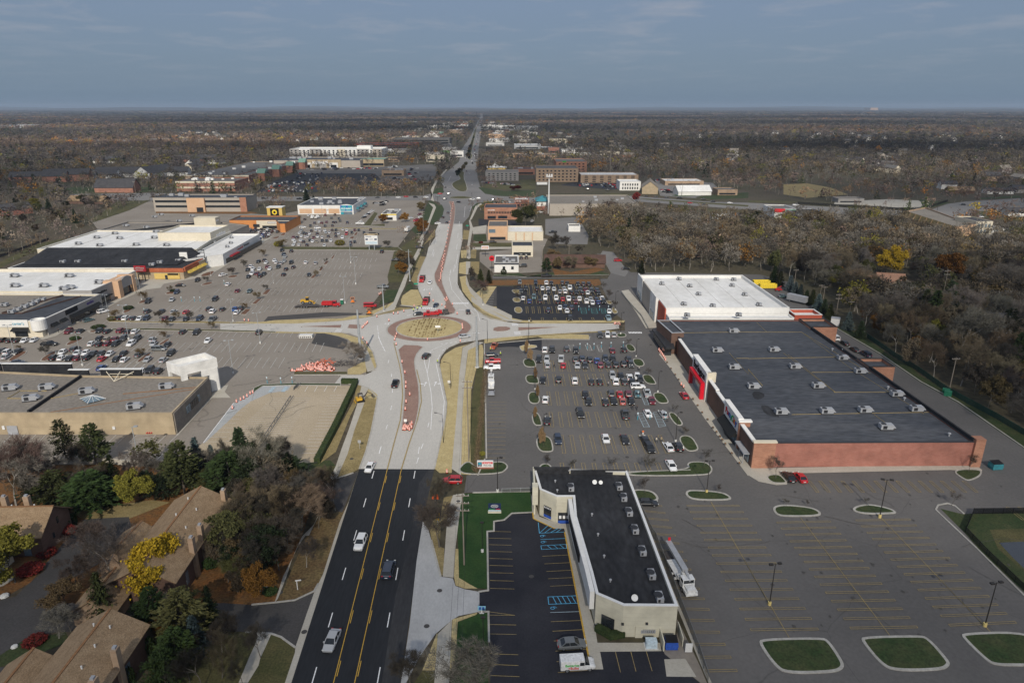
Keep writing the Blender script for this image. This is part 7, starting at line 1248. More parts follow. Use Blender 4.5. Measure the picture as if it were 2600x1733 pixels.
r_=sign('warning_sign','orange diamond road work sign behind the bare tree','b2',1700,1290);part(r_,'post','pole_galv',tubes=(((0,0,0),(0,0,1.6),.05),));b=MB();b.tube((0,-.03,2.4),(0,.03,2.4),1.0,n=4);b.build('panel','plastic_orange',r_)
r_=sign('warning_sign','yellow diamond arrow sign over a small plate','b3',1720,205);part(r_,'post','pole_galv',tubes=(((0,0,0),(0,0,2.6),.05),));b=MB();b.tube((0,-.03,2.7),(0,.03,2.7),.7,n=4);b.build('panel','sign_yellow',r_);part(r_,'arrow_mark','letter_black',(-.3,-.06,2.65,.3,-.035,2.78));part(r_,'plate','sign_yellow',(-.3,-.03,1.4,.3,.03,1.85))
for lab,c,x,y,pm in(('white speed sign by the black arm light','b2',1817,285,'plastic_white'),('white keep right sign at the near median tip','b2',1446,622,'plastic_white'),('small white lane sign in the roundabout mound','b1',1722,968,'plastic_white'),('green destination sign on the mall verge','b1',1535,575,'sign_green'),('grey back of a sign on the left straw verge','b2',1055,805,'metal_grey'),('green street name sign up the far road','b0',1972,1110,'sign_green')):
 r_=sign('road_sign',lab,c,x,y);z0=.9 if 'mound' in lab else 0;part(r_,'post','pole_galv',tubes=(((0,0,0),(0,0,2.2+z0),.05),));w_=1.0 if 'green' in lab or 'mound' in lab else .4;part(r_,'panel',pm,(-w_,-.06,1.8+z0,w_,-.055+.05,2.6+z0))
 if 'speed' in lab:text('25',.55,'letter_black',r_,(0,-.08,2.15),FRONT,depth=.01)
r_=sign('name_board','small dark green name board on white posts under the trees','b3',235,760,.2)
for x in(-.6,.6):part(r_,'post','metal_white',(x-.07,-.07,0,x+.07,.07,1.7))
part(r_,'board','toilet_green',(-.53,-.05,.7,.53,.05,1.5));part(r_,'board_line','metal_white',(-.4,-.07,1.1,.4,-.055,1.2))
r_=sign('white_post_sign','white post with a cross board beside the leafy walk','b3',524,750,.2);part(r_,'post','metal_white',(-.07,-.07,0,.07,.07,2.0));part(r_,'board','metal_white',(-.25,-.05,1.9,.8,.05,2.12))
r_=sign('entry_sign','pale blue shop entry sign on a white stand','c3',78,955);part(r_,'stand','metal_white',(-.12,-.1,0,.12,.1,.8),(-.4,-.1,0,.4,.1,.12));part(r_,'panel','letter_pale_blue',(-.7,-.08,.8,.7,.08,1.6));part(r_,'panel_mark','letter_blue',(-.45,-.11,.95,-.1,-.085,1.5));part(r_,'panel_mark','letter_blue',(.1,-.11,.95,.45,-.085,1.5))
for k,(c,x,y)in enumerate((('c1',905,768),('c1',992,768),('c1',1082,768),('c1',1158,768),('c2',1411,372),('c2',1510,372),('c2',1408,555),('c2',1513,550),('c2',1646,550),('c1',915,1095),('c1',978,1095),('c1',1035,1095),('c1',1098,1085),('c1',1180,1085),('c1',1285,1080),('b2',265,245),('b2',382,250),('b2',478,245),('a1',1550,690),('a1',1662,690),('a1',1710,690),('a1',1235,790),('a1',1915,545))):
 if k==0:
  bs=root('bollard_sign',(0,0,0),0,'','sign');b=MB();b.tube((0,0,0),(0,0,1.2),.1);b.build('bollard','letter_teal',bs);b=MB();b.tube((0,0,1.2),(0,0,2.0),.03);b.build('post','pole_galv',bs);b=MB();b.box(-.18,-.02,1.75,.18,.02,2.3);b.build('panel','sign_pale',bs)
 place(bs,USED,q(c,x,y),0,('pale accessible parking sign in the black lot' if k<4 else 'pale accessible parking sign before the brick store' if k<9 else 'white accessible sign in the rear hatched bays' if k<15 else 'pale blue sign behind the tan overflow lot' if k<18 else 'accessible parking sign near the mall front')+f', {ordn(k - (0 if k < 4 else 4 if k < 9 else 9 if k < 15 else 15 if k < 18 else 18))} from left','accessible parking signs')
def fence(name,lab,c_pts,h,pm,mesh_m,step=3.0,rail=True,cat='fence',solid=False):
 pts=V2(P(c_pts));r_=root(name,(0,0,0),0,lab,cat);b=MB();b.ridge(pts,.05 if not solid else .12,.1,h-.06);b.build('mesh_panel',mesh_m,r_);b=MB();b.ridge(pts,.08,h-.06,h)
 b.build('top_rail',pm,r_);n=0
 for a,e in zip(pts,pts[1:]):
  L_=(e-a).length;k=0
  while k*step<L_ and n<95:p_=a.lerp(e,k*step/L_);b=MB();b.tube((p_.x,p_.y,0),(p_.x,p_.y,h+.05),.06,n=5);b.build('post',pm,r_);k+=1;n+=1
 return r_
def see_through(name,col,dens):
 m,t,b=node_mat(name);L=t.links.new;g=N(t,'ShaderNodeNewGeometry');s=N(t,'ShaderNodeSeparateXYZ');L(g.outputs['Position'],s.inputs[0]);a=N(t,'ShaderNodeMath',operation='ADD');L(s.outputs[0],a.inputs[0]);L(s.outputs[1],a.inputs[1]);c=N(t,'ShaderNodeCombineXYZ');L(a.outputs[0],c.inputs[0]);L(s.outputs[2],c.inputs[1])
 k=N(t,'ShaderNodeTexBrick');k.inputs['Scale'].default_value=1;k.inputs['Brick Width'].default_value=.12;k.inputs['Row Height'].default_value=.12;k.inputs['Mortar Size'].default_value=dens;k.inputs['Color1'].default_value=(0,0,0,1);k.inputs['Color2'].default_value=(0,0,0,1);k.inputs['Mortar'].default_value=(1,1,1,1);L(c.outputs[0],k.inputs['Vector']);L(k.outputs['Color'],b.inputs['Alpha']);b.inputs['Base Color'].default_value=(*col,1)
 return m
see_through('chain_mesh',(.13,.135,.13),.014);see_through('chain_green',(.015,.06,.045),.03);see_through('rail_black',(.01,.01,.011),.02)
fence('chain_link_fence','long grey chain link fence between the shop row and the empty lot','c2 1335,1130 1532,1546 / c3 1560,330 1760,860 1930,1300 2010,1546',1.9,'chain','chain_mesh');fence('green_fence','long green mesh fence along the bank behind the brick store','d1 1010,1000 1240,1160 1450,1290 1660,1440 / d2 1800,380 2100,540 2353,690',1.8,'fence_green','chain_green');fence('black_fence','black railing round the pond at the right edge','d2 1915,1360 2353,1355',1.5,'letter_black','rail_black',2.2);fence('black_fence','black railing running down the right edge kerb','d3 1850,260 1915,110 / d3 1850,260 2050,470 2353,760',1.3,'letter_black','rail_black',2.5);fence('guard_rail','low grey pipe rail between lawn and drive','c2 250,1178 320,1176 410,1173 525,1168',1.1,'pole_galv','chain_mesh',4);fence('pond_fence','dark fence below the concrete works yard','d0 420,900 900,930 1260,950 1500,945 1700,880',2.0,'letter_black','rail_black',8)
fence('ramp_rail','steel handrail along the ramp of the white roofed store','c1 1265,620 1330,700 1440,820 1500,930',1.0,'pole_galv','chain_mesh',3);fence('board_fence','dark fence along the left wood edge','a0 0,1390 250,1300 420,1240',1.6,'deck_steel','deck_steel',6,solid=True)
b=MB();b.ridge(P('a2 -100,940 130,945 870,915 1100,950 1440,945'),.3,0,1.5);tag(b.build('boundary_wall','concrete_walk'),'long pale boundary wall behind the tan store car park','wall')
def leafy_ridge(name,lab,s_,w,h,m='hedge',cat='hedge',seed=1):
 pts=V2(P(s_));b=MB();b.ridge(pts,w,0,h);rr=random.Random(seed)
 for a,e in zip(pts,pts[1:]):
  L_=(e-a).length;v=(e-a)/L_;o=Vector((-v.y,v.x))
  for k in range(int(L_*70)):
   p_=a+v*rr.uniform(0,L_)+o*rr.uniform(-w/2-.08,w/2+.08);z=rr.choice((h+rr.uniform(-.05,.1),rr.uniform(.1,h)));u=Vector((rr.gauss(0,1),rr.gauss(0,1),rr.gauss(0,1))).normalized()*.14;x=u.orthogonal().normalized()*.12;c_=Vector((p_.x,p_.y,z));b.tri(c_-u,c_+u,c_+x)
 return tag(b.build(name,m),lab,cat)
leafy_ridge('hedge','long clipped hedge right of the tan overflow lot','b2 900,243 1020,245 1000,300 840,640 690,930',1.5,1.5);leafy_ridge('hedge','low clipped hedge below the cream shop window','c3 1055,1090 1180,1160 1290,1140',1.2,1.0,seed=2)
b=MB()
for a in('b2 190,790 465,370','b2 490,305 530,260'):
 p_=V2(P(a));b.ridge(p_,.1,.7,.95);b.ridge([p_[0]+Vector((.9,0)),p_[1]+Vector((.9,0))],.1,.7,.95)
 for k in range(12):c_=p_[0].lerp(p_[1],k/11);b.box(c_.x-.06,c_.y-.06,0,c_.x+.06,c_.y+.06,.9)
tag(b.build('guard_rail','chain'),'double steel guard rail down the middle of the overflow lot','rail')
for k,(c,x,y)in enumerate((('c1',1660,1215),('c1',1692,1268),('c1',1728,1320),('c1',1758,1362),('c2',1880,385),('c2',1920,440),('c2',1958,500),('c2',2005,560),('c2',2050,630),('c2',2080,668),('c2',2110,705),('c2',2130,735),('c2',2155,770),('c2',2210,850),('c2',2275,935))):
 if k==0:pb=root('planter',(0,0,0),0,'','planter');b=MB();b.lathe([(.25,0),(.33,.45),(.28,.45),(.26,.38),(0,.38)],10);b.build('pot','roof_grey',pb);b=MB();b.lathe([(.24,.38),(.2,.6),(0,.7)],7);b.build('plant','leaf_litter',pb)
 place(pb,USED,q(c,x,y,.1),0,f'small round planter along the brick store kerb, {ordn(k)} from the back','planters along the store kerb')
def bin_(lab,c,x,y,rz,m,w=1.8,d=1.3,h=1.4):
 r_=sign('dumpster',lab,c,x,y,rz,'dumpster');b=MB();b.prism([(-w/2,-d/2),(w/2,-d/2),(w/2,d/2),(-w/2,d/2)],.1,h);b.build('bin',m,r_);b=MB();b.quad((-w/2,-d/2-.05,h+.02),(w/2,-d/2-.05,h+.02),(w/2,d/2,h+.3),(-w/2,d/2,h+.3));b.build('lid','letter_black',r_)
 for s in(-1,1):b=MB();b.box(s*w/2-.08,-d/2-.02,h*.4,s*w/2+.08,d/2,h*.6);b.build('side_pocket',m,r_)
bin_('teal dumpster standing alone right of the brick wall','d2',2105,970,.1,'teal_metal',2.6,1.8,1.6);bin_('blue dumpster with white emblem inside the cream enclosure','c3',1690,1240,0,'letter_blue',2.0,1.5,1.6)
o=sign('dumpster_gate','open cream dumpster enclosure with swung gate','c3',1690,1190,0,'enclosure');part(o,'side_wall','siding_cream',(-1.75,-2.2,0,-1.55,2.4,1.9));part(o,'side_wall','siding_cream',(1.6,-1.2,0,1.75,2.4,1.9));part(o,'gate','metal_white',(1.75,-2.6,.2,2.9,-2.5,1.9))
r_=sign('transformer','pale green transformer box beside the cream enclosure','c3',1522,1235,0,'transformer');part(r_,'cabinet','sign_pale',(-.9,-.6,.15,.9,.6,1.4));part(r_,'pad','base_white',(-1.1,-.8,0,1.1,.8,.15));part(r_,'door','sign_pale',(-.8,-.66,.25,.8,-.605,1.2))
r_=sign('transformer','dark green cabinet pair by the green fence','d2',1700,350,-.6,'transformer');part(r_,'cabinet','toilet_green',(-1,-.7,0,1,.7,1.6));part(r_,'cabinet','toilet_green',(-1.6,1.4,0,.4,2.6,1.5))
r_=sign('compactor','white upright compactor box behind the brick store','d1',738,890,-.5,'container');part(r_,'box','metal_white',(-1.6,-1.2,0,1.6,1.2,3));part(r_,'roof','metal_grey',(-1.7,-1.3,3,1.7,1.3,3.15))
r_=sign('shopping_cart','blue cart left against the salmon brick wall','d2',1362,945,0,'cart');part(r_,'basket','letter_blue',(-.5,-.3,.5,.5,.3,1.1));part(r_,'frame','letter_blue',(-.45,-.25,.1,.45,.25,.2),tubes=(((-.4,0,.2),(-.4,0,.5),.04),((.4,0,.2),(.4,0,.5),.04)))
r_=sign('concrete_barrier','white perforated trailer box in the lower left lot','b1',598,1000,.06,'barrier');part(r_,'box','base_white',(-2.5,-1.2,.2,2.5,1.2,1.4));part(r_,'front_slots','deck_steel',*[(-2.2+k*.75,-1.24,.4,-1.7+k*.75,-1.205,.9)for k in range(6)])
for k,(x,y)in enumerate(((700,990),(720,1000),(705,1012),(738,1000),(725,1015),(745,1012),(712,1022))):
 p_=q('b2',x,y);b=MB();b.lathe([(.1,0),(.55,.1),(.5,.45),(.2,.65),(0,.68)],7);o=b.build('boulder','kerb',loc=p_);o.scale=(.6+.2*(k%3),.6,.6);tag(o,'pale boulder in the rock cluster at the hedge end','boulder','boulders at the hedge end')
for k,(c,x,y,s)in enumerate((('a3',40,810,1),('a3',125,1240,.7))):p_=q(c,x,y);b=MB();b.lathe([(.2,0),(.8,.1),(.7,.4),(.2,.55),(0,.56)],8);o=b.build('boulder','base_white',loc=p_);o.scale=(s,)*3;tag(o,('pale boulder at the leafy kerb, left edge','smaller pale boulder at the grass corner')[k],'boulder')
def person(lab,c,x,y,rz,top,legs,pose='walk',hair=(.05,.03,.02)):
 p_=q(c,x,y);me=bpy.data.meshes.new('person');st=.18 if pose=='walk' else .05
 J=[(0,0,.95),(0,0,1.2),(0,0,1.42),(0,.01,1.52),(0,.02,1.64),(0,.02,1.76),(-.1,st,.9),(-.1,st*.9,.5),(-.1,st*1.2,.08),(-.1,st*1.2+.16,.04),(.1,-st,.9),(.1,-st*1.3,.5),(.1,-st*2,.08),(.1,-st*2+.16,.04),(-.2,0,1.4),(-.26,-.06,1.12),(-.24,.12,.9),(.2,0,1.4),(.26,-.02,1.12),(.24,.14,.9)]
 E_=[(0,1),(1,2),(2,3),(3,4),(4,5),(0,6),(6,7),(7,8),(8,9),(0,10),(10,11),(11,12),(12,13),(2,14),(14,15),(15,16),(2,17),(17,18),(18,19)]
 rd=[.15,.15,.15,.065,.1,.085,.1,.07,.05,.045,.1,.07,.05,.045,.075,.05,.04,.075,.05,.04]
 me.from_pydata(J,E_,[]);o=bpy.data.objects.new('person',me);COL.objects.link(o);o.modifiers.new('skin','SKIN');o.modifiers.new('sub','SUBSURF').levels=1
 for v,r in zip(me.skin_vertices[0].data,rd):v.radius=(r,r)
 me.skin_vertices[0].data[0].use_root=True
 dg=bpy.context.evaluated_depsgraph_get();m2=bpy.data.meshes.new_from_object(o.evaluated_get(dg));o.modifiers.clear();o.data=m2
 for m in(top,legs,'skin','tyre'):m2.materials.append(MATS[m])
 for f in m2.polygons:
  z=f.center.z;f.material_index=2 if z>1.5 or(abs(f.center.x)>.2 and z<1.0)else 0 if z>.95 else 1 if z>.12 else 3
 b=MB();b.lathe([(.1,1.68),(.115,1.74),(.1,1.84),(0,1.88)],10,c=(0,.01,0));b.build('hair' if top!='hivis' else 'hard_hat','letter_black' if top!='hivis' else 'plastic_white',o)
 o.location=p_;o.rotation_euler=(0,0,rz);tag(o,lab,'person')
for a in(('person in an orange top crossing the busy lot','c2',1452,690,0,'cloth_orange','plastic_white'),('person in pale clothes behind the white sedan','c2',1567,752,1,'stucco_cream','cloth_dark'),('person in dark clothes by the trolley, right of the pale one','c2',1608,748,-1,'stucco_tan','cloth_dark'),('left person in dark clothes between the parked rows','c2',1364,472,.4,'cloth_dark','cloth_dark'),('right person in dark clothes between the parked rows','c2',1402,475,-.5,'cloth_dark','cloth_dark'),('lone person in grey walking the middle aisle','c2',1157,268,2,'stucco_grey','cloth_dark'),('person in dark clothes at the second row','c1',697,1255,1.2,'cloth_dark','cloth_dark'),('person in dark clothes by the rear row motorbike','c1',1268,1135,1,'cloth_dark','cloth_dark'),('person pushing something beside the right island','c1',1420,1280,.3,'stucco_grey','cloth_dark'),('worker in yellow vest beside the black sedan','c1',152,1115,2,'hivis','cloth_dark'),('worker in pale vest at the parked pickups','c1',238,1155,1,'hivis','cloth_dark'),('left worker standing in the right lane','b1',1718,1220,1,'hivis','cloth_dark'),('right worker standing at the lane edge','b1',1740,1220,-1,'cloth_dark','cloth_dark'),('left worker in yellow by the far crossing','b1',1512,778,0,'hivis','cloth_dark'),('middle worker in yellow by the far crossing','b1',1545,765,0,'hivis','cloth_dark'),('right worker in yellow by the far crossing','b1',1580,752,0,'hivis','cloth_dark'),('person in dark clothes on the mall pavement','a1',503,955,0,'cloth_dark','cloth_dark')):person(*a)
# ================================================================ TREES
M('bark',(.10,.085,.07),(.14,.125,.105),s=2,coord='obj');M('bark_pale',(.26,.24,.21),(.32,.30,.27),s=2,coord='obj')
M('leaf',(1,1,1),(.8,.8,.8),s=.5,fa=.2,coord='obj',objcol=True,island=.45,spec=.15);M('twig',(1,1,1),(.85,.85,.85),s=.4,coord='obj',objcol=True,island=.25,spec=.1)
def fast_mesh(name,tris,mat,cols=None,parent=None):
 """tris: (n,3,3) array -> one mesh object of loose triangles"""
 n=len(tris);me=bpy.data.meshes.new(name);me.vertices.add(3*n);me.vertices.foreach_set('co',np.asarray(tris,np.float32).ravel());me.loops.add(3*n);me.loops.foreach_set('vertex_index',np.arange(3*n,dtype=np.int32));me.polygons.add(n);me.polygons.foreach_set('loop_start',np.arange(0,3*n,3,dtype=np.int32));me.polygons.foreach_set('loop_total',np.full(n,3,np.int32));me.update(calc_edges=True)
 if cols is not None:a=me.attributes.new('tint','FLOAT_COLOR','FACE');a.data.foreach_set('color',np.c_[cols,np.ones(n)].astype(np.float32).ravel())
 me.materials.append(MATS[mat]);o=bpy.data.objects.new(name,me);COL.objects.link(o)
 if parent:o.parent=parent
 return o
def mtris(b):
 out=[]
 for f in b.f:
  for k in range(1,len(f)-1):out.append((b.v[f[0]],b.v[f[k]],b.v[f[k+1]]))
 return np.array([[tuple(p)for p in t]for t in out],np.float32)
def grow(seed,h,sp,twn,leaf=0,ls=.3,th=.3,pale=False):
 """a broadleaf tree: limbs fork from the trunk, twigs or leaf clumps fill the crown"""
 r=random.Random(seed);tr,tw,ends=MB(),MB(),[]
 def limb(p,d,L_,rad_,lev):
  q_=p
  for k in range(3):
   d=(d+Vector((r.gauss(0,.13),r.gauss(0,.13),r.gauss(.04,.08)))).normalized();e=q_+d*L_/3
   (tr if lev<2 else tw).tube(q_,e,rad_*(1-k*.22),rad_*(1-(k+1)*.22),5 if lev<2 else 3,cap=False);q_=e
   if lev<4 and(k or lev):
    for _ in range(1 if k<2 else(3 if lev==0 else 2)):
     a=d.orthogonal().normalized();a.rotate(Matrix.Rotation(r.uniform(0,6.28),3,d));nd=(d*r.uniform(.55,.95)+a*r.uniform(.5,.9)*sp+Vector((0,0,.12))).normalized()
     limb(q_,nd,L_*r.uniform(.5,.72),rad_*(.42 if k<2 else .5),lev+1)
  if lev>=2:ends.append((q_,d,L_))
 limb(Vector((0,0,0)),Vector((0,0,1)),h*.48,h*.018,0)
 T=[]
 for e,d,L_ in ends:
  for _ in range(twn):
   c=e+Vector((r.gauss(0,.3),r.gauss(0,.3),r.gauss(0,.3)))*L_;v=(d+Vector((r.gauss(0,.6),r.gauss(0,.6),r.gauss(.1,.5)))).normalized()*r.uniform(.5,1.3)*h/13;o=v.orthogonal().normalized()*.034*h/12;T.append((c-o,c+o,c+v))
  for _ in range(leaf):
   c=e+Vector((r.gauss(0,1),r.gauss(0,1),r.gauss(0,.8)))*L_*.42;u=Vector((r.gauss(0,1),r.gauss(0,1),r.gauss(0,1))).normalized()*ls;w_=u.orthogonal().normalized()*ls*.8;T.append((c-u,c+u*.6+w_,c+u*.3-w_))
 tws=mtris(tw)if tw.f else np.zeros((0,3,3));T=np.array([[tuple(p)for p in t]for t in T],np.float32)
 return tr,np.concatenate([tws,T])if len(T)else tws
def conifer(seed,h,rr_,dens=1.0,pine=False):
 r=random.Random(seed);tr=MB();tr.tube((0,0,0),(0,0,h*.97),h*.016,.02,6,cap=False);T=[];z=h*(.22 if pine else .06)
 while z<h*.98:
  t=z/h;R_=rr_*((1-t)**.8 if not pine else max(.12,(1-t)**.55*r.uniform(.55,1.15)))*r.uniform(.85,1.1)+.12
  for k in range(int((7 if pine else 9)*dens)):
   if pine and r.random()<.18:continue
   a=r.uniform(0,6.28);L_=R_*r.uniform(.75,1.1);up=.12 if pine else-.28
   for j in range(max(3,int(L_*(4.5 if pine else 4)))):
    s=(j+.6)/max(3,int(L_*4.2));s=min(1,s)
    if pine and s<.35:continue
    c=Vector((math.cos(a)*L_*s,math.sin(a)*L_*s,z+up*L_*s+r.gauss(0,.12)))
    for _ in range(2):
     u=Vector((r.gauss(math.cos(a)*.8,.5),r.gauss(math.sin(a)*.8,.5),r.gauss(.15 if pine else-.25,.35))).normalized()*r.uniform(.35,.65);o=u.orthogonal().normalized()*r.uniform(.12,.24);T.append((c-o,c+o,c+u))
  z+=h*.033*(1.5 if pine else 1)
 return tr,np.array([[tuple(p)for p in t]for t in T],np.float32)
PT={}
NAT={'bare':13,'leafy':10,'spruce':13,'pine':13,'young':4,'shrub':1.3}
CR={'bare':5,'leafy':4.6,'spruce':3,'pine':4.2}
TPL={}
TRK={}
def make_tree(key,nm,tr,tris,bark,mat,trunk='trunk'):
 nk=''.join(x for x in key if x.isalpha())
 if nk in CR:
  sz=NAT[nk]/tris[:,:,2].max();d_=np.percentile(np.hypot(tris[:,:,0],tris[:,:,1]),96);sx=CR[nk]/d_;tris=(tris*np.array([sx,sx,sz])).astype(np.float32);tr.v=[(v[0]*sx,v[1]*sx,v[2]*sz)for v in tr.v]
 r_=root(nm,(0,0,0),0,'','shrub' if nm=='shrub' else 'tree');tr.build('trunk',bark,r_);fast_mesh('crown',tris,mat,parent=r_);PT[key]=r_;TPL[key]=tris;TRK[key]=mtris(tr)[:30]*np.array([1.5,1.5,1],np.float32)
for k in range(3):tr,T=grow(20+k,13,1.0,20);make_tree(f'bare{k}','bare_tree',tr,T,'bark' if k else 'bark_pale','twig')
for k in range(2):tr,T=grow(40+k,10,1.15,3,56,.25);make_tree(f'leafy{k}','leafy_tree',tr,T,'bark','leaf')
for k in range(2):tr,T=conifer(60+k,13,3.3,1.5);make_tree(f'spruce{k}','spruce_tree',tr,T,'bark','leaf')
for k in range(2):tr,T=conifer(70+k,13,4.2,3.2,True);make_tree(f'pine{k}','pine_tree',tr,T,'bark','leaf')
tr,T=grow(81,4,.7,6);make_tree('young','young_tree',tr,T,'bark','twig')
def ball(seed,n,r_,h,ls):
 r=random.Random(seed);T=[]
 for _ in range(n):
  d=Vector((r.gauss(0,1),r.gauss(0,1),r.gauss(0,1))).normalized()*r.uniform(.6,1.05)**.5;c=Vector((d.x*r_,d.y*r_,h*.5+d.z*h*.5));u=Vector((r.gauss(0,1),r.gauss(0,1),r.gauss(0,1))).normalized()*ls;o=u.orthogonal().normalized()*ls*.7;T.append((c-u,c+u+o,c+u-o))
 return np.array([[tuple(p)for p in t]for t in T],np.float32)
b=MB()
for k in range(5):b.tube((0,0,0),(.3*math.cos(k*1.26),.3*math.sin(k*1.26),.6),.03,.015,4)
make_tree('shrub0','shrub',b,ball(5,700,1,1.3,.13),'bark','leaf')
TC={'g':(.165,.148,.124),'b':(.158,.126,.084),'r':(.10,.072,.06),'o':(.26,.13,.03),'y':(.38,.26,.02),'yg':(.20,.18,.03),'ol':(.085,.085,.03),'dg':(.025,.037,.016),'gr':(.034,.054,.016),'bl':(.075,.105,.105),'pg':(.05,.06,.02),'rd':(.17,.025,.02),'br':(.13,.095,.045),'ta':(.24,.16,.085),'k':(.07,.06,.048)}
def tree(key,p_,h,w,col,label,group=None):
 k=''.join(x for x in key if x.isalpha());s=h/NAT[k];c=TC[col];j=R.uniform(.85,1.15);p_=Vector((p_[0],p_[1],0.0))
 return place(PT[key],USED,p_,R.uniform(0,6.28),label,group,(s*w,s*w,s),tuple(min(.7,x*j*R.uniform(.95,1.05))for x in c))
def tr_(key,c,bx,by,ty,w,col,label,group=None):b_=q(c,bx,by);return tree(key,b_,max(1,hz(c,bx,ty,b_)),w,col,label,group)
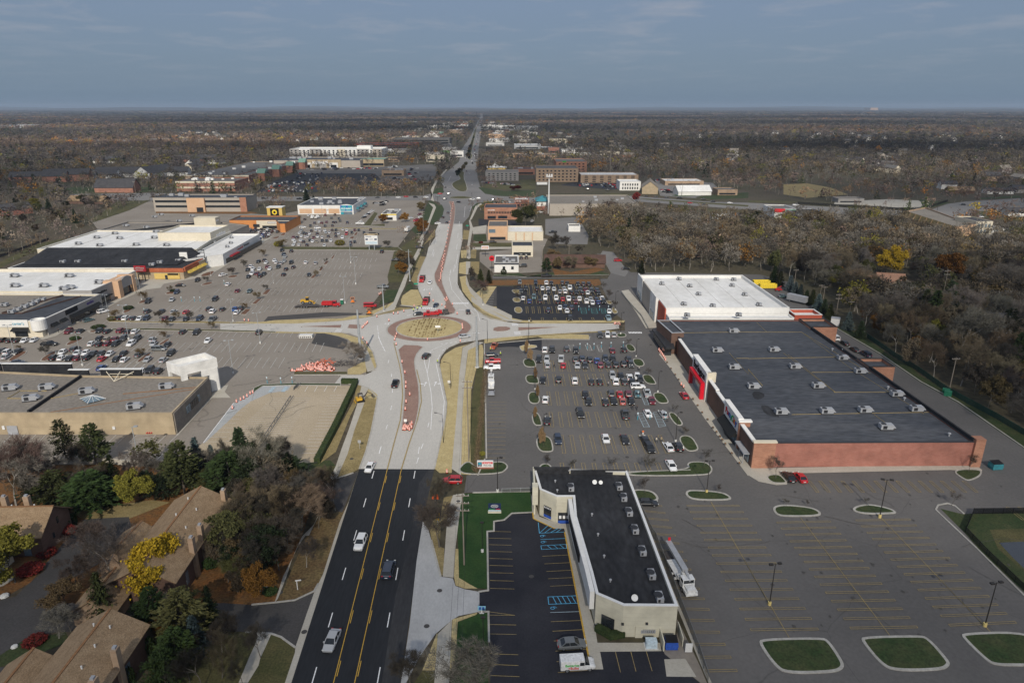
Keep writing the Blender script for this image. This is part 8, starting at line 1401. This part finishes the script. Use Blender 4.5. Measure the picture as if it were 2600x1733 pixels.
for a in(('pine0','a2',575,925,548,.85,'pg','tall olive pine, left of the pair before the tan store'),('pine1','a2',825,940,575,.95,'pg','tall olive pine, right of the pair before the tan store'),('bare0','a2',140,1290,715,1.1,'r','reddish bare tree with pale trunk behind the chimneys'),('bare1','a2',210,1292,750,1.0,'g','grey bare tree right of the reddish one'),('pine1','a2',505,1292,985,1.7,'pg','wide low pine behind the left town house'),('pine0','a2',800,1330,1000,2.0,'gr','widest dark pine above the leafy lawn'),('spruce0','a2',1000,1210,850,.9,'gr','green spruce before the boundary wall'),('leafy0','a2',1200,1240,930,1.1,'yg','thin yellow green tree between the pines'),('pine0','a2',1580,1190,740,1.05,'pg','tall green pine in front of the blue spruce'),('spruce1','a2',1705,1040,700,1.0,'bl','blue grey spruce at the overflow lot edge'),('spruce0','a2',1825,990,765,.9,'bl','smaller grey spruce at the overflow lot edge'),('bare2','a2',1960,1020,690,.9,'k','dark bare tree among the edge spruces'),('spruce1','b2',70,1040,620,1.15,'dg','tallest dark spruce at the overflow lot corner'),('spruce0','b2',370,1020,750,1.15,'dg','stout dark spruce by the overflow lot'),('bare1','b2',180,1100,655,1.3,'g','grey bare tree between the dark spruces'),('pine1','b2',480,1100,860,1.6,'dg','broad dark pine at the rock cluster'),('pine0','a2',1980,1190,830,1.7,'gr','broad green pine above the long town house'),('pine1','a2',1400,1230,1010,1.6,'dg','dark pine behind the long town house roof'),('bare0','b2',340,1000,700,1.1,'k','dim bare tree over the double rail'),('leafy1','b2',130,1330,1080,1.3,'ol','olive tree behind the long town house'),('bare2','b2',300,1420,1060,1.35,'b','brown bare tree, left of the roadside thicket'),('bare1','b2',450,1330,1030,1.4,'k','dark bare tree in the middle of the thicket'),('leafy0','b2',210,1540,1250,1.35,'ol','olive yellow tree low in the thicket'),('bare0','b2',560,1500,1130,1.3,'b','brown bare tree nearest the road in the thicket'),('bare1','b2',742,1390,1080,1.35,'r','dark red bare tree overhanging the black asphalt'),('bare2','b2',620,1300,1090,1.1,'k','dark bare tree behind the red one'),('pine1','b3',180,640,300,1.3,'dg','dark green pine at the foot of the thicket'),('leafy1','b3',40,420,60,1.3,'ol','olive tree left of the foot pine'),('bare1','b3',330,520,150,1.3,'k','dark bare tree over the leafy walk'),('bare2','b3',440,380,60,1.2,'k','dim bare tree above the leafy walk'),('bare0','b3',600,560,300,1.0,'k','small dark tree between walk and kerb'),('bare1','b3',90,720,420,1.3,'ol','brownish tree behind the small name board'),('leafy0','a3',1950,690,340,1.0,'br','brown leaved tree behind the golden tree'),('leafy1','a3',2230,620,260,1.3,'dg','dark leafy tree behind the brown one'),('spruce0','a3',2060,730,480,1.0,'dg','dark spruce below the brown tree'),('spruce0','a2',2200,1050,735,1.1,'dg','dark spruce right of the tallest one'),('pine1','a2',1640,1130,880,1.3,'gr','green pine below the blue grey spruce'),('pine0','a2',1880,1170,890,1.4,'dg','dark pine between spruces and long roof'),('pine1','a2',2130,1200,870,1.4,'dg','broad dark pine over the long roof end'),('pine0','a2',620,1210,1000,1.5,'pg','olive pine between the two wide ones'),('pine1','a2',330,1260,1040,1.5,'dg','dark pine at the left end of the belt'),('spruce1','a2',930,1270,1000,1.2,'gr','green conifer beside the widest pine'),('pine0','a2',1270,1200,990,1.3,'dg','dark pine behind the yellow green tree'),('spruce0','a2',2330,1100,760,1.1,'dg','dark spruce before the double rail'),('spruce1','a2',2480,1130,830,1.2,'dg','dark spruce nearest the hedge end'),('spruce0','a2',2560,1210,930,1.2,'dg','short dark spruce by the rock cluster'),('leafy0','a3',1500,780,320,1.35,'y','broad golden yellow tree before the long town house'),('leafy1','a3',130,690,255,1.0,'yg','yellow green tree at the left edge'),('bare0','a3',980,735,290,1.5,'g','largest bare tree left of the golden one'),('spruce1','a3',900,1010,600,1.2,'pg','grey green spruce below the bare tree'),('bare0','a3',505,1165,870,1.2,'g','bare tree in the round gravel bed'),('bare1','a3',608,1110,880,1.1,'g','bare tree right of the gravel bed one'),('leafy1','a3',570,890,700,1.5,'br','low orange brown tree on the drive edge'),('pine0','a3',1330,1110,740,1.2,'gr','green pine above the corner town house'),('pine1','a3',1590,1180,740,1.4,'ol','olive brown pine right of the green one'),('spruce0','a3',1815,1090,720,1.0,'dg','dark drooping spruce by the side road'),('spruce1','a3',1680,1290,970,1.2,'bl','blue spruce before the brownish pine'),('pine0','a3',1530,1420,1080,1.3,'gr','green pine below the blue spruce'),('bare2','a3',1730,1600,1230,1.3,'k','bare tree with a few yellow leaves, bottom'),('bare1','a3',1935,1290,990,.9,'k','thin bare tree beside the side road mouth'),('pine1','a3',1430,1600,1250,1.3,'gr','dark pine at the bottom edge'),('bare0','a3',800,480,130,1.3,'r','reddish bare tree spread over the drive'),('bare2','a3',650,700,420,1.5,'r','low reddish bare tree beside the drive'),('bare1','b3',210,1330,1020,.8,'k','thin bare tree over the lower walk'),('bare2','b3',60,1590,1300,.9,'k','thin bare tree at the bottom of the walk'),('bare2','b2',1700,1310,1010,.8,'k','bare street tree beside the orange diamond sign'),('bare1','b3',1735,390,0,1.2,'k','bare street tree below the yellow sign'),('bare1','b3',1500,1590,1295,1.2,'k','bare street tree at the bottom of the apron'),('bare0','c3',20,1640,1150,1.5,'g','pale bare tree leaning over the black stalls'),('bare1','b1',1010,1240,1030,1.3,'g','bare tree beside the storage pile'),('bare0','b1',1500,440,300,1.3,'k','bare tree beside the far left pavement'),('leafy0','b1',1380,470,345,1.3,'o','orange leaved tree on the upper left verge'),('leafy1','b1',1440,370,250,1.4,'br','russet tree behind the orange one'),('leafy0','b0',1560,1160,1010,1.2,'o','orange tree by the restaurant entrance'),('leafy1','b0',1250,1070,980,1.2,'o','rust round tree left of the burger restaurant'),('leafy0','b0',1445,1060,970,1.1,'o','rust round tree right of the burger restaurant'),('leafy1','b0',1585,960,880,1.2,'br','rust tree by the crossing'),('spruce0','b0',600,870,770,1.3,'dg','dark spruce behind the clothing store'),('spruce1','b0',660,870,820,1.2,'dg','smaller dark spruce by the clothing store'),('bare2','b1',1990,530,390,1.2,'k','dark bare tree on the right straw verge'),('spruce0','b1',2155,535,420,1.1,'pg','young spruce beside the right pavement'),('spruce1','b1',2085,520,410,1.1,'pg','young spruce left of its neighbour, right pavement'),('bare1','b1',2080,640,500,1.3,'r','reddish bare tree at the black lot corner'),('pine1','c1',632,440,310,1.0,'gr','round green tree beside the clubhouse'),('leafy1','c0',450,1100,905,1.1,'ol','tall olive green tree by the peach shop'),('leafy0','c0',1415,890,795,1.3,'rd','dark red tree beside the barn shop'),('leafy1','c0',370,790,740,2.2,'rd','broad rust red shrub bank on the lawn corner'),('leafy0','c1',760,415,300,1.2,'br','brown tree before the clubhouse'),('bare1','c1',840,425,290,1.3,'b','bare tree before the middle of the clubhouse'),('bare2','c1',930,300,200,1.3,'k','bare tree behind the clubhouse roof'),('leafy1','c1',690,330,240,1.4,'br','russet tree left of the clubhouse'),('bare2','c1',720,250,90,1.3,'k','bare tree behind the cream shop'),('bare1','c1',800,250,120,1.1,'k','bare tree left of the white outbuilding'),('leafy1','c1',1000,400,300,1.2,'br','brown tree at the end of the clubhouse'),('spruce1','c1',1440,450,340,1.2,'pg','spruce behind the white roofed store'),('leafy0','d1',1215,500,205,.95,'y','bright yellow green tree in the right wood'),('leafy1','d1',1660,560,250,1.0,'o','bright orange domed tree in the right wood'),('leafy0','d1',800,490,385,1.0,'o','small orange tree beside the back lane'),('leafy1','d1',690,560,440,1.2,'yg','olive yellow tree beside the back lane'),('pine0','d1',1280,700,470,1.0,'br','dark rusty conifer before the terracotta roof'),('leafy1','d1',1450,730,520,1.2,'ol','green olive tree right of the rusty conifer'),('leafy0','d1',1060,870,690,1.1,'o','orange brown tree below the lane poles'),('leafy1','d1',1450,1000,830,1.4,'yg','yellow green thicket tree, right wood'),('bare0','d1',1800,1180,720,1.2,'g','large bare tree left of the blue house'),('bare0','d1',2180,720,320,1.3,'g','large pale bare tree at the far right'),('pine1','d1',2190,1060,740,1.0,'gr','dark pine beside the blue house'),('bare1','d1',1980,640,510,.5,'ta','pale dead trunk standing in the right wood'),('bare1','d1',1440,815,650,.8,'ta','leaning pale forked tree in the right wood'),('leafy1','d1',2150,790,650,1.0,'br','russet tree before the blue house'),('leafy0','d1',1780,740,600,1.1,'br','russet tree behind the large bare one'),('leafy0','d0',1115,480,395,.9,'o','bright orange red tree among far houses')):tr_(*a)
for k,(x,y,t,c_)in enumerate(((215,530,410,'gr'),(265,560,450,'pg'),(350,600,490,'bl'),(395,630,540,'bl'),(440,650,560,'bl'),(490,700,610,'dg'),(540,720,610,'pg'),(590,770,650,'bl'),(640,800,690,'dg'),(690,840,730,'pg'),(845,930,805,'bl'),(950,1000,880,'dg'))):tr_(f'spruce{k % 2}','d1',x,y,t-(y-t)*.22,1.25,c_,f'spruce in the screen row behind the stores, {ordn(k)} from the back','spruces behind the stores')
for k,(c,x,y,t,s)in enumerate((('c1',490,1225,1085,'ta'),('c1',520,1368,1235,'ta'),('c1',540,1520,1385,'ta'),('c2',545,570,435,'ta'),('c2',605,790,600,'ta'),('c1',472,1160,1010,'ta'))):tr_('leafy0',c,x,y,t,.42,s,f'slender young tree with tan leaves in the left islands, {ordn((1, 2, 3, 4, 5, 0)[k])} from the back','tan leaved island trees')
for k,(c,x,y,t)in enumerate((('d2',235,1055,900),('d2',1880,1000,870),('d2',1735,1285,1175),('d2',325,1300,1240),('d2',500,1300,1250),('d2',1010,1290,1225),('c2',1170,1000,880),('c2',1490,1010,870),('c2',865,990,900),('c2',1975,945,820),('c2',630,970,870),('c2',1815,710,630),('c2',1712,510,430),('c2',1470,1180,1060),('c2',2090,1190,1120),('c1',1280,930,870),('c1',1110,600,530),('c1',375,620,550),('c1',378,695,620),('c1',1215,770,690),('c1',1495,1330,1260),('c1',1340,1080,1010),('c1',1160,700,600))):tr_('young',c,x,y,t,1.0,'k','thin bare sapling in a kerbed island of the right hand lots','island saplings on the right')
for k,(c,x,y,t)in enumerate((('b1',250,600,540),('b1',185,680,600),('b1',70,760,700),('b1',765,360,315),('b1',725,420,385),('b1',675,480,420),('a1',1990,470,390),('a1',1220,690,600),('a1',1000,840,750),('a1',1370,845,760),('a1',1410,915,840),('a1',1510,850,770),('a1',1640,850,770),('a1',1805,930,860),('a1',1390,1010,940),('a1',400,1160,1060),('a1',160,1110,1060),('a1',1215,1170,1080),('a1',1760,530,470),('a1',1450,610,550),('b1',220,310,240),('b1',60,400,330),('b1',410,230,150),('b1',360,235,170),('b1',1295,240,160),('b0',540,1060,990))):tr_('bare1',c,x,y,t,1.25,'br' if k%3 else 'k','small bare tree in a mulched island of the left hand lots','island trees on the left')
for k,(c,x,y,w,h,col,lab)in enumerate((('a3',585,275,1.5,1.9,'rd','round dark red shrub by the house gable'),('a3',535,310,1.2,1.3,'rd','smaller red shrub by the house gable'),('a3',405,455,1.8,1.3,'rd','low crimson shrub under the house window'),('a3',265,600,2.2,1.5,'rd','long rust red shrub on the leafy verge'),('b3',290,780,1.3,.9,'gr','clipped green shrub beside the name board'),('a3',610,210,.6,3.2,'gr','left slim arborvitae by the dark gable'),('a3',645,205,.6,2.8,'gr','right slim arborvitae by the dark gable'),('a3',1290,1300,.8,3.4,'gr','slim arborvitae right of the corner house'),('a3',1120,1560,.8,3.4,'gr','arborvitae at the bottom edge by the house'),('a1',960,850,2.0,1.6,'yg','olive bush at the drive island end'),('a1',1095,755,2.2,1.4,'gr','green bush in the arch island'),('a1',840,915,2.6,1.2,'gr','long green bush by the lower drive'),('a1',640,1015,1.8,1.3,'gr','green bush in the lower lot island'),('a1',1480,605,1.6,1.2,'gr','green bush beside the navy suv'),('b0',885,1250,3.2,3.2,'yg','round olive tree bush below the packed lot'),('b0',360,1260,2.8,3,'yg','yellow bush at the mall drive corner'),('c1',265,460,1.6,3,'pg','green bush against the white diner'),('c1',70,192,1.5,1.2,'rd','red bush on the lawn by the far strip'),('a3',1800,560,1.4,2.0,'gr','green shrub behind the golden tree'),('a3',300,1200,1.8,.9,'rd','red edged bed by the corner garage'),('b2',2100,855,.8,.9,'yg','small yellow shrub at the grass strip end'))):
 b_=q(c,x,y);o=tree('shrub0',b_,h,1,col,lab);o.scale=(w/1.0,w/1.0,h/1.3)
rr=random.Random(21);T=[]
for _ in range(5200):
 y=rr.uniform(146,216);x=-8.8+rr.gauss(0,.42);z=rr.uniform(0,.8);u=np.array([rr.gauss(0,.3),rr.gauss(0,.3),rr.uniform(.1,.5)]);c=np.array([x,y,z]);o=np.array([.04,.03,0]);T.append((c-o,c+o,c+u))
M('stalk',(.19,.14,.08),(.12,.085,.05),s=1,island=.4);fast_mesh('dead_planting',T,'stalk')['kind']='stuff'
for k in range(26):
 t=k/25;p_=q('b0',1975,505).lerp(q('b0',2060,225),t*t)if k<16 else q('n',1180+(k-16)*14,400-(k-16)*16);tree('leafy%d'%(k%2),p_,R.uniform(5,9),1,R.choice(('ol','k','br','dg')),'small dull tree in the grass median of the far road','median trees')
rng=np.random.default_rng(4)
def inpoly(pts,poly):
 x,y=pts[:,0],pts[:,1];ins=np.zeros(len(pts),bool);n=len(poly)
 for i in range(n):
  (x0,y0),(x1,y1)=poly[i],poly[(i+1)%n]
  with np.errstate(divide='ignore',invalid='ignore'):ins^=((y0>y)!=(y1>y))&(x<(x1-x0)*(y-y0)/(y1-y0)+x0)
 return ins
PL=lambda s_:[(p.x,p.y)for p in P(s_)]
KEEP=[(p.x-w,p.y-l,p.x+w,p.y+5)for c,x,y,w,l in(('d1',1040,570,11,30),('d1',1210,550,8,28),('d1',2070,945,8,26),('d1',2160,1045,6,12),('d1',1215,500,8,26),('d1',1660,560,8,28),('d1',800,490,5,12),('d1',1280,700,5,10),('d1',1800,1180,5,10),('d1',1640,735,5,22),('d2',1715,300,5,12),('d1',860,820,5,9))for p in(q(c,x,y),)]+[(x-13,y-26,x+13,y+10)for x,y in FARH]
bpy.context.view_layer.update()
for o in list(COL.objects):
 if o.type=='MESH' and(o.name.split('.')[0]in('wall','road','parking_lot','dock_wall','corner_wall')or(o.get('label')and False)):
  if o.name.split('.')[0]in('road','parking_lot'):
   continue
  w=[o.matrix_world@Vector(c)for c in o.bound_box];xs,ys_=[v.x for v in w],[v.y for v in w];KEEP.append((min(xs)-2.5,min(ys_)-5,max(xs)+2.5,max(ys_)+2.5))
PAVE=SHEETS+[PL(s_)for s_ in('n 780,560 1000,560 1330,620 1500,560 2353,590 2353,830 1400,900 1000,1412 600,1412 800,850 600,740','c0 40,760 900,760 1250,800 1250,850 0,860','d0 300,735 500,725 700,760 850,820 500,850 300,820','d0 1460,860 1720,880 1700,910 1480,950','a0 500,830 1300,815 1330,1010 1290,905 600,905','d1 690,700 820,770 780,830 690,780','d1 0,430 330,480 420,640 300,700 0,700','c1 0,0 640,0 640,500 0,520','b1 1190,780 1600,780 1600,140 1345,270','c0 1700,780 2010,770 2010,840 1700,840')]
def free(p):
 ok=np.ones(len(p),bool)
 for x0,y0,x1,y1 in KEEP:ok&=~((p[:,0]>x0)&(p[:,0]<x1)&(p[:,1]>y0)&(p[:,1]<y1))
 for pl in PAVE:ok&=~inpoly(p,pl)
 return ok
def sample(poly,n):
 a=np.array(poly);lo,hi=a.min(0),a.max(0);p=rng.uniform(lo,hi,(n,2));p=p[inpoly(p,poly)];return p[free(p)]
def thin(p,d):
 out=[];g={}
 for x,y in p:
  k=(int(x//d),int(y//d))
  if any((x-a)**2+(y-b_)**2<d*d for i in(-1,0,1)for j in(-1,0,1)for a,b_ in g.get((k[0]+i,k[1]+j),())):continue
  g.setdefault(k,[]).append((x,y));out.append((x,y))
 return np.array(out).reshape(-1,2)
def bake(name,pts,hs,ws,cols,keys,sub,grow_=1.0):
 A,C=[],[]
 for i,(x,y)in enumerate(pts):
  t=TPLS[(keys[i],sub)];a=rng.uniform(0,6.28);k=NAT[''.join(c for c in keys[i]if c.isalpha())];s=hs[i]/k;ca,sa=math.cos(a),math.sin(a);M_=np.array([[ca*s*ws[i],-sa*s*ws[i],0],[sa*s*ws[i],ca*s*ws[i],0],[0,0,s]],np.float32);A.append(t@M_.T+np.array([x,y,0],np.float32));cc=np.tile(cols[i],(len(t),1));C.append(cc)
  if sub>100:cc[-30:]=np.array([.21,.19,.16])*rng.uniform(.5,1.2)
 return fast_mesh(name,np.concatenate(A),'canopy',np.concatenate(C))
m,t,b_=node_mat('canopy');at=N(t,'ShaderNodeAttribute',attribute_name='tint');gm=N(t,'ShaderNodeNewGeometry');mr=N(t,'ShaderNodeMapRange');mr.inputs[3].default_value=.62;mr.inputs[4].default_value=1.4;t.links.new(gm.outputs['Random Per Island'],mr.inputs[0]);v=N(t,'ShaderNodeVectorMath',operation='SCALE');t.links.new(at.outputs['Color'],v.inputs[0]);t.links.new(mr.outputs[0],v.inputs['Scale']);t.links.new(v.outputs[0],b_.inputs['Base Color']);b_.inputs['Roughness'].default_value=.9;b_.inputs['Specular IOR Level'].default_value=.1
TPLS={}
for k_,T in TPL.items():
 for sub,gr_ in((700,1.9),(110,4.2),(34,7.0)):
  idx=rng.choice(len(T),min(sub,len(T)),replace=False);tt=T[idx];c=tt.mean(1,keepdims=True);g=gr_*(1 if k_[:4]!='bare' else 1.0)
  if k_[:4]=='bare':
   d=tt-c;d=d*1.3+rng.normal(0,.06*gr_,d.shape);tt=c+d
  else:tt=c+(tt-c)*g**.75
  if sub>100:tt=np.concatenate([tt,TRK[k_]])
  TPLS[(k_,sub)]=tt.astype(np.float32)
KS=['bare0','bare1','bare2','leafy0','leafy1','spruce0']
def mix(n,p):return[KS[i]for i in rng.choice(6,n,p=p)]
PAL={'bare':['g','b','b','g','k'],'leafy':['br','ol','b','r','k','br','ol','b','ol','br','k','ol','b','o','o','yg'],'spruce':['dg','pg','gr']}
def col_of(key,j=.25):
 c=np.array(TC[rng.choice(PAL[''.join(x for x in key if x.isalpha())])]);return c*rng.uniform(1-j,1+j)
def wood(poly,n,d,probs,hh,indiv,lab,group,sname,sub=700,dim=1):
 p=thin(sample(PL(poly),n),d);p=p[np.argsort(p[:,1])];ks=mix(len(p),probs);m_=min(indiv,len(p))
 for i in range(m_):
  k=ks[i];c=''.join(x for x in k if x.isalpha());o=tree(k,p[i],rng.uniform(*hh)*(1 if c!='leafy' else .75),rng.uniform(.85,1.2),rng.choice(PAL[c]),{'bare':'bare brown tree ','leafy':'autumn leaved tree ','spruce':'dark evergreen tree '}[c]+lab,group)
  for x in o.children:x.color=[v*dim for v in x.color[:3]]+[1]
 if len(p)>m_:
  q_=p[m_:];kk=ks[m_:];o=bake(sname,q_,rng.uniform(*hh,len(q_)),rng.uniform(.95,1.35,len(q_)),[col_of(k)for k in kk],kk,sub);o['kind']='stuff'
wood('d1 760,830 1030,1000 1260,1150 1480,1300 1700,1450 / d2 1830,380 2120,540 2353,680 / s 2900,1270 2900,640 / d1 2353,330 1700,560 1250,640 830,720',3400,4.7,(.42,.2,.14,.16,.05,.03),(11,17),150,'in the wood right of the brick store','trees right of the brick store','woodland')
wood('c0 1000,1010 1400,1000 1800,1050 / d0 200,1070 700,1085 1000,1060 1330,1100 1500,1200 2000,1230 2353,1240 / s 2900,640 2900,800 / d1 1700,560 1250,640 830,720 600,560 330,480 100,440 / c1 2300,435 1380,440 1200,250 1020,200',4400,5.6,(.42,.2,.18,.14,.05,.01),(11,17),120,'in the wood behind the white roofed store','trees behind the white store','woodland')
wood('a0 -150,1450 250,1270 760,1110 770,1020 1000,900 1300,820 1560,700 1000,520 600,500 / s -300,400 -300,700',1500,9,(.2,.2,.15,.25,.08,.12),(8,15),70,'in the wood at the left edge','trees at the left edge','woodland')
wood('b0 690,800 720,725 1090,745 1640,725 1600,825',900,6,(.2,.2,.3,.3,0,0),(4,7),0,'',None,'thicket')
wood('c0 980,610 1500,560 2353,650 / d0 300,760 500,720 1000,750 2353,790 2353,500 0,480 / c0 900,480 700,520',2600,9,(.25,.25,.22,.2,.05,.03),(9,16),0,'',None,'woodland',110)
wood('c0 40,600 60,480 280,470 700,540 530,590 300,600',700,8,(.3,.3,.3,.1,0,0),(8,12),0,'',None,'woodland',110)
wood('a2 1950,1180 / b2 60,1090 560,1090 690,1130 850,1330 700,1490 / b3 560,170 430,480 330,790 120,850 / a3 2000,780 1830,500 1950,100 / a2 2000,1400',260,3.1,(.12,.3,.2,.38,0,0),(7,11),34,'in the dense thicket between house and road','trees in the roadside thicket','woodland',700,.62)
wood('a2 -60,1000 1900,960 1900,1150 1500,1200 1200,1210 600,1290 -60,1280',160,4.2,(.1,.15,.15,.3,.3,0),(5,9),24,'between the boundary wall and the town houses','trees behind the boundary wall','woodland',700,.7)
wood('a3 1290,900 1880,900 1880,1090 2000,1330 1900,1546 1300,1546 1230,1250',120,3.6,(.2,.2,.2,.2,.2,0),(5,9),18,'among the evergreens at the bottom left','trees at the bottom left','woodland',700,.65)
CORR=PL('b0 1240,430 1740,500 1880,420 1800,280 2060,135 2120,130 2230,240 2353,300 2353,400 2353,480 2200,470 2080,560 1900,600 1700,560 1240,520')
def plain(name,y0,y1,n,d,hh,ww,probs,sub,clear):
 y=np.sqrt(rng.uniform(y0*y0,y1*y1,n));x=rng.uniform(-.82,.82,n)*y;p=np.c_[x,y]
 nz=np.sin(x/190+1.3*np.sin(y/310))*np.cos(y/240+.8*np.sin(x/150))+.5*np.sin(x/61+y/83);p=p[(nz>clear)];p=p[free(p)];p=p[~inpoly(p,CORR)|(rng.random(len(p))<.5)]
 if d:p=thin(p,d)
 n=len(p);ks=mix(n,probs);gx=np.sin(p[:,0]/420+p[:,1]/530)+np.sin(p[:,1]/270-p[:,0]/610);cs=[]
 for i in range(n):c=col_of(ks[i])if rng.random()<.45 else np.array((.105,.09,.085))*rng.uniform(.6,1.25);f=.95+.3*gx[i];cs.append(c*np.array([f*(1+.12*max(0,gx[i])),f,f*(1-.08*max(0,gx[i]))]))
 o=bake(name,p,rng.uniform(*hh,n),rng.uniform(*ww,n),cs,ks,sub);o['kind']='stuff';return n
NP=[plain('woodland',380,950,9000,8.5,(8,14),(1.0,1.4),(.22,.2,.15,.24,.12,.07),110,-.45),plain('forest',950,1700,20000,7.6,(10,18),(1.15,1.65),(.26,.24,.2,.18,.05,.07),110,-.95),plain('forest',1700,3000,32000,10,(11,19),(1.35,1.95),(.24,.24,.2,.2,.05,.07),34,-1.05),plain('forest',3000,6500,30000,0,(14,20),(2.5,4.2),(.24,.24,.22,.2,.05,.05),34,-1.2),plain('forest',6500,17000,24000,0,(14,24),(6,10),(.25,.25,.22,.19,.04,.05),34,-2)]
b=MB();rr=random.Random(9)
for y,h0,hv in((15500,26,26),(19500,45,35),(24500,75,45)):
 xs=[(-1+i/70)*y*.9 for i in range(141)];ph=[rr.uniform(0,6)for _ in range(6)]
 hs=[h0+hv*(.5*math.sin(x/2300+ph[0])+.35*math.sin(x/900+ph[1])+.25*math.sin(x/5200+ph[2])+.08*math.sin(x/260+ph[3]))for x in xs]
 for i in range(140):
  a,c=(xs[i],hs[i]),(xs[i+1],hs[i+1]);b.quad((a[0],y-1500,0),(c[0],y-1500,0),(c[0],y,c[1]),(a[0],y,a[1]));b.quad((a[0],y,a[1]),(c[0],y,c[1]),(c[0],y+1500,0),(a[0],y+1500,0))
M('far_wood',(.075,.062,.05),(.05,.05,.04),s=.004,fa=.3,fine=.02);tag(b.build('hills','far_wood'),kind='structure')
# ================================================================ AIR AND CLOUD
m=bpy.data.materials.new('haze_air');m.use_nodes=True;t=m.node_tree;t.nodes.clear();o_=N(t,'ShaderNodeOutputMaterial');pv=N(t,'ShaderNodeVolumePrincipled');pv.inputs['Color'].default_value=(.55,.68,.86,1);pv.inputs['Density'].default_value=HZ_D=5.5e-5;pv.inputs['Anisotropy'].default_value=0;t.links.new(pv.outputs[0],o_.inputs['Volume']);MATS['haze_air']=m
b=MB();b.box(-26000,-400,-1.2,26000,26500,165);tag(b.build('haze','haze_air'),kind='stuff')
m=bpy.data.materials.new('cloud_stuff');m.use_nodes=True;t=m.node_tree;t.nodes.clear();L=t.links.new;o_=N(t,'ShaderNodeOutputMaterial');mixs=N(t,'ShaderNodeMixShader');tb=N(t,'ShaderNodeBsdfTransparent');df=N(t,'ShaderNodeBsdfTranslucent');df.inputs[0].default_value=(.9,.9,.9,1)
tx=N(t,'ShaderNodeTexCoord');ln=N(t,'ShaderNodeVectorMath',operation='LENGTH');L(tx.outputs['Object'],ln.inputs[0]);ns=N(t,'ShaderNodeTexNoise');ns.inputs['Scale'].default_value=2.2;ns.inputs['Detail'].default_value=3;L(tx.outputs['Object'],ns.inputs['Vector'])
a1=N(t,'ShaderNodeMath',operation='MULTIPLY_ADD');a1.inputs[1].default_value=.5;L(ns.outputs['Fac'],a1.inputs[0]);L(ln.outputs['Value'],a1.inputs[2])
mr=N(t,'ShaderNodeMapRange',interpolation_type='SMOOTHSTEP');mr.inputs[1].default_value=.72;mr.inputs[2].default_value=1.22;mr.inputs[3].default_value=.40;mr.inputs[4].default_value=0;L(a1.outputs[0],mr.inputs[0]);L(mr.outputs[0],mixs.inputs[0]);L(tb.outputs[0],mixs.inputs[1]);L(df.outputs[0],mixs.inputs[2]);L(mixs.outputs[0],o_.inputs['Surface']);MATS['cloud_stuff']=m
m=m.copy();MATS['cloud_thin']=m;[setattr(n.inputs[3],'default_value',.34)for n in m.node_tree.nodes if n.bl_idname=='ShaderNodeMapRange']
def cloud(x,y,rx,ry,mt='cloud_thin',alt=900):
 """puts a cloud where the sun throws its shade on the ground at x, y"""
 k=(alt)/SUND.z;b=MB();n=24;pr=[(0,-.12),(.55,-.12),(.85,-.09),(1.0,0),(.9,.1),(.6,.2),(0,.26)]
 b.lathe(pr,n);o=b.build('cloud',mt,smooth=True);o.location=(x+SUND.x*k,y+SUND.y*k,alt);o.scale=(rx,ry,min(rx,ry)*.35);o['kind']='structure';return o
CLOUDS=((0,50,430,112),(250,225,190,215),(-60,900,560,130,'cloud_stuff'),(560,720,420,170,'cloud_stuff'),(-420,1500,900,190,'cloud_stuff'),(900,1500,600,200,'cloud_stuff'),(-700,800,330,200,'cloud_stuff'),(300,2700,2200,260,'cloud_stuff'),(-1500,4200,3000,500,'cloud_stuff'),(2500,5200,3000,600,'cloud_stuff'))
for c in CLOUDS:cloud(*c)
